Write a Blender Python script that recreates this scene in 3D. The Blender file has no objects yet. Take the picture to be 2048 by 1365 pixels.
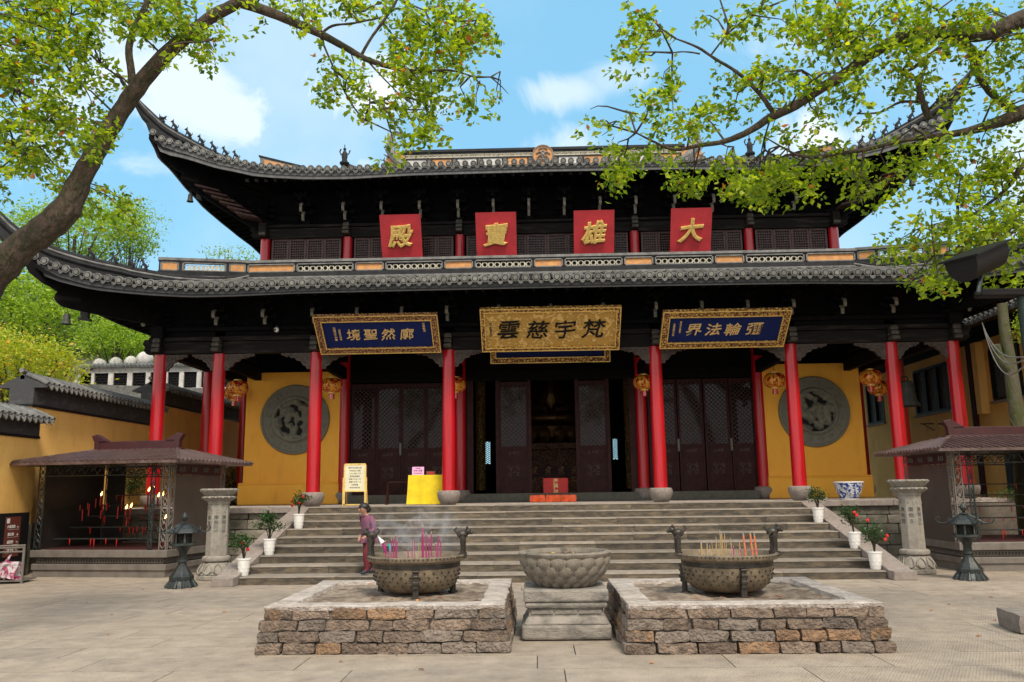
import bpy, math, random
from mathutils import Vector, Matrix, noise
import numpy as np
R = math.radians
rnd = random.Random(7)
C = bpy.context.scene.collection
sc = bpy.context.scene

# ------------------------------------------------------------ camera, sky, sun, exposure
CAM = Vector((-0.458, -21.865, 1.729)); FOC = 1661.444
PITCH, ROLL, YAW = R(10.099), R(0.745), R(1.548)
fw = Vector((-math.sin(YAW)*math.cos(PITCH), math.cos(YAW)*math.cos(PITCH), math.sin(PITCH)))
rt = Vector((math.cos(YAW), math.sin(YAW), 0)); up = rt.cross(fw)
cx_ = rt*math.cos(ROLL) - up*math.sin(ROLL); cy_ = rt*math.sin(ROLL) + up*math.cos(ROLL)
cd = bpy.data.cameras.new('camera'); cam = bpy.data.objects.new('camera', cd); C.objects.link(cam)
m = Matrix.Identity(4)
for i in range(3):
    m[i][0] = cx_[i]; m[i][1] = cy_[i]; m[i][2] = -fw[i]; m[i][3] = CAM[i]
cam.matrix_world = m
cd.lens = FOC/2048*36; cd.sensor_width = 36; cd.clip_end = 3000; cd.clip_start = .05
sc.camera = cam
SUN_EL, SUN_AZ = 52, 160            # azimuth: direction the light comes from, 180 = from behind the camera (-Y)
sd = bpy.data.lights.new('sun', 'SUN'); so = bpy.data.objects.new('sun', sd); C.objects.link(so)
sd.energy = 2.6; sd.angle = R(14); sd.color = (1, .90, .76)
_d = Vector((math.sin(R(SUN_AZ))*math.cos(R(SUN_EL)), math.cos(R(SUN_AZ))*math.cos(R(SUN_EL)), math.sin(R(SUN_EL))))
so.rotation_euler = (-_d).to_track_quat('-Z', 'Y').to_euler(); so.location = (0, -10, 40)
sc.view_settings.view_transform = 'Standard'; sc.view_settings.look = 'None'
sc.view_settings.gamma = 1; sc.view_settings.use_curve_mapping = False
sc.view_settings.exposure = 0.50

def at(x, y, X=None, Y=None, Z=None):
    "world point seen at photo pixel x, y on the plane X=, Y= or Z="
    U, T = x-1024, 682.5-y
    d = fw + cx_*(U/FOC) + cy_*(T/FOC)
    if Y is not None: k = (Y-CAM.y)/d.y
    elif X is not None: k = (X-CAM.x)/d.x
    else: k = (Z-CAM.z)/d.z
    return CAM + d*k

w = bpy.data.worlds.new('World'); sc.world = w; w.use_nodes = True
nt = w.node_tree; nt.nodes.clear()
def wn(t, **k):
    n = nt.nodes.new(t)
    for a, b in k.items(): setattr(n, a, b)
    return n
out = wn('ShaderNodeOutputWorld'); bg = wn('ShaderNodeBackground'); nt.links.new(bg.outputs[0], out.inputs[0])
sky = wn('ShaderNodeTexSky', sky_type='NISHITA', sun_disc=False, sun_elevation=R(SUN_EL), sun_rotation=R(SUN_AZ))
sky.air_density = 1.0; sky.dust_density = .6; sky.ozone_density = 1.5
bg.inputs[1].default_value = .15
tc = wn('ShaderNodeTexCoord')
tint = wn('ShaderNodeMix', data_type='RGBA', blend_type='MULTIPLY'); tint.inputs[0].default_value = 1
tint.inputs[7].default_value = (.85, 1.0, .95, 1)
nt.links.new(sky.outputs[0], tint.inputs[6])
haz = wn('ShaderNodeMix', data_type='RGBA'); haz.inputs[0].default_value = .72
haz.inputs[7].default_value = (1.5, 3.45, 4.95, 1); nt.links.new(tint.outputs[2], haz.inputs[6])
nz = wn('ShaderNodeTexNoise'); nz.inputs['Scale'].default_value = 8; nz.inputs['Detail'].default_value = 9; nz.inputs['Roughness'].default_value = .6; nz.inputs['Distortion'].default_value = .6
nt.links.new(tc.outputs['Generated'], nz.inputs['Vector'])
nsub = wn('ShaderNodeMath', operation='MULTIPLY_ADD'); nt.links.new(nz.outputs[0], nsub.inputs[0]); nsub.inputs[1].default_value = 6.0; nsub.inputs[2].default_value = -3.0
prev = None
clouds = [(400, 185, 150, 75, .8), (740, 205, 140, 62, 1.), (255, 110, 70, 60, .6), (1125, 185, 60, 26, .6), (1150, 288, 80, 26, .55),
          (1690, 280, 190, 60, 1.), (735, 325, 60, 22, .7), (300, 335, 110, 32, .5), (1240, 150, 70, 26, .4), (1560, 90, 120, 50, .4),
          (640, 720, 600, 60, .5), (1780, 350, 160, 40, .5), (-300, 150, 260, 90, .7), (2300, 260, 260, 90, .7)]
for (px, py, rx, ry, st) in clouds:
    c = (at(px, py, Y=100)-CAM).normalized()
    sb = wn('ShaderNodeVectorMath', operation='SUBTRACT'); nt.links.new(tc.outputs['Generated'], sb.inputs[0]); sb.inputs[1].default_value = c
    ml = wn('ShaderNodeVectorMath', operation='MULTIPLY'); nt.links.new(sb.outputs[0], ml.inputs[0])
    ml.inputs[1].default_value = (FOC/rx, FOC/rx*.6, FOC/ry)
    ln = wn('ShaderNodeVectorMath', operation='LENGTH'); nt.links.new(ml.outputs[0], ln.inputs[0])
    ad = wn('ShaderNodeMath', operation='ADD'); nt.links.new(ln.outputs['Value'], ad.inputs[0]); nt.links.new(nsub.outputs[0], ad.inputs[1])
    mr = wn('ShaderNodeMapRange', interpolation_type='SMOOTHSTEP'); nt.links.new(ad.outputs[0], mr.inputs[0])
    mr.inputs[1].default_value = 1.3; mr.inputs[2].default_value = -.1; mr.inputs[3].default_value = 0; mr.inputs[4].default_value = st*.72
    if prev is None: prev = mr.outputs[0]
    else:
        mx = wn('ShaderNodeMath', operation='MAXIMUM'); nt.links.new(prev, mx.inputs[0]); nt.links.new(mr.outputs[0], mx.inputs[1]); prev = mx.outputs[0]
# loose clouds over the rest of the sky
nz2 = wn('ShaderNodeTexNoise'); nz2.inputs['Scale'].default_value = 2.2; nz2.inputs['Detail'].default_value = 8; nt.links.new(tc.outputs['Generated'], nz2.inputs['Vector'])
mr2 = wn('ShaderNodeMapRange', interpolation_type='SMOOTHSTEP'); nt.links.new(nz2.outputs[0], mr2.inputs[0]); mr2.inputs[1].default_value = .55; mr2.inputs[2].default_value = .8; mr2.inputs[4].default_value = .35
mr2.inputs[1].default_value = .50; mr2.inputs[2].default_value = .72; mr2.inputs[4].default_value = .3
# unseen cloud cover added towards the zenith and behind the camera as soft fill
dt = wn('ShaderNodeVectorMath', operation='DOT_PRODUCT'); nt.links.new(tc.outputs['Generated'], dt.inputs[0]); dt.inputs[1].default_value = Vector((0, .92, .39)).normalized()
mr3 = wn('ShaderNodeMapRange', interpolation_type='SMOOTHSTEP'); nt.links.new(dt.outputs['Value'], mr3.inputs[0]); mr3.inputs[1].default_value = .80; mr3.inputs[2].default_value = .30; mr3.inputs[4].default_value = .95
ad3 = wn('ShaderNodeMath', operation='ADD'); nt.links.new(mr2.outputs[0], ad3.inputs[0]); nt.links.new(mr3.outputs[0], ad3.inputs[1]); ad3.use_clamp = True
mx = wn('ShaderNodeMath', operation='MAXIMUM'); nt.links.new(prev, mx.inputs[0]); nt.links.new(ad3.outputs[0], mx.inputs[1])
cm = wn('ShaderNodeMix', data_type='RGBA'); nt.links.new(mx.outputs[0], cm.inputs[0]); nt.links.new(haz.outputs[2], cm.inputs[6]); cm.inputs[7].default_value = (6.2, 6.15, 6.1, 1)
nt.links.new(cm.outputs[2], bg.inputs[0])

# ------------------------------------------------------------ materials
def mat(name, col, rough=.7, var=.25, scale=6, bump=.0, bscale=40, metal=0, spec=.5, col2=None, coat=0, rand=0, stretch=None, thr=(.35, .65), bdist=.02):
    mt = bpy.data.materials.new(name); mt.use_nodes = True
    n = mt.node_tree; L = n.links; b = n.nodes['Principled BSDF']
    b.inputs['Roughness'].default_value = rough; b.inputs['Metallic'].default_value = metal
    b.inputs['Specular IOR Level'].default_value = spec; b.inputs['Coat Weight'].default_value = coat; b.inputs['Coat Roughness'].default_value = .12
    t = n.nodes.new('ShaderNodeTexCoord'); src = t.outputs['Object']
    if stretch:
        mp = n.nodes.new('ShaderNodeMapping'); mp.inputs['Scale'].default_value = stretch; L.new(src, mp.inputs[0]); src = mp.outputs[0]
    oi = n.nodes.new('ShaderNodeObjectInfo')
    av = n.nodes.new('ShaderNodeVectorMath'); av.operation = 'MULTIPLY_ADD'
    cmb = n.nodes.new('ShaderNodeCombineXYZ')
    for i in range(3): L.new(oi.outputs['Random'], cmb.inputs[i])
    L.new(cmb.outputs[0], av.inputs[0]); av.inputs[1].default_value = (31, 17, 23) if rand else (0, 0, 0); L.new(src, av.inputs[2]); src = av.outputs[0]
    z = n.nodes.new('ShaderNodeTexNoise'); z.inputs['Scale'].default_value = scale; z.inputs['Detail'].default_value = 8; z.inputs['Roughness'].default_value = .62
    L.new(src, z.inputs['Vector'])
    rmp = n.nodes.new('ShaderNodeMapRange'); L.new(z.outputs[0], rmp.inputs[0]); rmp.inputs[1].default_value = thr[0]; rmp.inputs[2].default_value = thr[1]
    mx = n.nodes.new('ShaderNodeMix'); mx.data_type = 'RGBA'; L.new(rmp.outputs[0], mx.inputs[0])
    c = Vector(col); c2 = Vector(col2) if col2 else c*(1-var)
    c1 = c if col2 else c*(1+var*.6)
    mx.inputs[6].default_value = (*c1, 1); mx.inputs[7].default_value = (*c2, 1)
    o = mx.outputs[2]
    if rand:
        hs = n.nodes.new('ShaderNodeHueSaturation'); L.new(o, hs.inputs['Color'])
        vr = n.nodes.new('ShaderNodeMapRange'); L.new(oi.outputs['Random'], vr.inputs[0]); vr.inputs[3].default_value = 1-rand; vr.inputs[4].default_value = 1+rand
        L.new(vr.outputs[0], hs.inputs['Value']); o = hs.outputs[0]
    L.new(o, b.inputs['Base Color'])
    if bump:
        z2 = n.nodes.new('ShaderNodeTexNoise'); z2.inputs['Scale'].default_value = bscale; z2.inputs['Detail'].default_value = 6; L.new(src, z2.inputs['Vector'])
        bp = n.nodes.new('ShaderNodeBump'); bp.inputs['Strength'].default_value = bump; bp.inputs['Distance'].default_value = bdist
        L.new(z2.outputs[0], bp.inputs['Height']); L.new(bp.outputs[0], b.inputs['Normal'])
    mt['bsdf'] = 1
    return mt
def emis(name, col, s):
    mt = bpy.data.materials.new(name); mt.use_nodes = True
    b = mt.node_tree.nodes['Principled BSDF']; b.inputs['Base Color'].default_value = (*col, 1)
    b.inputs['Emission Color'].default_value = (*col, 1); b.inputs['Emission Strength'].default_value = s
    return mt
M = {}
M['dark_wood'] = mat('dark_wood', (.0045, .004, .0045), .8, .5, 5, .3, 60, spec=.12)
M['worn_wood'] = mat('worn_wood', (.010, .0085, .008), .75, .5, 4, .3, 40, spec=.15, col2=(.055, .046, .036), stretch=(.3, 1, 2.2), thr=(.5, .85))
M['door_wood'] = mat('door_wood', (.036, .009, .008), .55, .5, 6, .2, 50, spec=.2)
M['window_wood'] = mat('window_wood', (.085, .042, .036), .6, .5, 8, .2, 50)
M['fascia'] = mat('fascia', (.028, .030, .031), .65, .35, 3, .2, 30, col2=(.055, .055, .05), stretch=(3, 3, .6), thr=(.45, .8))
M['fascia_pale'] = mat('fascia_pale', (.075, .078, .08), .65, .35, 3, .2, 30, col2=(.16, .155, .14), stretch=(3, 3, .6), thr=(.45, .8))
M['tile'] = mat('tile', (.075, .077, .076), .6, .4, 7, .2, 50, rand=.25, col2=(.15, .15, .14))
M['tile_end'] = mat('tile_end', (.14, .142, .132), .7, .4, 9, .15, 60, rand=.3, col2=(.20, .20, .175))
M['ridge'] = mat('ridge', (.020, .021, .023), .65, .4, 5, .3, 40, spec=.25)
M['ridge_pale'] = mat('ridge_pale', (.21, .205, .19), .7, .4, 5, .3, 40, col2=(.10, .10, .098))
M['ridge_tan'] = mat('ridge_tan', (.62, .30, .10), .8, .3, 6, .2, 40, col2=(.42, .2, .08))
M['ridge_lace'] = mat('ridge_lace', (.52, .48, .38), .8, .3, 8)
M['red'] = mat('red', (.46, .004, .012), .33, .15, 3, .05, 12, coat=.3, stretch=(3, 3, .25))
M['red_board'] = mat('red_board', (.56, .035, .045), .6, .15, 3)
M['ochre'] = mat('ochre', (.93, .49, .055), .8, .0, 1.1, .25, 25, col2=(.88, .42, .05), stretch=(1, 1, .7))
M['ochre_pale'] = mat('ochre_pale', (.88, .53, .15), .85, .2, .9, .3, 22, col2=(.76, .43, .11))
M['black_plaster'] = mat('black_plaster', (.045, .045, .047), .85, .4, 3, .3, 30, col2=(.16, .155, .15), stretch=(1, 1, 2), thr=(.52, .9))
M['white_plaster'] = mat('white_plaster', (.62, .60, .57), .9, .3, 2.5, .2, 20, col2=(.38, .37, .36))
M['stone'] = mat('stone', (.27, .235, .20), .85, .3, 9, .6, 55, rand=.2, col2=(.17, .15, .13))
M['step_stone'] = mat('step_stone', (.27, .23, .18), .85, .3, 7, .6, 60, rand=.22, col2=(.18, .158, .135))
M['step_face'] = mat('step_face', (.06, .052, .042), .9, .3, 6, 1.0, 40, rand=.3, col2=(.20, .155, .10), stretch=(.6, 1, 2.0), thr=(.4, .75))  # dark brown stains; the risers' shade under overhead light is also in this colour
M['granite'] = mat('granite', (.30, .255, .225), .85, .3, 14, .35, 60, col2=(.21, .18, .16))
M['slab'] = mat('slab', (.37, .31, .245), .9, .2, 3.2, 1.0, 34, rand=.08, col2=(.26, .22, .178), thr=(.36, .70), spec=.25)
M['joint'] = mat('joint', (.13, .115, .10), .95, .3, 8)
M['cement'] = mat('cement', (.25, .21, .17), .95, .3, 9, .8, 50, col2=(.17, .15, .13))
M['coping'] = mat('coping', (.56, .50, .45), .9, .2, 7, 1.0, 30, col2=(.33, .28, .24), bdist=.04)
M['rub1'] = mat('rubble_brown', (.27, .20, .15), .95, .3, 12, 1.0, 30, rand=.25, col2=(.14, .105, .08), bdist=.07)
M['rub2'] = mat('rubble_rust', (.34, .20, .11), .95, .3, 12, 1.0, 30, rand=.25, col2=(.19, .13, .085), bdist=.07)
M['rub3'] = mat('rubble_grey', (.25, .205, .165), .95, .3, 12, 1.0, 30, rand=.25, col2=(.15, .12, .10), bdist=.07)
M['soil'] = mat('soil', (.29, .235, .18), 1, .3, 5, 1, 60, col2=(.13, .095, .07), thr=(.42, .6))
M['carved'] = mat('carved', (.32, .295, .25), .85, .3, 10, .5, 60, col2=(.24, .22, .19))
M['relief'] = mat('relief', (.19, .185, .14), .8, .3, 8, .5, 50, col2=(.15, .15, .115))
M['carved_dark'] = mat('carved_dark', (.13, .13, .10), .8, .3, 8, .5, 50, col2=(.085, .085, .07))
M['ink'] = mat('ink', (.07, .07, .065), .8)
M['bowl_stone'] = mat('bowl_stone', (.215, .185, .145), .85, .3, 7, .6, 50, col2=(.08, .07, .058), stretch=(1, 1, .5), thr=(.45, .7))
M['ped_stone'] = mat('pedestal_stone', (.30, .27, .23), .85, .3, 5, .7, 45, col2=(.09, .085, .075), thr=(.4, .7), stretch=(1, 1, 2))
M['bronze'] = mat('bronze', (.24, .185, .12), .55, .4, 9, .5, 40, metal=.25, col2=(.12, .095, .065))
M['bronze_dark'] = mat('bronze_dark', (.05, .043, .035), .42, .4, 9, .3, 40, metal=.5)
M['iron'] = mat('iron', (.03, .037, .037), .42, .4, 9, .3, 50, metal=.3)
M['grey_metal'] = mat('grey_metal', (.19, .17, .15), .5, .2, 4, .15, 30, metal=.2)
M['sheet'] = mat('sheet', (.10, .083, .073), .4, .15, 2, .05, 20, metal=.35)
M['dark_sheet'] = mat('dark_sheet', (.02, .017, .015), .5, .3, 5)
M['kiosk_roof'] = mat('kiosk_roof', (.05, .024, .022), .4, .3, 4, .1, 20, spec=.6, col2=(.14, .095, .085))
M['kiosk_rib'] = mat('kiosk_rib', (.095, .06, .054), .38, .3, 3, .1, 20, spec=.5, col2=(.055, .032, .03))  # lighter than the roof between: shading of the ribs put into the colour
M['kiosk_ridge'] = mat('kiosk_ridge', (.05, .012, .014), .5, .2, 4)
M['gold'] = mat('gold', (.85, .58, .17), .4, .25, 12, .1, 30, metal=.3)
M['gold_text'] = mat('gold_text', (.86, .60, .26), .5, .1, 12, metal=.3)
M['blue'] = mat('plaque_blue', (.004, .012, .085), .7, .4, 18, .1, 30, col2=(.007, .02, .13), spec=.2)
M['window_grey'] = mat('window_grey', (.085, .088, .088), .5, .3, 5, spec=.3)
M['brown_post'] = mat('brown_post', (.045, .012, .012), .8, .3, 5, spec=.2)
M['white'] = mat('white_ceramic', (.80, .79, .76), .4, .05, 5)
M['white_paint'] = mat('white_paint', (.66, .65, .62), .6, .1, 5)
M['paper'] = mat('paper', (.72, .68, .48), .35, .1, 3)
M['pink'] = mat('pink_card', (.78, .42, .72), .6, .05, 3)
M['yellow'] = mat('yellow_cloth', (.80, .60, .015), .8, .15, 3, .2, 8)
M['orange'] = mat('orange_satin', (.85, .11, .02), .35, .3, 9, .3, 14)
M['bright_red'] = mat('bright_red', (.72, .02, .015), .45, .1, 5)
M['lantern'] = mat('lantern_red', (.55, .035, .01), .18, .2, 5, coat=.6, spec=.8)
M['brown_sign'] = mat('brown_sign', (.13, .032, .022), .5, .1, 5)
M['black'] = mat('black', (.009, .009, .010), .6, .2, 5, spec=.2)
M['hinge'] = mat('hinge', (.10, .115, .09), .5, .2, 5, metal=.3)
M['bark'] = mat('bark', (.085, .057, .040), .95, .4, 14, 1.0, 22, col2=(.035, .032, .014), stretch=(1, 1, .4), bdist=.09, thr=(.42, .58))
M['bark_grey'] = mat('bark_grey', (.10, .085, .06), .95, .4, 5, 1.0, 22, col2=(.055, .07, .012), stretch=(1, 1, .4), bdist=.03)
M['glass'] = mat('glass', (.003, .005, .004), .05, .2, 3, spec=.25)
M['water'] = mat('water', (.035, .02, .012), .04, .2, 3, spec=.7)
M['candle'] = mat('candle', (.42, .012, .008), .5, .1, 5)
M['flame'] = emis('flame', (1, .55, .12), 9)
M['magenta'] = mat('incense_magenta', (.36, .01, .14), .6, .1, 5)
M['incense'] = mat('incense_yellow', (.40, .27, .11), .7, .2, 5)
M['incense_o'] = mat('incense_orange', (.60, .06, .10), .6, .2, 12, col2=(.62, .28, .05), stretch=(1, 1, 1))
M['teal'] = mat('teal', (.02, .42, .42), .6, .1, 5)
M['skin'] = mat('skin', (.42, .24, .16), .6, .1, 5)
M['hair'] = mat('hair', (.012, .01, .01), .5, .2, 30)
M['jacket'] = mat('jacket', (.12, .06, .14), .85, .3, 22, .2, 40, col2=(.24, .07, .10))
M['trousers'] = mat('trousers', (.13, .012, .022), .85, .2, 10)
M['shoe'] = mat('shoe', (.015, .015, .03), .6)
M['ash'] = mat('ash', (.36, .33, .30), 1, .3, 12, .8, 60)
M['dry_leaf'] = mat('dry_leaf', (.45, .17, .05), .8, .3, 5, rand=.4)
M['hill'] = mat('hill', (.06, .10, .025), 1, .4, .4)
M['plastic'] = mat('plastic_bag', (.55, .5, .52), .18, .5, 9, .6, 18, col2=(.30, .05, .12), thr=(.48, .56))
M['moss_stone'] = mat('moss_stone', (.25, .225, .185), .9, .3, 5, .8, 30, col2=(.15, .14, .10), rand=.2)

def carved_gold(name, c1, c2, scale, kind='VORONOI'):
    mt = mat(name, c1, .5, .1, 10, metal=.12); n = mt.node_tree; L = n.links; b = n.nodes['Principled BSDF']
    t = n.nodes.new('ShaderNodeTexCoord')
    if kind == 'VORONOI':
        z = n.nodes.new('ShaderNodeTexVoronoi'); z.feature = 'DISTANCE_TO_EDGE'; z.inputs['Scale'].default_value = scale; o = z.outputs['Distance']; lo, hi = .05, .16
    elif kind == 'NOISE':
        z = n.nodes.new('ShaderNodeTexNoise'); z.inputs['Scale'].default_value = scale; z.inputs['Detail'].default_value = 1.5; z.inputs['Distortion'].default_value = 1.6; o = z.outputs[0]; lo, hi = .48, .56
    L.new(t.outputs['Object'], z.inputs['Vector'])
    r = n.nodes.new('ShaderNodeMapRange'); L.new(o, r.inputs[0]); r.inputs[1].default_value = lo; r.inputs[2].default_value = hi
    mx = n.nodes.new('ShaderNodeMix'); mx.data_type = 'RGBA'; L.new(r.outputs[0], mx.inputs[0]); mx.inputs[6].default_value = (*c2, 1); mx.inputs[7].default_value = (*c1, 1)
    L.new(mx.outputs[2], b.inputs['Base Color'])
    bp = n.nodes.new('ShaderNodeBump'); bp.inputs['Distance'].default_value = .03; bp.inputs['Strength'].default_value = .9; L.new(r.outputs[0], bp.inputs['Height']); L.new(bp.outputs[0], b.inputs['Normal'])
    return mt
M['frame_gold'] = carved_gold('frame_gold', (.62, .36, .09), (.09, .025, .012), 12)
M['frame_key'] = carved_gold('frame_key', (.50, .28, .10), (.10, .022, .02), 14)
M['dragon_gold'] = carved_gold('dragon_gold', (.76, .50, .16), (.52, .30, .06), 5.5, 'NOISE')
M['porcelain'] = carved_gold('porcelain', (.02, .05, .30), (.62, .66, .70), 9, 'NOISE')
M['porcelain'].node_tree.nodes['Principled BSDF'].inputs['Metallic'].default_value = 0
M['lantern_gold'] = carved_gold('lantern_gold', (.42, .012, .005), (.75, .34, .03), 5, 'NOISE')
M['lantern_gold'].node_tree.nodes['Principled BSDF'].inputs['Roughness'].default_value = .2
M['altar_gold'] = carved_gold('altar_gold', (.16, .07, .015), (.05, .006, .005), 11)

def leafmat(name, greens, trans=.45, rough=.45):
    mt = bpy.data.materials.new(name); mt.use_nodes = True; n = mt.node_tree; L = n.links; n.nodes.remove(n.nodes['Principled BSDF'])
    o = n.nodes['Material Output']
    a = n.nodes.new('ShaderNodeAttribute'); a.attribute_name = 'leaf'
    r = n.nodes.new('ShaderNodeValToRGB'); r.color_ramp.interpolation = 'LINEAR'
    els = r.color_ramp.elements
    for i, (p, c) in enumerate(greens):
        e = els[i] if i < 2 else els.new(p)
        e.position = p; e.color = (*c, 1)
    L.new(a.outputs['Fac'], r.inputs[0])
    pb = n.nodes.new('ShaderNodeBsdfPrincipled'); pb.inputs['Roughness'].default_value = rough; L.new(r.outputs[0], pb.inputs['Base Color'])
    tr = n.nodes.new('ShaderNodeBsdfTranslucent')
    g = n.nodes.new('ShaderNodeMix'); g.data_type = 'RGBA'; g.blend_type = 'MULTIPLY'; g.inputs[0].default_value = 1; g.inputs[7].default_value = (1.9, 1.9, .7, 1)
    L.new(r.outputs[0], g.inputs[6]); L.new(g.outputs[2], tr.inputs[0])
    mx = n.nodes.new('ShaderNodeMixShader'); mx.inputs[0].default_value = trans; L.new(pb.outputs[0], mx.inputs[1]); L.new(tr.outputs[0], mx.inputs[2]); L.new(mx.outputs[0], o.inputs[0])
    return mt
M['leaf'] = leafmat('camphor_leaf', [(0, (.035, .085, .006)), (1, (.40, .12, .02)), (.3, (.09, .16, .008)), (.62, (.25, .33, .014)), (.93, (.46, .52, .03)), (.985, (.40, .13, .02))], .5)
M['leaf_far'] = leafmat('far_leaf', [(0, (.02, .05, .012)), (1, (.20, .27, .06)), (.5, (.075, .14, .03))], .2)
M['leaf_lime'] = leafmat('lime_leaf', [(0, (.08, .16, .015)), (1, (.42, .52, .05)), (.5, (.21, .33, .025))], .4)
M['leaf_yellow'] = leafmat('yellow_leaf', [(0, (.14, .22, .02)), (1, (.60, .34, .05)), (.6, (.40, .46, .03))], .35)
M['leaf_dark'] = leafmat('dark_leaf', [(0, (.012, .035, .008)), (1, (.06, .14, .03)), (.5, (.025, .07, .015))], .2, .3)
M['leaf_red'] = leafmat('mixed_leaf', [(0, (.06, .10, .02)), (1, (.45, .12, .03)), (.6, (.22, .22, .05))], .35)

def weather(mt, amount=.3, sc_=(5, 5, .35), grime=None):
    "rain streaks and patchy repainting over the base colour"
    n = mt.node_tree; L = n.links; b = n.nodes['Principled BSDF']; src = b.inputs['Base Color'].links[0].from_socket
    t = [q for q in n.nodes if q.type == 'TEX_COORD'][0]
    mp = n.nodes.new('ShaderNodeMapping'); mp.inputs['Scale'].default_value = sc_; L.new(t.outputs['Object'], mp.inputs[0])
    z = n.nodes.new('ShaderNodeTexNoise'); z.inputs['Scale'].default_value = 1.3; z.inputs['Detail'].default_value = 9; z.inputs['Roughness'].default_value = .7; L.new(mp.outputs[0], z.inputs['Vector'])
    r = n.nodes.new('ShaderNodeMapRange'); L.new(z.outputs[0], r.inputs[0]); r.inputs[1].default_value = .52; r.inputs[2].default_value = .78; r.inputs[3].default_value = 0; r.inputs[4].default_value = amount
    mx = n.nodes.new('ShaderNodeMix'); mx.data_type = 'RGBA'; mx.blend_type = 'MULTIPLY'; L.new(r.outputs[0], mx.inputs[0]); L.new(src, mx.inputs[6]); mx.inputs[7].default_value = (.45, .38, .30, 1)
    L.new(mx.outputs[2], b.inputs['Base Color'])
weather(M['ochre'], .38, (2.4, 2.4, .6)); weather(M['ochre_pale'], .42, (2, 2, .7)); weather(M['red'], .9, (7, 7, .8)); weather(M['white_plaster'], .8); weather(M['fascia'], .7, (6, 6, 1.5)); weather(M['carved'], .9, (6, 6, 2)); weather(M['coping'], .7, (2, 2, 2)); weather(M['grey_metal'], .5, (3, 3, 1)); weather(M['slab'], .4, (2.2, 2.2, 2.2)); weather(M['granite'], .6, (3, 3, 2))

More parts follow.
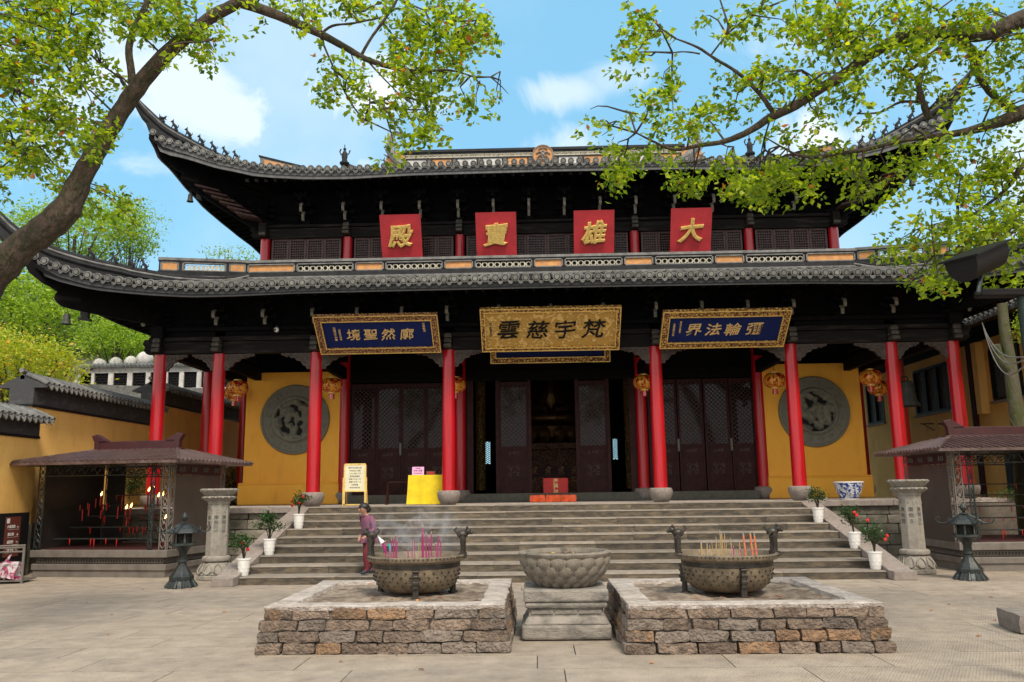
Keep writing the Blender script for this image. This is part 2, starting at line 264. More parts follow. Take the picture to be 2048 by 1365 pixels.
# ------------------------------------------------------------ mesh helpers
class MB:
    def __init__(s): s.v = []; s.f = []; s.mi = []; s.cur = 0
    def add(s, vs, fs, T=None):
        n = len(s.v)
        s.v += [tuple(T @ Vector(p)) if T is not None else tuple(p) for p in vs]
        s.f += [tuple(i+n for i in f) for f in fs]; s.mi += [s.cur]*len(fs); return s
    def box(s, x0, x1, y0, y1, z0, z1, T=None, tx=0, ty=0):
        v = [(x0, y0, z0), (x1, y0, z0), (x1, y1, z0), (x0, y1, z0), (x0+tx, y0+ty, z1), (x1-tx, y0+ty, z1), (x1-tx, y1-ty, z1), (x0+tx, y1-ty, z1)]
        return s.add(v, [(0, 3, 2, 1), (4, 5, 6, 7), (0, 1, 5, 4), (1, 2, 6, 5), (2, 3, 7, 6), (3, 0, 4, 7)], T)
    def lathe(s, prof, n=24, c=(0, 0, 0), T=None, cap=True, sq=False, ang0=0):
        v = []; f = []
        for r, z in prof:
            for i in range(n):
                a = ang0+2*math.pi*i/n
                v.append((c[0]+r*math.cos(a), c[1]+r*math.sin(a), c[2]+z))
        for j in range(len(prof)-1):
            for i in range(n):
                k = (i+1) % n; f.append((j*n+i, j*n+k, (j+1)*n+k, (j+1)*n+i))
        if cap: f.append(tuple(reversed(range(n)))); f.append(tuple((len(prof)-1)*n+i for i in range(n)))
        return s.add(v, f, T)
    def tube(s, pts, rad, n=8, T=None):
        pts = [Vector(p) for p in pts]; m = len(pts)
        if not hasattr(rad, '__len__'): rad = [rad]*m
        v = []; f = []; u = None
        for i in range(m):
            d = (pts[min(i+1, m-1)]-pts[max(i-1, 0)])
            d = d.normalized() if d.length > 1e-9 else Vector((0, 0, 1))
            if u is None: u = d.orthogonal().normalized()
            else:
                u = u-d*u.dot(d); u = u.normalized() if u.length > 1e-6 else d.orthogonal().normalized()
            q = d.cross(u)
            for k in range(n):
                a = 2*math.pi*k/n; v.append(pts[i]+(u*math.cos(a)+q*math.sin(a))*rad[i])
        for j in range(m-1):
            for i in range(n):
                k = (i+1) % n; f.append((j*n+i, j*n+k, (j+1)*n+k, (j+1)*n+i))
        f.append(tuple(reversed(range(n)))); f.append(tuple((m-1)*n+i for i in range(n)))
        return s.add(v, f, T)
    def prism(s, out2, a, b, T=None, axis='Y'):
        n = len(out2)
        P = {'Y': lambda p, t: (p[0], t, p[1]), 'X': lambda p, t: (t, p[0], p[1]), 'Z': lambda p, t: (p[0], p[1], t)}[axis]
        v = [P(p, a) for p in out2]+[P(p, b) for p in out2]
        f = [tuple(range(n)), tuple(reversed(range(n, 2*n)))]+[(i, i+n, (i+1) % n+n, (i+1) % n) for i in range(n)]
        return s.add(v, f, T)
    def sweep(s, path, sect, T=None):
        "sect: list of (side, up) offsets, swept along path with vertical up"
        m = len(path); n = len(sect); v = []; f = []
        path = [Vector(p) for p in path]
        for i in range(m):
            d = path[min(i+1, m-1)]-path[max(i-1, 0)]; h = Vector((d.x, d.y, 0)).normalized(); sd_ = Vector((h.y, -h.x, 0))
            for (a, b) in sect: v.append(path[i]+sd_*a+Vector((0, 0, b)))
        for j in range(m-1):
            for i in range(n):
                k = (i+1) % n; f.append((j*n+i, j*n+k, (j+1)*n+k, (j+1)*n+i))
        f.append(tuple(reversed(range(n)))); f.append(tuple((m-1)*n+i for i in range(n)))
        return s.add(v, f, T)
    def blob(s, c, r, n=8, T=None):
        rr = r if hasattr(r, '__len__') else (r, r, r); v = []; f = []; h = n//2+1
        for j in range(h+1):
            t = math.pi*j/h
            for i in range(n):
                a = 2*math.pi*i/n; v.append((c[0]+rr[0]*math.sin(t)*math.cos(a), c[1]+rr[1]*math.sin(t)*math.sin(a), c[2]+rr[2]*math.cos(t)))
        for j in range(h):
            for i in range(n):
                k = (i+1) % n; f.append((j*n+i, (j+1)*n+i, (j+1)*n+k, j*n+k))
        return s.add(v, f, T)
    def build(s, name, mats, parent=None, loc=None, smooth=False, bevel=0, **tags):
        me = bpy.data.meshes.new(name); me.from_pydata([tuple(p) for p in s.v], [], s.f); me.validate()
        mats = mats if isinstance(mats, (list, tuple)) else [mats]
        for x in mats: me.materials.append(M[x] if isinstance(x, str) else x)
        if len(mats) > 1 and len(me.polygons) == len(s.mi): me.polygons.foreach_set('material_index', s.mi)
        if smooth:
            me.polygons.foreach_set('use_smooth', [True]*len(me.polygons))
            try: me.set_sharp_from_angle(angle=R(38))
            except Exception: pass
        return link(name, me, parent, loc, bevel, **tags)
def link(name, me, parent=None, loc=None, bevel=0, **tags):
    o = bpy.data.objects.new(name, me); C.objects.link(o)
    if loc is not None: o.location = loc
    if parent is not None: o.parent = parent
    if bevel:
        b = o.modifiers.new('bevel', 'BEVEL'); b.width = bevel; b.segments = 2; b.limit_method = 'ANGLE'
    for k, v in tags.items(): o[k] = v
    return o
def thing(name, label, cat, loc=(0, 0, 0), rz=0, group=None):
    o = bpy.data.objects.new(name, None); C.objects.link(o); o.location = loc; o.rotation_euler = (0, 0, rz); o.empty_display_size = .2
    o['label'] = label; o['category'] = cat
    if group: o['group'] = group
    return o
def copy_tree(o, parent=None):
    c = o.copy(); C.objects.link(c)
    if parent is not None: c.parent = parent
    for ch in list(o.children): copy_tree(ch, c)
    return c
def dup(o, loc, label, rz=None, mirror=False, group=None):
    c = copy_tree(o); c.location = loc; c['label'] = label
    if rz is not None: c.rotation_euler = (0, 0, rz)
    if mirror: c.scale = (-1, 1, 1)
    if group: c['group'] = group
    return c
def basis(o, r, u):
    r = Vector(r).normalized(); u = Vector(u); u = (u-r*u.dot(r)).normalized(); n = r.cross(u)
    T = Matrix.Identity(4)
    for i in range(3): T[i][0] = r[i]; T[i][1] = u[i]; T[i][2] = n[i]; T[i][3] = o[i]
    return T
_tc = {}
def glyphs(body, size, T, mname, parent, name='lettering', depth=.01, off=0, shear=.0, tilt=.0, squeeze=1, warp=0, roundd=0, **tags):
    key = (body, off, round(depth/size, 4), roundd)
    if key not in _tc:
        cu = bpy.data.curves.new('t', 'FONT'); cu.body = body; cu.size = 1; cu.align_x = 'CENTER'; cu.align_y = 'CENTER'
        cu.extrude = depth/size/2; cu.offset = off; cu.resolution_u = 2 if size < .2 else 5
        if roundd: cu.bevel_depth = roundd; cu.bevel_resolution = 2
        ob = bpy.data.objects.new('t', cu); C.objects.link(ob)
        bpy.context.view_layer.update()
        dg = bpy.context.evaluated_depsgraph_get(); me = bpy.data.meshes.new_from_object(ob.evaluated_get(dg))
        bpy.data.objects.remove(ob)
        vs = np.array([v.co[:] for v in me.vertices]) if len(me.vertices) else np.zeros((1, 3))
        mid = (vs.min(0)+vs.max(0))/2
        _tc[key] = ([(v.co-Vector((mid[0], mid[1], 0)))[:] for v in me.vertices], [tuple(p.vertices) for p in me.polygons])
    vs, fs = _tc[key]; b = MB(); vv = []
    for (x, y, z) in vs:
        if warp: x, y = x+warp*math.sin(y*7+1.3+len(vs)), y+warp*math.sin(x*6+.4+len(vs)*.7)
        vv.append((size*squeeze*(x+shear*y), size*(y+tilt*x), size*z))
    b.add(vv, fs, T)
    return b.build(name, mname, parent, smooth=bool(roundd), **tags)
def nz3(p, s=1.): return noise.noise(Vector(p)*s)
def lerp(a, b, t): return a+(b-a)*t
def interp(t, tab):
    if t <= tab[0][0]: return tab[0][1]
    for (a, va), (b, vb) in zip(tab, tab[1:]):
        if t <= b: return lerp(va, vb, (t-a)/(b-a))
    return tab[-1][1]
def rough_stone(w_, d_, h_, seed, amp=.02, nx=4, ny=2, nz_=3):
    "box w x d x h centred in x,y, base at 0, rounded and knocked about"
    b = MB(); idx = {}; v = []; f = []
    def P(i, j, k):
        if (i, j, k) in idx: return idx[(i, j, k)]
        x = (i/nx-.5)*w_; y = (j/ny-.5)*d_; z = k/nz_*h_
        e = sum([i in (0, nx), j in (0, ny), k in (0, nz_)])
        if e >= 2:
            q = .95 if e == 2 else .9; 
            cx, cy, cz = 0, 0, h_/2
            x = x*(1-(1-q)*min(1, .1/w_*2)); y = y*(1-(1-q)*.4); z = cz+(z-cz)*(1-(1-q)*1.2)
        o = noise.noise_vector(Vector((x*5+seed*3.1, y*5, z*6+seed)))*amp*1.6+noise.noise_vector(Vector((x*14+seed, y*14, z*14)))*amp*.8
        idx[(i, j, k)] = len(v); v.append((x+o.x, y+o.y, z+o.z*.7)); return idx[(i, j, k)]
    for i in range(nx):
        for k in range(nz_):
            f.append((P(i, 0, k), P(i+1, 0, k), P(i+1, 0, k+1), P(i, 0, k+1))); f.append((P(i+1, ny, k), P(i, ny, k), P(i, ny, k+1), P(i+1, ny, k+1)))
        for j in range(ny):
            f.append((P(i, j, nz_), P(i+1, j, nz_), P(i+1, j+1, nz_), P(i, j+1, nz_)))
    for j in range(ny):
        for k in range(nz_):
            f.append((P(nx, j, k), P(nx, j+1, k), P(nx, j+1, k+1), P(nx, j, k+1))); f.append((P(0, j+1, k), P(0, j, k), P(0, j, k+1), P(0, j+1, k+1)))
    return b.add(v, f)
def leaves(name, pts, size, mname, parent, flat=.3, droop=.3, sd_=1, lo=0, hi=1, shape=.5, **tags):
    "one folded four-cornered leaf per point"
    rg = np.random.default_rng(sd_); P = np.array(pts, float); n = len(P)
    d = rg.normal(size=(n, 3)); d[:, 2] = d[:, 2]*.6-droop; d /= np.linalg.norm(d, axis=1)[:, None]
    s_ = rg.normal(size=(n, 3)); s_[:, 2] *= flat; s_ -= d*(s_*d).sum(1)[:, None]; s_ /= np.linalg.norm(s_, axis=1)[:, None]
    nn = np.cross(d, s_); L = size*rg.uniform(.6, 1.25, n)[:, None]
    V = np.empty((n, 4, 3)); V[:, 0] = P; V[:, 1] = P+d*L*.45+s_*L*shape*.5+nn*L*.1; V[:, 2] = P+d*L; V[:, 3] = P+d*L*.45-s_*L*shape*.5+nn*L*.1
    me = bpy.data.meshes.new(name)
    me.vertices.add(n*4); me.vertices.foreach_set('co', V.reshape(-1)); me.loops.add(n*6); me.polygons.add(n*2)
    q = np.arange(n)[:, None]*4; li = np.concatenate([q, q+1, q+2, q, q+2, q+3], axis=1)
    me.loops.foreach_set('vertex_index', li.reshape(-1).astype(np.int32))
    me.polygons.foreach_set('loop_start', (np.arange(n*2)*3).astype(np.int32)); me.polygons.foreach_set('loop_total', np.full(n*2, 3, np.int32))
    me.update(); me.materials.append(M[mname])
    at_ = me.attributes.new('leaf', 'FLOAT', 'FACE'); base = lo+(hi-lo)*np.clip(rg.normal(.5, .22, n), 0, 1)
    at_.data.foreach_set('value', np.repeat(base, 2).astype(np.float32))
    return link(name, me, parent, **tags)
def smooth_path(pts, sub=3):
    "pts: list of tuples of any length; Catmull-Rom"
    out = []; n = len(pts)
    for i in range(n-1):
        p0, p1, p2, p3 = [np.array(pts[max(0, min(n-1, k))], float) for k in (i-1, i, i+1, i+2)]
        for j in range(sub):
            t = j/sub; out.append(.5*((2*p1)+(-p0+p2)*t+(2*p0-5*p1+4*p2-p3)*t*t+(-p0+3*p1-3*p2+p3)*t**3))
    out.append(np.array(pts[-1], float)); return out

# ------------------------------------------------------------ courtyard
b = MB(); b.box(-90, 90, -60, 140, -.5, -.022)
ground = b.build('courtyard_ground', 'joint'); ground['kind'] = 'structure'
n = 0; y = -14.6; row = 0
while y < -2.0 and n < 292:
    dp = rnd.uniform(.58, .72); x = -14.2+rnd.uniform(0, 1.6)
    while x < 13.5 and n < 292:
        l = rnd.uniform(1.5, 2.6)
        bx = MB(); q = .006; z0 = rnd.uniform(-.003, .0)
        bx.box(-l/2+q, l/2-q, -dp/2+q, dp/2-q, -.1, z0)
        vis = abs(x+l/2+.4) < 1.6+.66*(y+22.4)
        if vis:
            bx.build('paving_slab', 'slab', ground, loc=(x+l/2, y+dp/2, 0)); n += 1
        x += l
    y += dp; row += 1
# beyond the slabs one can tell apart
b = MB(); b.box(-60, 60, y, 60, -.1, -.004); b.box(-60, 60, -40, -14.6, -.1, -.004)
o = b.build('far_paving', 'slab', ground); o['kind'] = 'stuff'
# chisel-dressed surface of the slabs: fine wavy ribs
nt_ = M['slab'].node_tree; bsd = nt_.nodes['Principled BSDF']
wv = nt_.nodes.new('ShaderNodeTexWave'); wv.inputs['Scale'].default_value = 11; wv.inputs['Distortion'].default_value = 5; wv.inputs['Detail'].default_value = 3; wv.inputs['Detail Scale'].default_value = 1.5
mp_ = nt_.nodes.new('ShaderNodeMapping'); mp_.inputs['Rotation'].default_value = (0, 0, .5); tcn = [x for x in nt_.nodes if x.type == 'TEX_COORD'][0]
nt_.links.new(tcn.outputs['Object'], mp_.inputs[0]); nt_.links.new(mp_.outputs[0], wv.inputs[0])
bp_ = nt_.nodes.new('ShaderNodeBump'); bp_.inputs['Strength'].default_value = .35; bp_.inputs['Distance'].default_value = .014
nt_.links.new(wv.outputs[1], bp_.inputs['Height']); old = bsd.inputs['Normal'].links[0].from_socket; nt_.links.new(old, bp_.inputs['Normal']); nt_.links.new(bp_.outputs[0], bsd.inputs['Normal'])

# ------------------------------------------------------------ staircase
RIS, RUN, YB = .15, .585, -5.75
st = thing('stone_staircase', 'wide grey stone staircase between sloping side slabs in front of the temple hall', 'staircase', (0, YB, 0))
for k in range(1, 10):
    x = -6.12; y0 = YB+RUN*(k-1); y1 = y0+RUN+.03
    if k == 9: y1 = y0+.62
    while x < 6.0:
        l = min(rnd.uniform(1.1, 2.4), 6.0-x)
        if 6.0-(x+l) < .7: l = 6.0-x
        bx = MB(); g = .003; zt = rnd.uniform(-.004, .002)
        nn = 6
        # body with slightly worn nosing
        v = []; f = []
        for i in range(nn+1):
            xx = -l/2+g+(l-2*g)*i/nn; wz = nz3((x+i*.4, k*3.1, 0), 1.7)*.006; wy = nz3((x+i*.3, k*5.1, 4), 2.3)*.009
            v += [(xx, .012+wy*.5, -.16), (xx, wy+.012, -.03), (xx, .0+wy, -.018+wz), (xx, .012+wy, wz), (xx, y1-y0, wz*.3), (xx, y1-y0, -.16)]
        for i in range(nn):
            for j in range(5): a = i*6+j; f.append((a, a+6, a+7, a+1))
        f.append((0, 1, 2, 3, 4, 5)); f.append(tuple(nn*6+j for j in (5, 4, 3, 2, 1, 0)))
        bx.add(v, f)
        bx.mi = [0]*len(f)
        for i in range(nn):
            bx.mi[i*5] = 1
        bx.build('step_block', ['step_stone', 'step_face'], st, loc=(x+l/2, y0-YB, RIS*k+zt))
        x += l
b = MB(); b.box(-6.1, 6.0, .1, 4.7, -.02, .10)
for k in range(1, 9): b.box(-6.1, 6.0, RUN*k+.06, 5.2, .1+RIS*(k-1), RIS*k+.1-.02)
b.build('core', 'cement', st)
for sgn, xa in ((-1, -6.14), (1, 6.02)):
    xb = xa+sgn*.42; x0, x1 = min(xa, xb), max(xa, xb)
    seg = [(-.28, .0, 1.3), (1.3, 0, 3.2), (3.2, 0, 5.0)]
    for i, (a, _, c_) in enumerate(seg):
        bx = MB()
        def zt(yy): return max(.17, min(1.352, .17+(yy+.05)*(1.352-.17)/4.85))
        A, B2 = a+.004, c_-.004
        bx.prism([(A, 0), (B2, 0), (B2, zt(B2)), (A, zt(A))] if i else [(A, 0), (B2, 0), (B2, zt(B2)), (-.05, .17), (A, .165)], x0, x1, axis='X')
        bx.build('ramp_slab', 'granite', st, bevel=.012)

# ------------------------------------------------------------ terrace
TZ = 1.35
te = thing('stone_terrace', 'raised stone terrace with coursed block walls carrying the temple hall', 'terrace', (0, 0, 0))
b = MB(); b.box(-11.7, 11.7, -.45, 20, 0, TZ-.12); b.build('core', 'cement', te)
def terrace_wall(xa, xb, y0, parent, z1=TZ-.14, mt='moss_stone'):
    z = 0.; r_ = 0
    while z < z1-.05:
        h = min(rnd.uniform(.19, .27), z1-z)
        if z1-(z+h) < .12: h = z1-z
        x = xa+(0 if r_ % 2 else -.3)
        while x < xb:
            l = rnd.uniform(.42, .85); a = max(x, xa); c_ = min(x+l, xb)
            if xb-c_ < .2: c_ = xb; l = 99
            if c_-a > .05:
                sb = rough_stone(c_-a-.008, .26, h-.006, x*3+z, .010, 5, 2, 3)
                sb.build('wall_block', mt, parent, loc=((a+c_)/2, y0+.13, z))
            x += l
        z += h; r_ += 1
terrace_wall(-11.6, -6.57, -.72, te); terrace_wall(6.45, 9.9, -.72, te)
for (xa, xb) in ((-11.7, -9.2), (-9.2, -6.56), (6.44, 8.3), (8.3, 9.95)):
    b = MB(); b.box(xa+.003, xb-.003, -.82, -.2, TZ-.14, TZ); b.build('coping_stone', 'granite', te, bevel=.012)
x = -11.7
while x < 11.7:
    l = rnd.uniform(1.3, 2.); b = MB(); xe = min(x+l, 11.7)
    b.box(x+.003, xe-.003, -.17, 3.0, TZ-.1, TZ-.002); b.build('floor_slab', 'coping', te); x = xe

# ------------------------------------------------------------ temple hall
hall = thing('temple_hall', 'large two-tiered Buddhist temple hall with black upswept tiled roofs and red columns', 'temple', (0, 0, TZ))
HZ = Vector((0, 0, -TZ))   # parts are modelled in world coordinates
def part(b, name, mt, parent=None, **k):
    if parent is None: parent = hall
    off = HZ if parent is hall else Vector((0, 0, 0))
    return b.build(name, mt, parent, loc=off, **k)
cA, cB, cC, cD, SY = 2.741, 6.299, 8.928, 10.531, 3.342
def colbase():
    b = MB(); b.lathe([(.17, 0), (.21, .03), (.265, .12), (.297, .22), (.30, .28), (.285, .335), (.25, .36), (.19, .362)], 28); return b
cb_me = None
def column(x, y, ztop, r0=.178, r1=.163, base=True):
    b = MB(); z0 = 1.69
    b.lathe([(r0, 0), (r0*.995, 1.0), (lerp(r0, r1, .5), (ztop-z0)*.5), (r1, ztop-z0)], 32)
    c = b.build('red_column', 'red', hall, loc=(x, y, z0-TZ), smooth=True)
    if base:
        s_ = colbase().build('stone_base', 'granite', c, loc=(0, 0, TZ-z0), smooth=True)
    return c
for sx in (-1, 1):
    for X in (cA, cB, cC, cD): column(sx*X, 0, 5.40)
    for X in (cA, cB): column(sx*X, SY, 9.64, .17, .15)
    b = MB(); b.lathe([(.155, 0), (.15, 1.6)], 28); b.build('red_column', 'red', hall, loc=(sx*cC, SY, 8.04-TZ), smooth=True)
    column(sx*cD, SY, 5.4, .17, .155)
    for yy in (6.6, 9.8, 13.0): column(sx*cD, yy, 5.4, .17, .155)
# beams, front row (Y=0), side rows, upper row
def beams(y, xs, z0, z1, z2, th=.13, depth=.12, mt='worn_wood'):
    for xa, xb in zip(xs, xs[1:]):
        b = MB(); b.box(xa+.10, xb-.10, y-depth, y+depth, z0, z1-.004)
        part(b, 'tie_beam', mt, bevel=.015)
    b = MB(); b.box(xs[0]-.28, xs[-1]+.28, y-depth-.08, y+depth+.08, z1, z2); part(b, 'plate_beam', mt, bevel=.02)
FX = [-cD, -cC, -cB, -cA, cA, cB, cC, cD]; UX = [-cC, -cB, -cA, cA, cB, cC]
beams(0, FX, 5.41, 5.74, 5.86)
b = MB()
for i in range(7): b.box(FX[i]+.14, FX[i+1]-.14, -.05, .05, 5.86, 6.02)
part(b, 'upper_board', 'dark_wood')
b = MB(); b.box(-cD-.3, cD+.3, -.16, .16, 6.02, 6.12); part(b, 'plate_beam', 'dark_wood')
beams(SY, UX, 9.62, 9.96, 10.06)
for sx in (-1, 1):
    b = MB(); b.box(sx*cD-.12, sx*cD+.12, -.35, 13.3, 5.41, 5.80); part(b, 'side_beam', 'worn_wood', bevel=.015)
    b = MB(); b.box(sx*cD-.16, sx*cD+.16, -.35, 13.3, 5.804, 6.12); part(b, 'side_beam', 'dark_wood')
    b = MB(); b.box(sx*cC-.12, sx*cC+.12, SY-.4, 13.3, 9.62, 10.06); part(b, 'side_beam', 'worn_wood', bevel=.015)
    for X in (cA, cB, cC):
        b = MB(); b.box(sx*X-.09, sx*X+.09, .1, SY-.1, 5.1, 5.45); b.box(sx*X-.11, sx*X+.11, .1, SY-.1, 5.62, 5.9); part(b, 'cross_beam', 'dark_wood')
M['cap_wood'] = mat('cap_wood', (.045, .040, .033), .7, .4, 6, .3, 40, spec=.3, col2=(.12, .11, .085), thr=(.4, .8))  # paler than the beams: highlights on the top edges put into the colour
# capital: stepped beam ends above each column
def capital(x, y, z, parent=None):
    b = MB()
    for i, zz in enumerate((0, .13, .26)):
        b.box(x-.10, x+.10, y-.42+.03*i, y-.12, z+zz+.01, z+zz+.10); b.box(x-.085, x+.085, y-.36, y-.12, z+zz+.10, z+zz+.13)
    return part(b, 'beam_end', 'cap_wood', bevel=.02)
for X in FX: capital(X, 0, 5.42)
for X in UX: capital(X, SY, 9.66)
for sx in (-1, 1):
    for (X, Y, z) in ((cD, 0, 5.42), (cC, SY, 9.66)):
        b = MB()
        b.prism([(0.1, 0), (.36, 0), (.46, .10), (.42, .2), (.5, .28), (.44, .40), (.1, .42)], -.09, .09, Matrix.Translation((sx*X, Y, z)) @ Matrix.Rotation(0 if sx > 0 else math.pi, 4, 'Z'))
        part(b, 'beam_end', 'worn_wood', bevel=.02)
# carved braces under the front beam
def brace_mesh():
    b = MB()
    out_ = [(0, 0), (.80, 0), (.80, -.05), (.70, -.08), (.62, -.06), (.55, -.13), (.45, -.12), (.38, -.20), (.28, -.22), (.20, -.34), (.13, -.36), (.10, -.44), (0, -.44)]
    b.prism(out_, -.05, .05)
    for k in range(5):
        cx, cz, r = (.12+.13*k, -.14+.016*k, .085-.012*k)
        pts = [(cx+r*(1-.75*t/9)*math.cos(t*.9+k), -.055, cz+r*(1-.75*t/9)*math.sin(t*.9+k)) for t in range(10)]
        b.tube(pts, .014, 5)
    b.tube([(.02, -.055, -.40), (.13, -.055, -.30), (.22, -.055, -.2), (.4, -.055, -.14), (.6, -.055, -.05), (.76, -.055, -.03)], .014, 5)
    return b
o = brace_mesh().build('carved_brace', 'carved_dark', hall, loc=(99, 0, 0)); bme = o.data; bpy.data.objects.remove(o)
M['carved_wood'] = mat('carved_wood', (.075, .055, .045), .7, .4, 12, .4, 50); bme.materials[0] = M['carved_wood']
for i, X in enumerate(FX):
    for s_ in (-1, 1):
        if (i == 0 and s_ < 0) or (i == 7 and s_ > 0): continue
        gap = abs(FX[i]-FX[i+s_]); k = min(1, gap*.36/.8)
        o = link('carved_brace', bme, hall, (X+s_*.15, 0, 5.40-TZ)); o.scale = (s_*k, 1, 1)

# brackets under the eaves (dougong)
def bracket_mb(sc_=1.):
    b = MB()
    b.cur = 0
    b.box(-.11, .11, -.13, .13, 0, .14, tx=-.03)
    for k in range(3):
        y = -.26*(k+1); z = .14+.19*k
        b.box(-.045, .045, y-.1, .25, z, z+.12)
        b.box(-.26+.03*k, .26-.03*k, y-.04, y+.04, z+.12, z+.2)
        b.box(-.3, .3, -.04, .04, z+.06, z+.17)
        for q in (-.22+.03*k, 0, .22-.03*k): b.box(q-.05, q+.05, y-.06, y+.06, z+.2, z+.26)
    b.cur = 1
    for k in range(2):
        y = -.26*(k+1)-.1; z = .14+.19*k
        b.prism([(0, .12), (-.04, .11), (-.085, .06), (-.10, -.02), (-.085, -.11), (-.11, -.13), (-.15, -.08), (-.165, .02), (-.14, .10), (-.08, .16), (0, .17)], -.04, .04, Matrix.Translation((0, y, z)), axis='X')
    return b
M['tip_wood'] = mat('tip_wood', (.20, .185, .145), .8, .4, 9)
tmp = bracket_mb().build('bracket', ['dark_wood', 'tip_wood']); brk = tmp.data; bpy.data.objects.remove(tmp)
def put_brackets(L, z, Y, side_x, sc=1.):
    for x in L:
        o = link('bracket', brk, hall, (x, Y, z-TZ)); o.scale = (1, sc, sc)
    k = Y+1.15
    while k < 12.5:
        for s_ in (-1, 1):
            o = link('bracket', brk, hall, (s_*side_x, k, z-TZ)); o.rotation_euler = (0, 0, s_*math.pi/2); o.scale = (1, sc, sc)
        k += 1.25
    for s_ in (-1, 1):
        o = link('corner_bracket', brk, hall, (s_*side_x, Y, z-TZ)); o.rotation_euler = (0, 0, s_*math.pi/4); o.scale = (1.2, 1.35*sc, sc)
def bays(xs, ks):
    L = []
    for (a, c_), k in zip(zip(xs, xs[1:]), ks): L += [lerp(a, c_, i/k) for i in range(k)]
    return L[1:]
put_brackets(bays(FX, [1, 2, 3, 4, 3, 2, 1]), 6.12, 0, cD, .8)
put_brackets(bays(UX, [2, 3, 5, 3, 2]), 10.06, SY, cC, 1.05)
# pierced boards between the brackets
def lace_board(x0, x1, y, z0, z1, name='pierced_board'):
    b = MB(); w_ = x1-x0; nX = max(2, int(w_/.2))
    for i in range(nX):
        cx = x0+w_*(i+.5)/nX; r = min(w_/nX, z1-z0)*.5
        for q in range(2):
            cz = z0+(z1-z0)*(q+.5)/2
            b.tube([(cx+r*.9*math.cos(a*math.pi/4), y, cz+r*.5*math.sin(a*math.pi/4)) for a in range(9)], .014, 4)
    b.box(x0, x1, y+.05, y+.07, z0, z1)
    return part(b, name, 'dark_wood')
bl = [-cD]+bays(FX, [1, 2, 3, 4, 3, 2, 1])+[cD]
for a, c_ in zip(bl, bl[1:]): lace_board(a+.12, c_-.12, -.02, 6.13, 6.5)
bl = [-cC]+bays(UX, [2, 3, 5, 3, 2])+[cC]
for a, c_ in zip(bl, bl[1:]): lace_board(a+.12, c_-.12, SY-.02, 10.07, 10.6)

# ------------------------------------------------------------ roofs
class Roof:
    def __init__(s, Xc, Yc, flare, fl_len, tab, base, k1, k2, wtop, gable=None):
        s.Xc, s.Yc, s.fl, s.fll, s.tab, s.base, s.k1, s.k2, s.wtop, s.gable = Xc, Yc, flare, fl_len, tab, base, k1, k2, wtop, gable
    def we(s, t):
        u = max(0, 1-t/s.fll); return s.fl*(1-u*u)
    def ze(s, t): return interp(t, s.tab)
    def z(s, t, w_):
        v = max(0, w_-s.we(t)); return s.base+(s.ze(t)-s.base)*math.exp(-v/2.2)+s.k1*v+s.k2*v*v
    def wl(s, t, front):
        if s.gable is None: return min(t, s.wtop)
        if front: return t if t < s.gable else s.wtop
        return min(t, s.gable)
    def sides(s):
        Ly = 8-s.Yc
        return [(s.Xc, True, lambda x, w_: (x, s.Yc+w_)), (s.Xc, True, lambda x, w_: (-x, 16-s.Yc-w_)),
                (Ly, False, lambda x, w_: (s.Xc-w_, 8+x)), (Ly, False, lambda x, w_: (-s.Xc+w_, 8-x))]
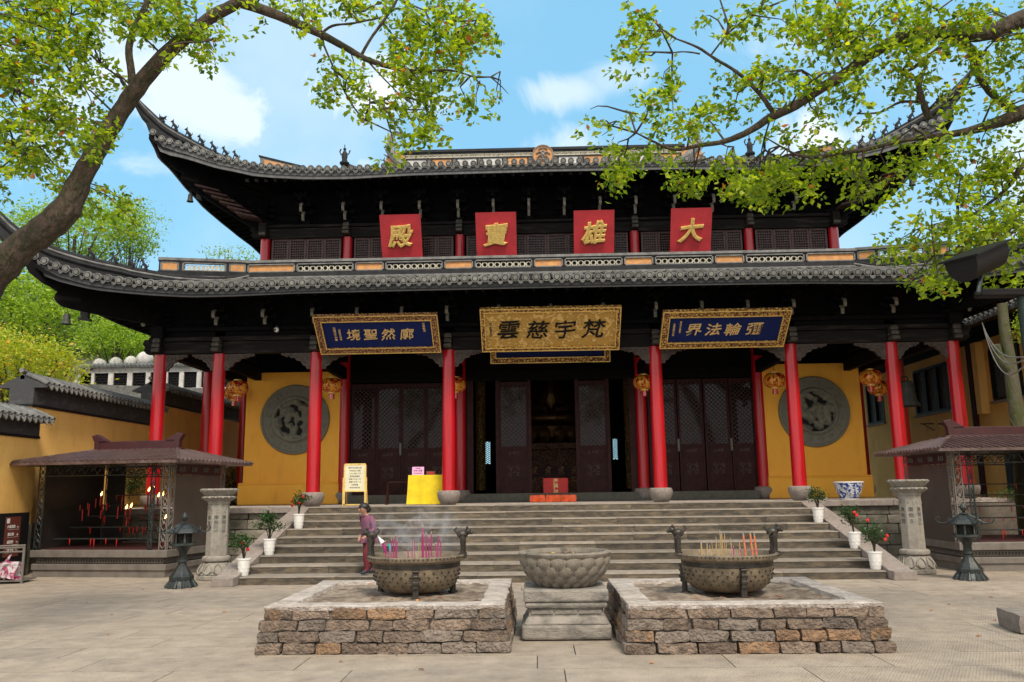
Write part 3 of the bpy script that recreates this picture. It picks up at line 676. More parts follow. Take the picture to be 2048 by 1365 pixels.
def make_roof(rf, name, spacing, botoff, parent=hall, label=None):
    b = MB(); nv = 9
    for L, front, mp in rf.sides():
        xs = sorted(set([round(q, 4) for q in np.concatenate([np.linspace(-L, -L+rf.fll, 16), np.linspace(-L+rf.fll, L-rf.fll, 9), np.linspace(L-rf.fll, L, 16)])]))
        if rf.gable is not None and front:
            xs = sorted(set(xs+[L-rf.gable-1e-3, L-rf.gable+1e-3, -L+rf.gable-1e-3, -L+rf.gable+1e-3]))
        top = []; bot = []
        for x in xs:
            t = L-abs(x); a = rf.we(t) if t > 0 else 0; e = max(a, rf.wl(t, front)); r1 = []; r2 = []
            for j in range(nv+1):
                w_ = lerp(a, e, j/nv); X, Y = mp(x, w_); z = rf.z(t, w_)-.10
                r1.append((X, Y, z)); r2.append((X, Y, z-.13-(.12*math.exp(-t/2) if j == 0 else 0)))
            top.append(r1); bot.append(r2)
        for lay, fl in ((top, False), (bot, True)):
            vs = [p for r in lay for p in r]; fs = []
            for i in range(len(xs)-1):
                for j in range(nv):
                    q = (i*(nv+1)+j, (i+1)*(nv+1)+j, (i+1)*(nv+1)+j+1, i*(nv+1)+j+1); fs.append(tuple(reversed(q)) if fl else q)
            b.cur = 1 if fl else 0
            b.add(vs, fs)
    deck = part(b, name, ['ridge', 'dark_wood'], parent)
    # fascia on four sides
    for si, (L, front, mp) in enumerate(rf.sides()):
        fb = MB(); ts = np.linspace(-L+.03, L-.03, 80); vs = []; fs = []
        for x in ts:
            t = L-abs(x); w0 = rf.we(t)+.03; z = rf.ze(t); zb = z+botoff[0]-botoff[1]*math.exp(-t/2.2)
            if t < .45: zb += .42*(1-t/.45)**2          # the board curls up at the corner
            zt_ = z-.10
            for (w_, zz) in ((w0, zt_), (w0, zb), (w0+.05, zb), (w0+.05, zt_)):
                X, Y = mp(x, w_); vs.append((X, Y, zz))
        for i in range(len(ts)-1):
            for j in range(4):
                k = (j+1) % 4; fs.append((i*4+j, i*4+k, (i+1)*4+k, (i+1)*4+j))
        fs.append((0, 1, 2, 3)); n_ = (len(ts)-1)*4; fs.append((n_+3, n_+2, n_+1, n_))
        fb.add(vs, fs); fb.build('fascia', 'fascia_pale' if name == 'upper_roof' else 'fascia', deck)
    # round tile rows and drip tiles
    dm = MB(); dm.prism([(-.085, .03), (-.06, -.005), (0, -.02), (.06, -.005), (.085, .03), (.078, -.02), (.045, -.075), (0, -.105), (-.045, -.075), (-.078, -.02)], -.012, .012)
    tmp = dm.build('drip', 'tile'); dme = tmp.data; bpy.data.objects.remove(tmp)
    stuff = MB(); dr = spacing*.385
    for si, (L, front, mp) in enumerate(rf.sides()):
        n_ = int(2*L/spacing); 
        for i in range(n_+1):
            x = -L+.12+(2*L-.24)*i/n_; t = L-abs(x); a = rf.we(t); e = rf.wl(t, front)
            if e < a+.12: e = a+.12
            pts = []; N = max(3, int((e-a)/.5))
            for j in range(N+1):
                w_ = lerp(a-.04, e, j/N); X, Y = mp(x, w_); pts.append((X, Y, rf.z(t, max(w_, a))-.02-(.01 if j == 0 else 0)))
            if si == 0:
                rb = MB(); p0 = Vector(pts[0]); pp = [Vector(p)-p0 for p in pts]; rb.tube(pp, .068, 8)
                d = (pp[0]-pp[1]).normalized(); rb.cur = 1
                rb.tube([d*.0-d*.03, d*.018], dr, 14); rb.cur = 2; rb.tube([d*.018, d*.021], dr*.80, 12)
                rb.cur = 1; rb.tube([d*.018, d*.030], dr*.60, 12)
                rb.build('round_tile', ['tile', 'tile_end', 'ridge'], deck, loc=p0+Vector((rnd.uniform(-.012, .012), rnd.uniform(-.02, .015), rnd.uniform(-.008, .008))), smooth=True)
                if i < n_:
                    x2 = x+spacing*.5*(2*L-.24)/(n_*spacing); t2 = L-abs(x2); X, Y = mp(x2, rf.we(t2)-.03)
                    sl = (rf.ze(t2+.01*(1 if x2 < 0 else 1))-rf.ze(max(0, t2-.01)))/.02
                    o = link('drip_tile', dme, deck, (X, Y, rf.ze(t2)-.085)); o.rotation_euler = (R(rnd.uniform(2, 18)), math.atan(sl)*(1 if x2 > 0 else -1)+R(rnd.uniform(-7, 7)), R(rnd.uniform(-6, 6)))
            else: stuff.tube(pts, .07, 5)
    o = part(stuff, 'round_tiles_of_sides_and_back', 'tile', deck); o['kind'] = 'stuff'
    return deck
low = Roof(12.88, -2.35, .45, 5.3, [(0, 7.68), (.1, 7.6), (.35, 7.46), (.75, 7.30), (1.5, 7.09), (2.2, 6.995), (2.9, 6.92), (3.85, 6.85), (4.95, 6.85), (6.5, 6.885), (13, 6.90)], 6.88, .22, .02, 4.1)
upr = Roof(11.6, .66, .54, 6.0, [(0, 12.28), (.06, 12.2), (.3, 12.0), (.6, 11.9), (1.0, 11.81), (1.43, 11.66), (1.92, 11.49), (2.5, 11.37), (2.96, 11.25), (3.5, 11.19), (4.45, 11.13), (5.8, 11.11), (7.6, 11.17), (10, 11.18), (12, 11.19)], 11.17, .26, .0135, 7.34, 5.4)
deckL = make_roof(low, 'lower_roof', .253, (-.285, .15)); deckU = make_roof(upr, 'upper_roof', .24, (-.32, .16))

# rafters under both eaves
def rafters(rf, zin, win, colx, ycol, step, deck):
    me_ = None
    for L, front, mp in rf.sides()[:1]+rf.sides()[2:]:
        x = -L+.25; k = 0
        while x < L-.2:
            t = L-abs(x); lim = (colx if front else 8-ycol)
            xin = max(-lim, min(lim, x*(lim/L if abs(x) > L-rf.fll else 1)))
            xin = x if abs(x) < lim-1 else math.copysign(lerp(lim-1, lim-.1, (abs(x)-lim+1)/(L-lim+1)), x)
            a = Vector((*mp(x, rf.we(t)+.1), rf.ze(t)-.30-.08*math.exp(-t))); q = Vector((*mp(xin, win), zin))
            b = MB(); b.tube([q, lerp(q, a, .55)+Vector((0, 0, -.10*0)), a], .042, 4)
            b.build('rafter', 'dark_wood', deck); x += step; k += 1
rafters(low, 6.95, 2.5, cD, 0, .42, deckL)
rafters(upr, 11.15, 2.7, cC, SY, .42, deckU)
# square rafter ends peeping out behind the upper fascia
M['rafter_end'] = mat('rafter_end', (.05, .05, .055), .7, .3, 5)
tmp = MB().box(-.05, .05, -.05, .05, -.04, .04).build('re', 'rafter_end'); rem = tmp.data; bpy.data.objects.remove(tmp)
for i in range(64): link('rafter_end', rem, deckU, (-9+18*i/63, 1.67, 10.97))

# hip beams at the corners
def hipT(sx, X0, Y0):
    "plane of the hip: local x outward along the diagonal (measured as world X), z up"
    return Matrix(((sx, 0, 0, 0), (-1, sx*.707, 0, X0+Y0), (0, 0, 1, 0), (0, 0, 0, 1)))
for sx in (-1, 1):
    b = MB(); b.prism([(10.3, 6.15), (12.0, 6.33), (12.30, 6.39), (12.36, 6.45), (12.42, 6.56), (12.40, 6.68), (12.36, 6.76), (12.62, 6.90), (12.84, 7.12), (12.93, 7.35), (12.86, 7.5), (12.4, 7.2), (11.5, 6.9), (10.3, 6.8)], -.14, .14, hipT(sx, 10.531, 0)); part(b, 'corner_beam', 'dark_wood', deckL)
    b = MB(); b.box(11.95, 12.425, -.145, .145, 6.50, 6.70, hipT(sx, 10.531, 0)); part(b, 'beam_nose', 'worn_wood', deckL, bevel=.05)
    b = MB(); b.box(11.86, 11.98, -.08, .08, 6.15, 6.36, hipT(sx, 10.531, 0)); b.box(11.82, 12.02, -.1, .1, 6.11, 6.16, hipT(sx, 10.531, 0)); part(b, 'beam_drop', 'fascia', deckL)
    b = MB(); b.prism([(8.9, 9.75), (9.35, 9.97), (10.50, 10.60), (10.70, 10.70), (10.76, 10.80), (10.86, 10.88), (10.88, 11.06), (10.82, 11.10), (11.12, 11.28), (11.38, 11.52), (11.50, 11.78), (11.58, 12.05), (11.4, 12.05), (10.6, 11.62), (9.3, 11.0), (8.9, 10.9)], -.14, .14, hipT(sx, 8.928, SY)); part(b, 'corner_beam', 'dark_wood', deckU)
    b = MB(); b.box(10.45, 10.885, -.145, .145, 10.90, 11.07, hipT(sx, 8.928, SY)); part(b, 'beam_nose', 'worn_wood', deckU, bevel=.04)
    b = MB(); b.box(10.44, 10.54, -.08, .08, 10.45, 10.62, hipT(sx, 8.928, SY)); part(b, 'beam_drop', 'fascia', deckU)
    # fanned boards on the underside of the upper corner
    for k in range(6):
        b = MB(); xx = 9.0+.20*k; zz = 10.12+.13*k
        b.box(xx-.02, xx+.5, .15, .95-.1*k, zz, zz+.06, hipT(sx, 8.928, SY)); b.box(xx-.02, xx+.5, -.95+.1*k, -.15, zz, zz+.06, hipT(sx, 8.928, SY)); part(b, 'corner_arm', 'window_wood', deckU)

# hip ridges with their beasts
def beast(name, x, sx, z, hx, h, parent, kind=0):
    b = MB(); T = Matrix.Translation((sx*x, hx-x, z)) @ Matrix.Scale(h/.3, 4)
    b.box(-.10, .10, -.05, .05, -.06, .0, T)
    if kind == 1:     # bearded guardian with raised arms, standing
        b.lathe([(.07, 0), (.05, .08), (.06, .16), (.035, .22), (.03, .24)], 8, (0, 0, 0), T); b.blob((0, 0, .27), .035, 8, T)
        b.tube([(0, 0, .2), (.08, 0, .17), (.11, 0, .25)], .016, 5, T); b.tube([(0, 0, .2), (-.08, 0, .17), (-.11, 0, .25)], .016, 5, T); b.tube([(0, 0, .29), (0, 0, .37)], .01, 5, T)
    elif kind == 2:   # winged fish at the tip
        b.tube([(-.09, 0, .02), (0, 0, .07), (.09, 0, .06), (.16, 0, .13)], [.045, .06, .04, .015], 7, T); b.tube([(-.03, 0, .1), (-.06, 0, .2)], [.03, .008], 5, T); b.tube([(.1, 0, .06), (.17, 0, .0)], [.03, .008], 5, T)
    else:             # sitting beast facing outwards
        b.tube([(sx*-.08, 0, .02), (sx*-.05, 0, .07), (sx*.02, 0, .15), (sx*.05, 0, .21)], [.035, .05, .04, .03], 7, T)
        b.blob((sx*.06, 0, .245), (.045, .03, .035), 8, T); b.tube([(sx*.08, 0, .235), (sx*.115, 0, .235)], .018, 5, T)
        b.tube([(sx*.04, 0, .14), (sx*.07, 0, .07), (sx*.085, 0, .0)], [.022, .016, .016], 5, T); b.tube([(sx*-.05, 0, .05), (sx*-.01, 0, .0)], .022, 5, T)
        b.tube([(sx*-.08, 0, .03), (sx*-.13, 0, .07), (sx*-.12, 0, .13)], [.018, .014, .008], 5, T); b.tube([(sx*.05, 0, .27), (sx*.03, 0, .31)], .012, 4, T)
    return b.build(name, 'ridge', parent, smooth=True)
lowtop = [(8.85, 8.13), (9.4, 7.86), (10.2, 7.72), (10.70, 7.69), (11.19, 7.70), (11.39, 7.735), (11.83, 7.76), (12.256, 7.83), (12.63, 7.93), (13.037, 8.16), (13.2, 8.29), (13.40, 8.52), (13.68, 8.90), (13.95, 9.38), (14.15, 9.85), (14.2, 10.0)]
uptop = [(6.3, 13.0), (8.2, 12.05), (9.0, 11.93), (10.06, 12.06), (10.378, 12.15), (10.72, 12.28), (11.06, 12.41), (11.337, 12.55), (11.573, 12.76), (11.82, 13.0), (12.05, 13.27), (12.22, 13.52), (12.25, 13.62), (12.33, 13.64)]
for sx in (-1, 1):
    for rf, hx, top, deck in ((low, 10.531, lowtop, deckL), (upr, 12.27, uptop, deckU)):
        sp = smooth_path(top, 3); P = [(sx*p[0], hx-p[0], p[1]) for p in sp]
        def taper(p): s0 = rf.Xc+(.45 if rf is low else .12); return 1 if p[0] < s0 else max(.28, 1-(p[0]-s0)/(.85 if rf is low else .5))
        # body below the cap
        vs = []; fs = []; b = MB()
        for q, p in zip(sp, P):
            t = rf.Xc-q[0]; k = taper(q); zb = rf.z(max(t, 0), max(t, 0))-.12 if t > 0 else p[2]-(.58 if rf is low else .42)*k
            zb = max(min(zb, p[2]-.12*k), p[2]-.6); hw = .10*k; 
            for (a, zz) in ((-hw, zb), (-hw, p[2]-.15*k), (hw, p[2]-.15*k), (hw, zb)):
                vs.append((p[0]+a*.707, p[1]+sx*a*.707, zz))
        for i in range(len(P)-1):
            for j in range(4): kk = (j+1) % 4; fs.append((i*4+j, i*4+kk, (i+1)*4+kk, (i+1)*4+j))
        b.add(vs, fs); b.build('hip_ridge', 'ridge', deck)
        for (dz, rad, mm) in ((-.24, .06, 'ridge'), (-.06, .075, 'ridge'), (-.135, .035, 'ridge_pale')):
            b = MB(); b.tube([(p[0]-(sx*.06 if dz < -.1 else 0), p[1]-(.075 if dz < -.1 else 0), p[2]+dz*taper(q)) for q, p in zip(sp, P)], [rad*max(.35, taper(q)) for q in sp], 8); b.build('ridge_roll', mm, deck, smooth=True)
    for X in (11.38, 11.10, 10.80, 10.52, 10.24, 9.97, 9.72):
        z = interp(X, uptop)+.02; beast('ridge_beast', X, sx, z, 12.27, .30, deckU, 2 if X > 11.3 else 0)
    for X in (12.75, 11.9, 11.5, 11.2, 10.95):
        beast('ridge_beast', X, sx, interp(X, lowtop)+.02, 10.531, .28, deckL, 2 if X > 12.5 else 0)
    # descending ridge of the upper roof with a guardian at its foot
    b = MB(); pth = []
    for k in range(8):
        Y = lerp(2.2, 7.9, k/7); w_ = Y-upr.Yc; pth.append((sx*6.15, Y, upr.z(5.45, w_)-.1))
    b.sweep(pth, [(-.1, 0), (-.1, .34), (.1, .34), (.1, 0)]); b.build('descending_ridge', 'ridge', deckU)
    g = MB(); T = Matrix.Translation((sx*6.15, 2.0, upr.z(5.45, 1.4)+.08)); g.lathe([(.06, 0), (.13, .10), (.15, .12), (.15, .16), (.06, .16)], 8, (0, 0, 0), T)
    g.lathe([(.10, .16), (.08, .26), (.10, .38), (.06, .5), (.03, .54)], 8, (0, 0, 0), T); g.blob((0, 0, .59), .05, 8, T)
    g.tube([(0, 0, .48), (.12, 0, .42), (.17, 0, .55)], .022, 5, T); g.tube([(0, 0, .48), (-.12, 0, .42), (-.15, 0, .52), (-.11, 0, .6)], .022, 5, T); g.tube([(0, 0, .62), (0, 0, .74)], .014, 5, T)
    g.build('ridge_guardian', 'ridge', deckU, smooth=True)
    # gable wall
    b = MB(); zz = upr.z(5.4, 5.4)-.15
    b.prism([(upr.Yc+5.4, zz), (16-upr.Yc-5.4, zz), (9.0, 13.3), (8, 13.5), (7.0, 13.3)], sx*6.12-.05, sx*6.12+.05, axis='X'); b.build('gable_wall', 'ridge_tan', deckU)

for sx in (-1, 1):
    T = hipT(sx, 8.928, SY)
    b = MB(); b.prism([(8.1, 11.8), (9.12, 11.95), (9.14, 12.34), (8.1, 12.40)], -.08, .08, T); b.build('hip_band', 'ridge_pale', deckU)
    b = MB(); b.prism([(8.15, 12.0), (9.02, 12.06), (9.03, 12.26), (8.15, 12.32)], -.095, .095, T); b.build('tan_panel', 'ridge_tan', deckU)
    b = MB(); b.prism([(8.05, 12.36), (9.16, 12.30), (9.17, 12.36), (8.05, 12.42)], -.11, .11, T); b.build('band_cap', 'ridge', deckU)
# openwork band along the top of the lower roof
def ring_row(b, x0, x1, y, z, r, th, n_, T=None):
    for i in range(n_):
        cx = lerp(x0, x1, (i+.5)/n_)
        if i % 2 == 0: b.tube([(cx+r*math.cos(a*math.pi/4), y, z+r*math.sin(a*math.pi/4)) for a in range(9)], th, 4, T)
        else:
            h = (x1-x0)/n_*.5
            b.tube([(cx-h, y, z+r), (cx, y, z+r*.1), (cx+h, y, z+r)], th, 4, T); b.tube([(cx-h, y, z-r), (cx, y, z-r*.1), (cx+h, y, z-r)], th, 4, T)
band = thing('x', 'x', 'x'); bpy.data.objects.remove(band)
def band_run(x0, x1, T, deck, panels, z0, z1, back=True):
    "panels: list of (kind, xa, xb); frame, tan or lace infill, in local x/z of T"
    b = MB(); b.box(x0, x1, -.09, .09, z1-.075, z1, T); part(b, 'ridge_cap', 'ridge_pale', deck)
    b = MB(); b.box(x0, x1, -.07, .07, z1-.12, z1-.077, T); b.box(x0, x1, -.08, .08, z0, z0+.07, T); part(b, 'ridge_rail', 'ridge', deck)
    b = MB(); b.box(x0, x1, -.10, .10, z0-.13, z0-.07, T); part(b, 'ridge_roll', 'ridge_pale', deck)
    b = MB(); b.box(x0, x1, -.09, .09, z0-.32, z0-.132, T); b.box(x0, x1, -.08, .08, z0-.058, z0-.002, T); part(b, 'ridge_base', 'ridge', deck)
    a0, a1 = z0+.07, z1-.12
    for kind, xa, xb in panels:
        b = MB()
        for (p, q, r_, s_) in ((xa, xb, a0, a0+.03), (xa, xb, a1-.03, a1), (xa, xa+.035, a0, a1), (xb-.035, xb, a0, a1)): b.box(p, q, -.085, .06, r_, s_, T)
        fr = part(b, 'panel_frame', 'ridge_pale', deck)
        for xx in (xa-.03, xb): b2 = MB(); b2.box(xx, xx+.03, -.05, .05, a0, a1, T); part(b2, 'panel_post', 'ridge', deck)
        b = MB()
        if kind == 'tan': b.box(xa+.035, xb-.035, -.04, .04, a0+.03, a1-.03, T); part(b, 'tan_panel', 'ridge_tan', deck)
        else:
            ring_row(b, xa+.06, xb-.06, -.03, (a0+a1)/2-.02, (a1-a0)*.5-.055, .016, 17, T); part(b, 'lace_panel', 'ridge_lace', deck)
            if back:
                b = MB(); b.box(xa+.035, xb-.035, .02, .05, a0+.03, a1-.03, T); part(b, 'dark_backing', 'black', deck)
T = Matrix.Translation((0, 1.65, 0))
pan = []
for k in range(-3, 4):
    c_ = 2.62*k; wd = .44
    xa, xb = max(-8.86, c_-wd), min(8.86, c_+wd)
    if k == -3: xa = -8.86
    if k == 3: xb = 8.86
    pan.append(('tan', xa+.02, xb-.02))
    if k < 3: pan.append(('lace', c_+wd+.03, c_+2.62-wd-.03))
band_run(-8.9, 8.9, T, deckL, pan, 8.01, 8.45)
for sx in (-1, 1):
    T = Matrix(((sx, 0, 0, 0), (-1, sx*.707, 0, 10.531), (0, 0, 1, 0), (0, 0, 0, 1)))
    sh = Matrix.Identity(4); sh[2][0] = -.21; sh[2][3] = .21*8.9
    band_run(8.86, 10.68, T @ sh, deckL, [('tan', 8.9, 9.26), ('lace', 9.32, 10.22), ('tan', 10.28, 10.64)], 8.03, 8.47, back=False)

# main ridge of the upper roof
zr0, zr1 = 13.5, 14.46
rg = MB(); rg.box(-5.3, 5.3, 7.86, 8.14, zr0-.2, zr0+.12); rg.box(-5.3, 5.3, 7.95, 8.05, zr0, zr1-.1); mr_ = part(rg, 'main_ridge', 'ridge_pale', deckU)
b = MB(); b.box(-5.35, 5.35, 7.84, 8.16, zr1-.10, zr1); b.box(-5.3, 5.3, 7.88, 8.12, zr1-.16, zr1-.102); part(b, 'ridge_cap', 'ridge', deckU)
b = MB(); b.box(-5.3, 5.3, 7.90, 8.10, zr1-.31, zr1-.285); b.box(-5.3, 5.3, 7.90, 8.10, zr1-.2, zr1-.175); ring_row(b, -5.2, 5.2, 7.92, zr1-.243, .034, .012, 120); part(b, 'ridge_lace', 'ridge_lace', deckU)
for k in range(11):
    c_ = -4.8+.96*k
    if abs(c_) < .3: continue
    b = MB(); b.box(c_-.36, c_+.36, 7.91, 7.96, zr0+.1, zr1-.36); part(b, 'ridge_panel', 'ridge_tan' if k % 3 == 1 else 'white_plaster', deckU)
    b = MB()
    for (p, q, r_, s_) in ((c_-.42, c_-.37, zr0+.1, zr1-.32), (c_+.37, c_+.42, zr0+.1, zr1-.32), (c_-.37, c_+.37, zr1-.37, zr1-.33)): b.box(p, q, 7.88, 7.97, r_, s_)
    part(b, 'panel_frame', 'ridge', deckU)
b = MB(); T = Matrix.Translation((0, 7.84, 14.14)) @ Matrix.Rotation(math.pi/2, 4, 'X'); b.lathe([(.40, -.12), (.40, .04), (.36, .06), (.34, .02), (.01, .02)], 32, (0, 0, 0), T); md = part(b, 'ridge_medallion', 'ridge_tan', deckU)
b = MB(); T2 = Matrix.Translation((0, 7.80, 14.14))
b.tube([(.38*math.cos(a*math.pi/12), 0, .38*math.sin(a*math.pi/12)) for a in range(25)], .025, 6, T2)
b.blob((0, -.02, .02), (.07, .04, .09), 8, T2); b.blob((0, -.03, .13), .045, 8, T2); b.tube([(-.25, 0, .05), (-.12, -.02, .12), (0, -.02, .05), (.14, -.02, .1), (.27, 0, .02)], .03, 6, T2)
b.tube([(-.22, 0, -.12), (-.1, -.02, -.02), (.0, -.02, -.12), (.12, -.02, -.05), (.22, 0, -.16)], .03, 6, T2); b.tube([(-.17, 0, .2), (-.06, -.02, .27), (.07, -.02, .27), (.17, 0, .2)], .022, 6, T2); b.blob((0, -.02, -.2), .06, 8, T2)
b.build('medallion_relief', 'ridge_pale', deckU, loc=(0, 0, 0), smooth=True)
for sx in (-1, 1):
    b = MB(); b.prism([(sx*q, r_) for q, r_ in ((5.0, zr0), (6.0, zr0), (6.05, zr0+.5), (5.85, zr0+.9), (5.6, zr0+.95), (5.3, zr1-.1))], 7.9, 8.1)
    part(b, 'ridge_end', 'ridge_tan', deckU)
    b = MB(); b.tube([(sx*5.2, 7.88, zr0+.3), (sx*5.6, 7.86, zr0+.6), (sx*5.85, 7.86, zr0+1.0), (sx*5.8, 7.86, zr0+1.4), (sx*5.62, 7.86, zr0+1.75), (sx*5.48, 7.86, zr0+1.68), (sx*5.47, 7.86, zr0+1.55)], [.14, .17, .15, .12, .08, .06, .04], 8)
    for k in range(5): b.tube([(sx*(5.9-.02*k), 7.88, zr0+.5+.22*k), (sx*(6.1-.04*k), 7.88, zr0+.62+.22*k)], [.05, .015], 5)
    part(b, 'ridge_dragon', 'ridge_pale', deckU, smooth=True)

# ------------------------------------------------------------ hall walls, doors, windows
b = MB()
b.box(-cD, cD, .06, .12, 6.12, 7.33); part(b, 'eave_board', 'dark_wood')
b = MB(); b.box(-cC, cC, SY+.06, SY+.12, 10.06, 11.78); part(b, 'eave_board', 'dark_wood')
for sx in (-1, 1):
    b = MB(); b.box(sx*cD-.04, sx*cD+.04, .1, 15.9, 6.12, 7.33); b.box(sx*cC-.04, sx*cC+.04, SY+.1, 12.6, 10.06, 11.78); b.box(sx*cC-.04, sx*cC+.04, SY+.1, 12.6, 8.0, 9.62); part(b, 'side_board', 'dark_wood')
b = MB(); b.box(-cC, cC, 12.6, 12.68, 5.3, 9.0); b.box(-cC, cC, 12.6, 12.68, 9.6, 11.78); b.box(-cD, cD, 15.9, 15.98, 5.0, 7.33); part(b, 'back_board', 'dark_wood')
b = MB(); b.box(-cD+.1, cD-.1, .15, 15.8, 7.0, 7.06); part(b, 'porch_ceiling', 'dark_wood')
b = MB(); b.box(-9.2, 9.2, SY+.1, SY+.2, 5.3, 8.85); part(b, 'front_board', 'dark_wood')
for sx in (-1, 1):
    X0, X1 = sorted((sx*6.40, sx*9.28))
    b = MB(); b.box(X0, X1, 3.2, 3.62, TZ, 5.34); part(b, 'yellow_wall', 'ochre')
    X2, X3 = sorted((sx*6.36, sx*9.40)); b = MB(); b.box(X2, X3, 3.08, 3.70, TZ, 1.95, ); b.box(X2, X3, 3.08, 3.7, 1.951, 2.01, None, 0, .05); part(b, 'wall_plinth', 'ochre', bevel=.03)
    X2, X3 = sorted((sx*8.93, sx*9.27)); b = MB(); b.box(X2, X3, 3.63, 13, TZ, 5.34); part(b, 'side_wall', 'ochre')
    # round stone relief
    cxm = -7.75 if sx < 0 else 7.86; cz = 3.89
    b = MB(); T = Matrix.Translation((cxm, 3.2, cz)) @ Matrix.Rotation(math.pi/2, 4, 'X')
    b.lathe([(1.05, -.02), (1.06, .05), (1.04, .085), (.99, .09), (.975, .06), (.72, .055), (.70, .10), (.665, .11), (.65, .06), (.64, -.0)], 72, (0, 0, 0), T, cap=False)
    me_ = part(b, 'relief_rim', 'relief', smooth=True)
    b = MB(); nr, na = 26, 110; vs = []; fs = []
    for j in range(nr+1):
        r = .66*j/nr
        for i in range(na):
            a = 2*math.pi*i/na; x, z = r*math.cos(a), r*math.sin(a)
            h = nz3((x*4.4+sx*7, z*4.4, 3), 1)*.9+nz3((x*9+sx, z*9, 8), 1)*.35
            hh = -.02+.13*max(-.6, min(1, h*1.8)); 
            if h < -.17: hh = -.125
            if j > nr-3: hh = .03
            vs.append((cxm+x, 3.07-hh, cz+z))
    for j in range(nr):
        for i in range(na): k = (i+1) % na; fs.append((j*na+i, (j+1)*na+i, (j+1)*na+k, j*na+k))
    b.add(vs, fs); b.cur = 1; b.lathe([(.65, .025), (.65, .03)], 32, (0, 0, 0), T)  # black disc stands in for the shade inside the relief's holes
    part(b, 'carved_relief', ['relief', 'black'], me_, smooth=True)
    for k in range(16):
        b = MB(); a = 2*math.pi*k/16+.2; r0 = .85; c0 = Vector((cxm+r0*math.cos(a), 3.135, cz+r0*math.sin(a)))
        b.tube([c0+Vector((q*.0135*math.cos(q*.8+a*2), 0, q*.0135*math.sin(q*.8+a*2))) for q in range(9)], .013, 5)
        part(b, 'scroll_relief', 'relief', me_)
    # dark inner posts beside the doors
    X2, X3 = sorted((sx*6.10, sx*6.22)); b = MB(); b.box(X2, X3, 3.36, 3.5, TZ, 5.3); part(b, 'door_post', 'door_wood')
b = MB(); b.box(-6.1, 6.1, 3.12, 3.52, TZ, 1.60); part(b, 'threshold', 'carved_dark', bevel=.015)
b = MB(); b.box(-6.12, 6.12, 3.38, 3.5, 5.12, 5.32); b.box(-6.12, 6.12, 3.36, 3.52, 5.0, 5.118); part(b, 'lintel', 'dark_wood')
for X in (-3.02, 3.04, -2.45, -1.62, -.64, .80, 1.74, 2.47):
    wd = .10 if abs(X) > 2 else .05
    b = MB(); b.box(X-wd, X+wd, 3.37, 3.51, 1.60, 5.0); part(b, 'door_post', 'door_wood')
for X in (-2.78, 2.78):
    b = MB(); b.box(X-.25, X+.25, 3.40, 3.46, 1.60, 5.0); part(b, 'door_panel', 'dark_wood')
M['lattice_wood'] = mat('lattice_wood', (.05, .02, .018), .5, .4, 6, spec=.3)
def door_meshes(w_, h=3.36):
    "door leaf, local origin at bottom centre, front towards -Y"
    fr = MB(); s_ = .055
    for x in (-w_/2, w_/2-s_): fr.box(x, x+s_, -.03, .03, 0, h)
    rails = [0, .30, .36, .98, 1.04, 1.32, h-.12]
    for z0, z1 in ((0, .05), (.30, .36), (.98, 1.04), (1.34, 1.40), (h-.12, h)): fr.box(-w_/2+s_, w_/2-s_, -.028, .028, z0, z1)
    la = MB(); x0, x1, z0, z1 = -w_/2+s_, w_/2-s_, 1.40, h-.12; st_ = .092; th = .012
    W_ = x1-x0; H_ = z1-z0
    k = -H_
    while k < W_:
        for sg in (1, -1):
            xa, xb = max(0, k), min(W_, k+H_)
            if xb-xa > .03:
                za, zb = xa-k, xb-k
                if sg > 0: p, q = (x0+xa, za+z0), (x0+xb, zb+z0)
                else: p, q = (x1-xa, za+z0), (x1-xb, zb+z0)
                d = Vector((q[0]-p[0], 0, q[1]-p[1])).normalized(); n_ = Vector((-d.z, 0, d.x))*th
                y0, y1 = (-.022, -.006) if sg > 0 else (-.008, .010)
                P = Vector((p[0], 0, p[1])); Q = Vector((q[0], 0, q[1]))
                la.add([(P+n_).xz[:1]+(y0,)+(P+n_).xz[1:], (P-n_).xz[:1]+(y0,)+(P-n_).xz[1:], (Q-n_).xz[:1]+(y0,)+(Q-n_).xz[1:], (Q+n_).xz[:1]+(y0,)+(Q+n_).xz[1:],
                        (P+n_).xz[:1]+(y1,)+(P+n_).xz[1:], (P-n_).xz[:1]+(y1,)+(P-n_).xz[1:], (Q-n_).xz[:1]+(y1,)+(Q-n_).xz[1:], (Q+n_).xz[:1]+(y1,)+(Q+n_).xz[1:]],
                       [(0, 1, 2, 3), (7, 6, 5, 4), (0, 4, 5, 1), (2, 6, 7, 3), (0, 3, 7, 4), (1, 5, 6, 2)])
        k += st_*1.414
    pn = MB()
    for z0_, z1_ in ((.05, .30), (.36, .98), (1.04, 1.34)):
        pn.box(-w_/2+s_, w_/2-s_, -.005, .015, z0_, z1_)
        a = .045; X = w_/2-s_-a
        for (p, q, r_, t_) in ((-X, X, z0_+a, z0_+a+.014), (-X, X, z1_-a-.014, z1_-a), (-X, -X+.014, z0_+a, z1_-a), (X-.014, X, z0_+a, z1_-a)): pn.box(p, q, -.018, -.004, r_, t_)
    cv = MB()
    for (cx, cz, r) in ((0, .67, .15), (-.13, .76, .07), (.13, .76, .07), (-.12, .55, .07), (.12, .55, .07), (-.12, 1.19, .05), (0, 1.19, .05), (.12, 1.19, .05)):
        cx *= w_/.76; pts = [(cx+r*(1-.09*t)*math.cos(t*.75+cx*9), -.012, cz+r*(1-.09*t)*math.sin(t*.75+cx*9)) for t in range(10)]
        cv.tube(pts, .014, 5)
    gl = MB(); gl.box(-w_/2+s_, w_/2-s_, .014, .020, 1.40, h-.12)
    return fr, la, pn, cv, gl
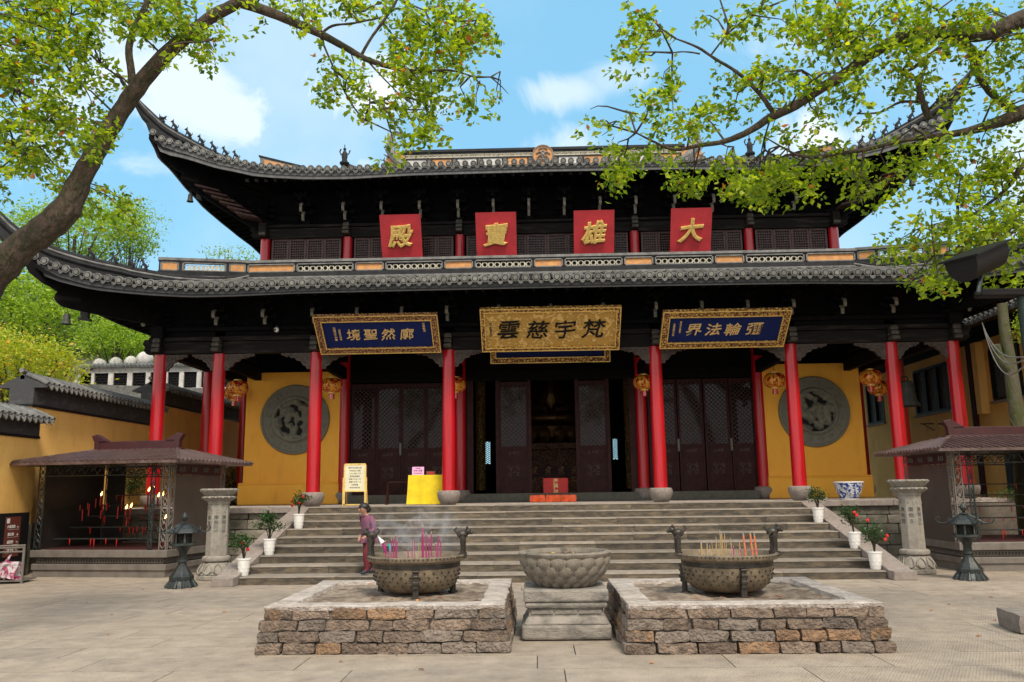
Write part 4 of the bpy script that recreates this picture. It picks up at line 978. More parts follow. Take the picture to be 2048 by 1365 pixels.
def door(x, w_, proto=[None, 0]):
    fr, la, pn, cv, gl = door_meshes(w_)
    d = fr.build('door', 'door_wood', hall, loc=(x, 3.44, 1.60-TZ))
    la.build('lattice', 'lattice_wood', d); pn.build('panel', 'door_wood', d); cv.build('carving', 'carved_wood', d); gl.build('pane', 'glass', d)
    return d
def doorcopy(src, x):
    c = copy_tree(src, hall); c.location = (x, 3.44, 1.60-TZ); return c
d0 = door(-5.71, .755)
for x in (-4.945, -4.18, -3.415, 3.44, 4.23, 5.02, 5.80): doorcopy(d0, x)
d1 = door(-1.13, .88); doorcopy(d1, 1.27)
for X in (-4.57, -3.05+.03, 3.83, 5.41):
    b = MB(); b.box(X-.03, X+.03, 3.385, 3.405, 2.78, 3.15); part(b, 'door_bolt', 'hinge')
# upper windows
def window_mesh(w_, h):
    fr = MB(); s_ = .06
    for x in (-w_/2, w_/2-s_): fr.box(x, x+s_, -.03, .03, 0, h)
    for z0, z1 in ((0, .06), (h-.06, h)): fr.box(-w_/2+s_, w_/2-s_, -.028, .028, z0, z1)
    la = MB(); n_ = 6
    for i in range(1, n_): xx = lerp(-w_/2+s_, w_/2-s_, i/n_); la.box(xx-.008, xx+.008, -.018, .0, .06, h-.06)
    for i in range(1, 9): zz = lerp(.06, h-.06, i/9); la.box(-w_/2+s_, w_/2-s_, -.022, -.004, zz-.012, zz+.012)
    gl = MB(); gl.box(-w_/2+s_, w_/2-s_, .02, .025, .06, h-.06)
    return fr, la, gl
wc = {}
for (xa, xb), n_ in zip(zip(UX, UX[1:]), (4, 6, 8, 6, 4)):
    xa += .2; xb -= .2; w_ = (xb-xa)/n_; 
    for i in range(n_):
        x = xa+w_*(i+.5)
        if round(w_, 3) not in wc:
            fr, la, gl = window_mesh(w_-.015, .84); wd = fr.build('window', 'window_wood', hall, loc=(x, SY, 8.78-TZ))
            la.build('lattice', 'window_wood', wd)
            gl.build('pane', 'glass', wd); wc[round(w_, 3)] = wd
        else:
            c = copy_tree(wc[round(w_, 3)], hall); c.location = (x, SY, 8.78-TZ)
b = MB(); b.box(-cC, cC, SY-.06, SY+.08, 8.4, 8.77); part(b, 'window_sill', 'window_wood')
# ---- inside
b = MB(); b.box(-8.9, 8.9, 3.7, 12.9, TZ+.0, TZ+.03); part(b, 'hall_floor', 'carved_dark')
ho = []
for (xa, ya, xb, yb) in ((969, 884, 981, 928), (1225, 878, 1236, 919)):
    p, q = at(xa, ya, Y=12.5), at(xb, yb, Y=12.5); ho.append((p.x, q.x, q.z, p.z))
b = MB(); b.box(-8.9, ho[0][0], 12.5, 12.58, TZ, 5.3); b.box(ho[0][1], ho[1][0], 12.5, 12.58, TZ, 5.3); b.box(ho[1][1], 8.9, 12.5, 12.58, TZ, 5.3)
for x0, x1, z0, z1 in ho: b.box(x0, x1, 12.5, 12.58, TZ, z0); b.box(x0, x1, 12.5, 12.58, z1, 5.3)
part(b, 'back_wall', 'dark_wood')
for x0, x1, z0, z1 in ho:
    b = MB()
    for k in range(12): zz = lerp(z0, z1, k/11)-.05; b.tube([(x0, 12.54, zz), (x1, 12.54, zz+.14)], .017, 4); b.tube([(x0, 12.54, zz+.14), (x1, 12.54, zz)], .017, 4)
    part(b, 'rear_lattice', 'dark_wood')
for X in (-2.28, 2.62):
    b = MB(); b.lathe([(.17, 0), (.17, 3.9)], 20, (X, 5.6, 1.7)); part(b, 'gilded_column', carved_gold('gilt%d' % int(X > 0), (.32, .19, .03), (.05, .03, .008), 11), smooth=True)
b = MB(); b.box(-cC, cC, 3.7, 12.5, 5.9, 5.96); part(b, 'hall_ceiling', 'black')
al = thing('altar_table', 'dark red altar table with gilded carving inside the open middle doors', 'altar', (.12, 5.2, TZ+.03))
b = MB(); b.box(-1.3, 1.3, -.35, .35, 0, .72); b.build('cloth_front', 'altar_gold', al)
b = MB(); b.box(-1.4, 1.4, -.42, .42, .72, .80); b.box(-1.3, 1.3, .0, .4, .80, 1.02); b.build('table_top', 'door_wood', al)
for k in range(6):
    b = MB(); b.box(-.09, .09, -.02, .02, 0, .24); b.build('gilt_tablet', 'altar_gold', al, loc=(-1.05+.42*k, -.2, .80))
bd = thing('buddha_statue', 'large gilded seated buddha statue on a lotus throne, half hidden in the dark hall', 'statue', (.1, 8.2, TZ+.03))
b = MB(); b.box(-1.7, 1.7, -1.0, 1.2, 0, 1.7, None, .1, .1); b.box(-1.9, 1.9, -1.2, 1.3, 1.7, 1.9); b.build('pedestal', 'altar_gold', bd)
b = MB(); b.lathe([(1.1, 1.9), (1.5, 2.1), (1.6, 2.45), (1.35, 2.5)], 28)
for k in range(18): a = 2*math.pi*k/18; b.blob((1.45*math.cos(a), 1.45*math.sin(a), 2.2), (.25, .25, .32), 8)
M['old_gold'] = mat('old_gold', (.10, .05, .014), .35, .4, 6, metal=.7)
b.build('lotus_throne', 'old_gold', bd, smooth=True)
b = MB(); b.blob((0, -.1, 2.8), (1.45, .9, .42), 20); b.blob((0, 0, 3.7), (.78, .5, 1.0), 18)
for s_ in (-1, 1):
    b.tube([(s_*.7, 0, 4.25), (s_*.95, -.2, 3.6), (s_*.75, -.6, 3.15), (s_*.1, -.85, 3.1)], [.24, .25, .22, .14], 12)
    for k in range(6): b.tube([(s_*(.2+.11*k), -.5+.02*k, 4.3), (s_*(.12+.1*k), -.68, 3.7), (s_*(.3+.14*k), -.85, 3.0)], .035, 6)
b.blob((0, 0, 5.0), (.42, .42, .52), 18); b.build('body', 'old_gold', bd, smooth=True)
ob_ = thing('offering_box', 'bright red offering box with gold characters just inside the middle doors', 'box', (.12, 4.0, TZ+.03))
b = MB(); b.box(-.38, .38, -.2, .2, 0, .66); b.build('box_body', 'bright_red', ob_, bevel=.01)
for k, ch in enumerate('廣種福田'): glyphs(ch, .19, basis((-.0, -.205, .56-.165*k), (1, 0, 0), (0, 0, 1)), 'gold_text', ob_, depth=.006, off=.02, squeeze=.8)
for k, (xx, lab) in enumerate(((-.66, 'left of the three'), (-.215, 'middle of the three'), (.23, 'right of the three'))):
    cu = thing('kneeling_cushion', f'orange satin kneeling cushion, {lab} in front of the doorway', 'cushion', (.0+xx+.22, 2.45, TZ), group='kneeling cushions')
    b = rough_stone(.44, .40, .20, k*5+1, .012, 6, 5, 3); b.build('cushion_pad', 'orange', cu, smooth=True)
    b = MB(); b.box(-.222, .222, -.205, -.2, .10, .115); b.build('piping', 'orange', cu)

# ------------------------------------------------------------ name boards
def corner_frame(tl, tr, br_, bl_, yt, yb):
    P = [at(*tl, Y=yt), at(*tr, Y=yt), at(*br_, Y=yb), at(*bl_, Y=yb)]
    return P
def board(name, label, px, yt, yb, mats, chars, csize, tm, border=.16, th=.07, dpt=.02, off=.005, shear=.12, tilt=.06, group=None, extras=(), cpos=(-.40, -.12, .17, .47), sq=1):
    P = corner_frame(*px, yt, yb); ctr = sum(P, Vector())/4
    hw = ((P[1]-P[0]).length+(P[2]-P[3]).length)/4; r = Vector((1, 0, 0)); u = ((P[0]+P[1])-(P[2]+P[3])); hh = u.length/4; u.normalize(); r = (P[1]-P[0]+P[2]-P[3]); r.z = 0; r.y = 0; r.normalize()
    T = basis(ctr, r, u)
    t = thing(name, label, 'name board', ctr, group=group); TL = Matrix.Translation(-ctr) @ T
    b = MB()
    b.box(-hw+border, hw-border, -hh+border, hh-border, -th, .0, TL); b.build('board_face', mats[0], t)
    if border > .01:
        b = MB()
        for (x0, x1, y0, y1) in ((-hw, hw, hh-border, hh), (-hw, hw, -hh, -hh+border), (-hw, -hw+border, -hh+border, hh-border), (hw-border, hw, -hh+border, hh-border)): b.box(x0, x1, y0, y1, -th, .035, TL)
        b.build('carved_frame', mats[1], t)
        b = MB()
        for e, w2 in ((0, .022), (border-.022, .022)):
            H, V_ = hw-e, hh-e
            for (x0, x1, y0, y1) in ((-H, H, V_-w2, V_), (-H, H, -V_, -V_+w2), (-H, -H+w2, -V_+w2, V_-w2), (H-w2, H, -V_+w2, V_-w2)): b.box(x0, x1, y0, y1, .034, .05, TL)
        b.build('gold_edge', 'gold', t)
    n_ = len(chars)
    for i, ch in enumerate(chars):
        xx = 0 if n_ == 1 else hw*cpos[i]
        glyphs(ch, csize, TL @ Matrix.Translation((xx, 0, dpt/2+.002)), tm, t, depth=dpt, off=off, shear=shear, tilt=tilt, squeeze=sq, warp=.02, name='character', roundd=.034 if n_ == 1 else 0)
    for (xx, yy, s_, txt, mm) in extras:
        for k, ch in enumerate(txt): glyphs(ch, s_, TL @ Matrix.Translation((xx*hw, yy*hh-k*s_*1.02, .004)), mm, t, depth=.006, off=.01, name='inscription')
    return t, TL, hw, hh
board('name_board', 'blue board in brown key-pattern frame lettered 境聖然廓, over the left doors', ((621, 633), (873, 628), (884, 703), (647, 708)), -1.35, -.4, ('blue', 'frame_key'), '境聖然廓', .38, 'gold_text', .19, group='name boards under the lower eave',
      extras=[(-.70, .35, .075, '光緒戊子仲春', 'gold_text'), (-.62, .25, .06, '海鹽張元濟書', 'gold_text'), (.76, .50, .075, '壬寅秋月', 'gold_text')])
board('name_board', 'golden dragon-patterned board with black characters 雲慈宇梵, over the middle doorway', ((958, 618), (1243, 613), (1238, 698), (966, 703)), -1.35, -.4, ('dragon_gold', 'frame_gold'), '雲慈宇梵', .60, 'black', .12, cpos=(-.60, -.18, .21, .62), group='name boards under the lower eave', off=.006,
      extras=[(-.86, .3, .06, '丙午仲秋吉日立', 'ink')])
board('name_board', 'blue board in gilt scroll frame lettered 界法輪彌, over the right doors', ((1326, 624), (1585, 618), (1565, 692), (1319, 696)), -1.35, -.4, ('blue', 'frame_gold'), '界法輪彌', .42, 'gold_text', .19, cpos=(-.48, -.17, .14, .48), group='name boards under the lower eave',
      extras=[(-.80, .3, .06, '中華民國廿五年', 'gold_text'), (-.70, .42, .055, '歲次甲子孟夏吉', 'gold_text')])
t, TL, hw, hh = board('name_board', 'dark blue board in gold frame half hidden behind the golden board', ((978, 650), (1222, 646), (1218, 724), (983, 728)), .9, 1.15, ('blue', 'frame_gold'), '光', .3, 'gold_text', .16, group='name boards under the lower eave')
for s_ in (-.62, .6):
    b = MB(); b.prism([(-.15, .0), (.15, 0), (.15, -.14), (0, -.18), (-.15, -.14)], -.03, .05, TL @ Matrix.Translation((s_*hw, -hh, 0)) @ Matrix.Rotation(math.pi/2, 4, 'X')); b.build('hanging_clasp', 'frame_gold', t)
reds = [('殿', 758, 430, 840, 429, 846, 516, 765, 516, 'leftmost of the four, left of the middle bay'), ('寶', 949, 426, 1031, 424, 1035, 512, 955, 513, 'second from the left, above the openwork band'),
        ('雄', 1147, 422, 1229, 420, 1228, 509, 1148, 510, 'third from the left, above the openwork band'), ('大', 1342, 417, 1425, 416, 1421, 504, 1340, 506, 'rightmost of the four, nearest the leafy branch')]
for ch, a, b_, c_, d_, e, f_, g_, h_, lab in reds:
    t = board('red_board', f'square red board with gold character {ch}, {lab.split(",")[0]}', ((a, b_), (c_, d_), (e, f_), (g_, h_)), 2.05, 2.65, ('red_board', 'red_board'), ch, .72, 'gold', .001, th=.05, dpt=.05, off=.004, shear=.1, tilt=.1, group='red boards of the upper storey')[0]
    t['category'] = 'board'

# ------------------------------------------------------------ lanterns and bells
lp = thing('paper_lantern', 'x', 'lantern', (0, 0, 0), group='red and gold lanterns in the porch')
b = MB(); pr = []
for j in range(13):
    a = math.pi*j/12; pr.append((.10+.20*math.sin(a)**.8, -.20*math.cos(a)))
b.lathe(pr, 24, cap=False); b.build('lantern_body', 'lantern_gold', lp, smooth=True)
b = MB()
for k in range(16):
    a = 2*math.pi*k/16; b.tube([((r+.004)*math.cos(a), (r+.004)*math.sin(a), z) for r, z in pr], .005, 4)
b.build('ribs', 'lantern', lp)
b = MB(); b.lathe([(.11, -.02), (.115, .03), (.10, .035)], 20, (0, 0, .20)); b.lathe([(.11, .0), (.115, -.04), (.09, -.05)], 20, (0, 0, -.20)); b.build('collar', 'gold', lp)
b = MB(); b.lathe([(.07, -.25), (.08, -.40)], 16)
b.build('tassel', 'lantern', lp); b = MB(); b.tube([(0, 0, .22), (0, 0, .9)], .008, 4); b.build('cord', 'black', lp)
LP = [(475, 776, 1.6, 'hanging by the left end of the left yellow wall'), (469, 786, 3.0, 'half hidden behind the other one at the left porch corner'), (664, 771, 1.7, 'in front of the left yellow wall beside the medallion'),
      (911, 770, 1.8, 'peeping out right of the left middle column'), (1288, 765, 1.8, 'peeping out left of the right middle column'), (1549, 761, 1.7, 'in front of the right yellow wall beside the medallion'),
      (1741, 755, 1.5, 'under the porch beam right of the right yellow wall'), (1757, 776, 3.0, 'behind another lantern near the large bronze bell')]
for i, (px, py, Y, lab) in enumerate(LP):
    p = at(px, py, Y=Y)
    if i == 0: lp.location = p; lp['label'] = 'red and gold round lantern '+lab
    else: dup(lp, p, 'red and gold round lantern '+lab)
M['bell'] = mat('bell_metal', (.05, .055, .045), .6, .4, 9, .3, 30, metal=.4)
def bell(name, label, p, r, h, chain=.2, group=None):
    t = thing(name, label, 'bell', p, group=group)
    b = MB(); b.lathe([(.2*r, 0), (.55*r, -.05*h), (.66*r, -.2*h), (.70*r, -.5*h), (.80*r, -.8*h), (1.0*r, -.97*h), (1.0*r, -h), (.9*r, -.99*h), (.6*r, -.5*h)], 24, cap=False); b.build('bell_body', 'bell', t, smooth=True)
    b = MB(); b.tube([(.25*r*math.cos(a), 0, .12*h*0+.25*r*math.sin(a)+.1*r) for a in [k*math.pi/6 for k in range(13)]], .06*r, 5); b.tube([(0, 0, .3*r), (0, 0, .3*r+chain)], .05*r, 5); b.build('hanger', 'bell', t)
    return t
def hipat(px, py, sx, k):
    "point on the diagonal plane through a corner column"
    d = fw+cx_*((px-1024)/FOC)+cy_*((682.5-py)/FOC); n_ = Vector((sx, 1, 0)); 
    kk = (k-n_.dot(CAM))/n_.dot(d); return CAM+d*kk
bell('wind_bell', 'small dark wind bell hanging from the lower left eave corner', hipat(134, 628, -1, 10.531), .125, .27, .12, 'wind bells on the eave corners')
bell('wind_bell', 'small dark wind bell hanging from the upper left eave corner', hipat(381, 388, -1, 12.27), .10, .25, .16, 'wind bells on the eave corners')
p = hipat(134, 628, -1, 10.531); bell('wind_bell', 'small dark wind bell at the lower right eave corner behind leaves', (-p.x, p.y, p.z), .125, .27, .12, 'wind bells on the eave corners')
p = hipat(381, 388, -1, 12.27); bell('wind_bell', 'small dark wind bell at the upper right eave corner behind leaves', (-p.x, p.y, p.z), .10, .25, .16, 'wind bells on the eave corners')
bell('bronze_bell', 'large greenish bronze bell hung in the right side porch between red columns', at(1809, 762, Y=1.7), .36, .72, .7)
cam_t = thing('security_camera', 'small white round camera under the eave left of the left blue board', 'camera', at(553, 660, Y=-.25))
b = MB(); b.blob((0, 0, 0), .07, 12); b.build('dome', 'white', cam_t, smooth=True); b = MB(); b.lathe([(.05, .0), (.05, .1)], 12, (0, .05, .02)); b.blob((-.02, -.06, -.01), .03, 8); b.build('lens', 'black', cam_t)

# ------------------------------------------------------------ things on the terrace
nb = thing('notice_board', 'gold-framed notice board on an easel in front of the left yellow wall', 'notice board', at(709, 1009, Z=TZ+.0)); lo = nb.location; nb.location = (at(709, 1009, Y=-.25).x, -.25, TZ)
b = MB()
for s_ in (-1, 1):
    b.box(s_*.27-.02, s_*.27+.02, -.02, .02, 0, 1.05); b.box(s_*.30-.012, s_*.30+.012, -.03, .03, 0, .72); b.tube([(s_*.27, .02, .9), (s_*.27, .35, 0)], .012, 5)
b.box(-.29, .29, -.02, .02, .02, .05); b.box(-.27, .27, -.021, .021, 1.04, 1.08); b.box(-.27, .27, -.021, .021, .36, .39); b.build('easel_frame', 'gold', nb)
b = MB(); b.box(-.25, .25, -.015, .0, .39, 1.04); b.build('notice_sheet', 'paper', nb)
rows = ['普陀寺法事公告', '祈福 延生 超度', '上午八時三十分', '請至客堂登記', '佛曆二五五八年', '農曆三月初一日', '功德無量', '南無阿彌陀佛']
for k, tx in enumerate(rows): glyphs(tx, .045 if k else .05, basis((0, -.0165, .97-.072*k), (1, 0, 0), (0, 0, 1)), 'ink', nb, depth=.002, name='notice_text')
tb = thing('cloth_table', 'table under a bright yellow cloth beside the left middle column', 'table', (at(852, 1012, Y=.9).x+.12, .95, TZ))
b = MB(); n_ = 40; vs = []; fs = []
X2, Y2, H2 = .56, .34, .78
per = [(-X2, -Y2), (X2, -Y2), (X2, Y2), (-X2, Y2)]; ring = []
for k in range(4):
    a, c_ = per[k], per[(k+1) % 4]
    for j in range(14): ring.append((lerp(a[0], c_[0], j/14), lerp(a[1], c_[1], j/14)))
for lev, zz in enumerate((H2, H2-.02, .5, .25, .01)):
    for j, (x, y) in enumerate(ring):
        w_ = (0, .0, .022, .036, .05)[lev]*math.sin(j*1.35+lev*.25+math.sin(j)*.8)+.01*lev*.3; l = math.hypot(x, y); vs.append((x+x/l*w_, y+y/l*w_, zz))
m_ = len(ring)
for l in range(4):
    for j in range(m_): k = (j+1) % m_; fs.append((l*m_+j, (l+1)*m_+j, (l+1)*m_+k, l*m_+k))
fs.append(tuple(range(m_))); b.add(vs, fs); b.build('table_cloth', 'yellow', tb, smooth=True)
ps = thing('card_sign', 'pink card sign with dark writing standing on the yellow table', 'sign', Vector(tb.location)+Vector((-.33, -.15, .785)))
b = MB(); T = Matrix.Rotation(R(-12), 4, 'X'); b.box(-.16, .16, -.006, .006, 0, .22, T); b.build('card', 'pink', ps)
for s_, z, sz in (('法會通知', .18, .035), ('放生·供齋', .115, .058), ('請在此處登記隨喜', .045, .03)): glyphs(s_, sz, T @ basis((0, -.008, z), (1, 0, 0), (0, 0, 1)), 'jacket', ps, depth=.003, off=.01)
ps = thing('desk_plate', 'low brown plate with red writing on the yellow table', 'sign', Vector(tb.location)+Vector((.02, -.15, .785)))
b = MB(); b.box(-.12, .12, -.02, .02, 0, .10, None, 0, .012); b.build('plate', 'brown_sign', ps); glyphs('功德箱', .06, basis((0, -.022, .05), (1, 0, 0), (0, .12, 1)), 'bright_red', ps, depth=.003, off=.01)
rs = thing('barrier_stand', 'dark red wooden barrier leaning near the yellow table', 'stand', (at(772, 1010, Y=.9).x, .9, TZ))
b = MB(); b.tube([(0, 0, 0), (.05, 0, .62)], .025, 6); b.tube([(.05, 0, .60), (.55, .05, .60)], .02, 6); b.tube([(0, .3, 0), (.05, .05, .6)], .02, 6); b.build('frame', 'door_wood', rs)
vz = at(1755, 1002, Z=TZ); vs_ = thing('porcelain_bowl', 'large blue and white porcelain fish bowl on the terrace edge', 'bowl', (vz.x+.1, max(vz.y, .1), TZ))
b = MB(); b.lathe([(.19, 0), (.22, .02), (.30, .2), (.345, .36), (.36, .44), (.345, .445), (.33, .36), (.2, .1)], 40, cap=False); b.build('bowl_body', 'porcelain', vs_, smooth=True)
b = MB(); b.lathe([(.36, .42), (.372, .43), (.372, .455), (.34, .46), (.34, .42)], 40, cap=False); b.lathe([(.19, 0), (.21, .0), (.225, .03)], 40); b.build('rim', 'white', vs_, smooth=True)

# ------------------------------------------------------------ stone planting beds with their censers
def bed(label, x0, x1, y0, y1, H, seed, group):
    t = thing('stone_bed', label, 'stone bed', ((x0+x1)/2, (y0+y1)/2, 0), group=group); rn = random.Random(seed)
    w_, d_ = x1-x0, y1-y0; hc = .035; nrow = 4; hr = (H-hc)/nrow
    b = MB(); b.box(-w_/2+.09, w_/2-.09, -d_/2+.09, d_/2-.09, 0, H-.10); b.build('mortar_core', 'cement', t)
    b = MB(); g = .028
    for s_ in (-1, 1):
        b.box(-w_/2+g, w_/2-g, s_*(d_/2-.12)-.07, s_*(d_/2-.12)+.07, 0, H-hc-.005); b.box(s_*(w_/2-.12)-.07, s_*(w_/2-.12)+.07, -d_/2+g, d_/2-g, 0, H-hc-.006)
    b.build('mortar', 'cement', t)
    for r_ in range(nrow):
        out_ = .022*(nrow-1-r_)
        for side in range(4):
            Ls = w_ if side % 2 == 0 else d_; x = -Ls/2-out_+(rn.uniform(-.22, 0) if r_ % 2 else 0)
            while x < Ls/2+out_-.05:
                l = rn.uniform(.24, .46) if r_ == 0 else rn.uniform(.26, .50)
                a, c_ = max(x, -Ls/2-out_), min(x+l, Ls/2+out_)
                if Ls/2+out_-c_ < .12: c_ = Ls/2+out_; l = 9
                if c_-a > .06:
                    dep = .2; sw = (.014, .012)[0]
                    m_ = rn.choice(['rub1', 'rub1', 'rub3', 'rub3', 'rub1', 'rub2']) if r_ < 3 else rn.choice(['rub1', 'rub3', 'rub1', 'rub1', 'rub2'])
                    hh = hr-.003-rn.uniform(0, .008)
                    sb = rough_stone(c_-a-rn.uniform(.002, .012), dep, hh, seed+x*7+r_*13+side*5, .017, 7, 2, 4)
                    o = sb.build('rubble_stone', m_, t, smooth=False)
                    m2 = (a+c_)/2; off = -(d_ if side % 2 == 0 else w_)/2-out_+dep/2
                    a_ = side*math.pi/2; o.rotation_euler = (0, rn.uniform(-.012, .012), a_)
                    o.location = (m2*math.cos(a_)-off*math.sin(a_), m2*math.sin(a_)+off*math.cos(a_), r_*hr+.003)
                x += l
    # pale worn coping of cement, broken edges
    k = 0
    for side in range(4):
        Ls = w_ if side % 2 == 0 else d_; ins = 0 if side % 2 == 0 else .27; n_ = 12; off = -(d_ if side % 2 == 0 else w_)/2
        v = []; f = []
        for i in range(n_+1):
            x = lerp(-Ls/2+ins, Ls/2-ins, i/n_); e1 = nz3((x*3, side*9+seed, 0), 1)*.03; e2 = nz3((x*4, side*9+seed, 5), 1)*.035; zz = nz3((x*2, side+seed, 9), 1)*.008
            if ins == 0 and i in (0, n_): e2 = 0
            v += [(x, off+.01+e1, H-hc-.02), (x, off+.0+e1, H-.012+zz), (x, off+.03+e1, H+zz), (x, off+.27+e2, H+zz-.004), (x, off+.29+e2, H-.06)]
        for i in range(n_):
            for j in range(4): q = i*5+j; f.append((q, q+5, q+6, q+1))
        f.append((0, 1, 2, 3, 4)); f.append(tuple(n_*5+j for j in (4, 3, 2, 1, 0)))
        b = MB(); b.add(v, f, Matrix.Rotation(side*math.pi/2, 4, 'Z')); b.build('coping', 'coping', t)
    b = MB(); n_ = 70; v = []; f = []
    for i in range(n_+1):
        for j in range(n_+1):
            x, y = lerp(-w_/2+.22, w_/2-.22, i/n_), lerp(-d_/2+.22, d_/2-.22, j/n_)
            v.append((x, y, H-.05+nz3((x*2+seed, y*2, 0), 1)*.035+nz3((x*9+seed, y*9, 0), 1)*.02+nz3((x*22+seed, y*22, 0), 1)*.008))
    for i in range(n_):
        for j in range(n_): f.append((i*(n_+1)+j, (i+1)*(n_+1)+j, (i+1)*(n_+1)+j+1, i*(n_+1)+j+1))
    b.add(v, f); so_ = b.build('soil', 'soil', t, smooth=True); so_['kind'] = 'stuff'
    return t
G = 'rubble stone beds before the stairs'
bed('low rubble stone bed with pale rim under the left bronze censer', -3.47, -.83, -12.48, -9.86, .5, 3, G)
bed('low rubble stone bed with pale rim under the right bronze censer', .50, 3.18, -12.62, -10.0, .5, 11, G)
b = rough_stone(1.6, .7, .22, 4, .012, 8, 4, 2); eb = b.build('edge_stone', 'stone', loc=(5.93, -11.45, 0)); eb['label'] = 'dark kerb block at the right edge of the courtyard'; eb['category'] = 'stone'; eb.rotation_euler = (0, 0, R(-8))

def censer(label, loc, seed, group):
    t = thing('bronze_censer', label, 'censer', loc, group=group)
    b = MB(); b.lathe([(.12, .015), (.30, .03), (.415, .065), (.485, .125), (.52, .20), (.535, .28), (.54, .375), (.55, .40), (.60, .41), (.612, .425), (.615, .465), (.60, .475), (.575, .475), (.56, .45), (.53, .36), (.51, .30)], 56, cap=False); b.build('basin', 'bronze', t, smooth=True)
    b = MB(); b.lathe([(.52, .36), (.4, .375), (.2, .385), (.01, .39)], 40, cap=False); a_ = b.build('ash_bed', 'ash', t, smooth=True)
    b = MB()
    for k in range(72):
        a = 2*math.pi*k/72; b.blob((.612*math.cos(a), .612*math.sin(a), .452), .012, 5)
    for row, (r, z) in enumerate(((.540, .285), (.535, .235), (.52, .185), (.49, .135), (.43, .085))):
        for k in range(30):
            a = 2*math.pi*(k+.5*(row % 2))/30; b.blob((r*math.cos(a), r*math.sin(a), z), .013, 5)
    o = b.build('studs', 'bronze_dark', t); o['kind'] = 'stuff'
    b = MB(); b.lathe([(.54, .33), (.547, .335), (.547, .385), (.54, .39)], 56, cap=False); b.build('frieze', 'bronze_dark', t, smooth=True)
    for k in range(3):
        a = -math.pi/2+.12+2*math.pi*k/3; T = Matrix.Rotation(a, 4, 'Z')
        b = MB(); b.box(.48, .575, -.032, .032, .11, .30, T); b.box(.49, .59, -.04, .04, .30, .33, T); b.box(.50, .555, -.035, .035, -.05, .13, T); b.box(.48, .57, -.05, .05, -.05, .0, T); b.box(.5, .59, -.038, .038, .16, .2, T); b.box(.5, .585, -.036, .036, .24, .27, T)
        b.build('leg', 'bronze_dark', t, bevel=.008)
    for s_ in (-1, 1):
        b = MB(); X = s_*.575
        for yy in (-.065, .065): b.tube([(X, yy, .44), (X+s_*.01, yy, .55), (X+s_*.005, yy, .67)], [.034, .028, .034], 8)
        b.box(X-.03, X+.05 if s_ > 0 else X+.03, -.1, .1, .43, .49); b.tube([(X+s_*.01, -.09, .67), (X+s_*.01, .09, .67)], .034, 8)
        h = b.build('handle', 'bronze_dark', t, smooth=True)
        b = MB(); b.blob((X, 0, .765), (.075, .06, .05), 12); b.blob((X+s_*.07, 0, .80), (.045, .042, .042), 10); b.blob((X+s_*.115, 0, .785), .024, 8)
        for q in (-1, 1): b.blob((X+s_*.06, q*.03, .84), (.015, .012, .025), 6); b.tube([(X-s_*.02, q*.04, .78), (X-s_*.05, q*.045, .73)], [.02, .012], 5)
        b.tube([(X-s_*.06, 0, .78), (X-s_*.10, 0, .82), (X-s_*.07, 0, .85)], [.02, .018, .01], 6)
        b.v = [(q[0], q[1], q[2]-.05) for q in b.v]; b.build('lion_knob', 'bronze_dark', h, smooth=True)
    return t
c1 = Vector((-1.98, -11.15, .46)); c2 = Vector((1.84, -11.35, .46))
censer('round studded bronze censer with magenta incense on the left stone bed', c1, 1, 'studded bronze censers')
censer('round studded bronze censer with pale and orange incense on the right stone bed', c2, 2, 'studded bronze censers')
def stick(px, yt, yb, Y, w_, mt, label, grp, lean=0, c=None):
    x = at(px, yb, Y=Y).x; zt_ = at(px, yt, Y=Y).z; zb = .46+.37
    t = thing('incense_stick', label, 'incense', (x, Y, zb), group=grp); h = max(.06, zt_-zb)
    b = MB(); b.tube([(0, 0, 0), (lean, 0, h*.9)], w_, 6); b.build('stick', mt, t)
    b = MB(); b.tube([(lean, 0, h*.9), (lean*1.1, 0, h)], w_*.85, 6); b.build('burnt_tip', 'ash', t)
G = 'magenta incense sticks in the left censer'
ORD = ['first', 'second', 'third', 'fourth', 'fifth', 'sixth', 'seventh', 'eighth', 'ninth', 'tenth', 'eleventh', 'twelfth', 'thirteenth', 'fourteenth', 'fifteenth', 'sixteenth', 'seventeenth', 'eighteenth', 'nineteenth', 'twentieth', 'twenty-first', 'twenty-second']
def rank(xs, i): return ORD[sorted(range(len(xs)), key=lambda q: xs[q]).index(i)]
L1 = [(791, 1066, .006), (782, 1076, .007), (787, 1075, .006), (793, 1077, .007), (772, 1080, .006), (824, 1078, .004), (830, 1076, .004), (836, 1080, .004), (846, 1048, .014), (851, 1065, .006), (853.5, 1064, .006), (857, 1072, .006), (864, 1063, .008), (875, 1066, .008), (873, 1084, .006), (880, 1078, .006), (817, 1097, .007), (845, 1075, .005), (841, 1084, .004), (827, 1083, .003), (778, 1082, .004)]
for i, (x, yt, w_) in enumerate(L1):
    stick(x, yt, 1108, -11.15-.18*math.sin(i*2.1), w_, 'magenta' if i not in (7, 18, 19) else 'incense', 'thick magenta incense stick, the tallest in the left censer' if i == 8 else (f'{"magenta" if i not in (7, 18, 19) else "brown"} incense stick, {rank([q[0] for q in L1], i)} from the left in the left censer'), G, lean=.01*math.sin(i*3))
G = 'incense sticks in the right censer'
R1 = [(1403, 1084, 'incense', .010), (1413, 1087, 'incense', .007), (1426, 1080, 'incense', .004), (1434, 1074, 'incense', .005), (1431, 1082, 'incense', .004), (1443, 1060, 'incense', .006), (1446, 1064, 'incense', .007), (1449, 1068, 'incense', .005), (1439, 1080, 'incense', .003), (1464, 1076, 'incense', .005), (1462, 1088, 'magenta', .005), (1480, 1080, 'incense', .006), (1483, 1096, 'magenta', .005), (1466, 1092, 'magenta', .006), (1453, 1085, 'incense', .004), (1422, 1090, 'incense', .004)]
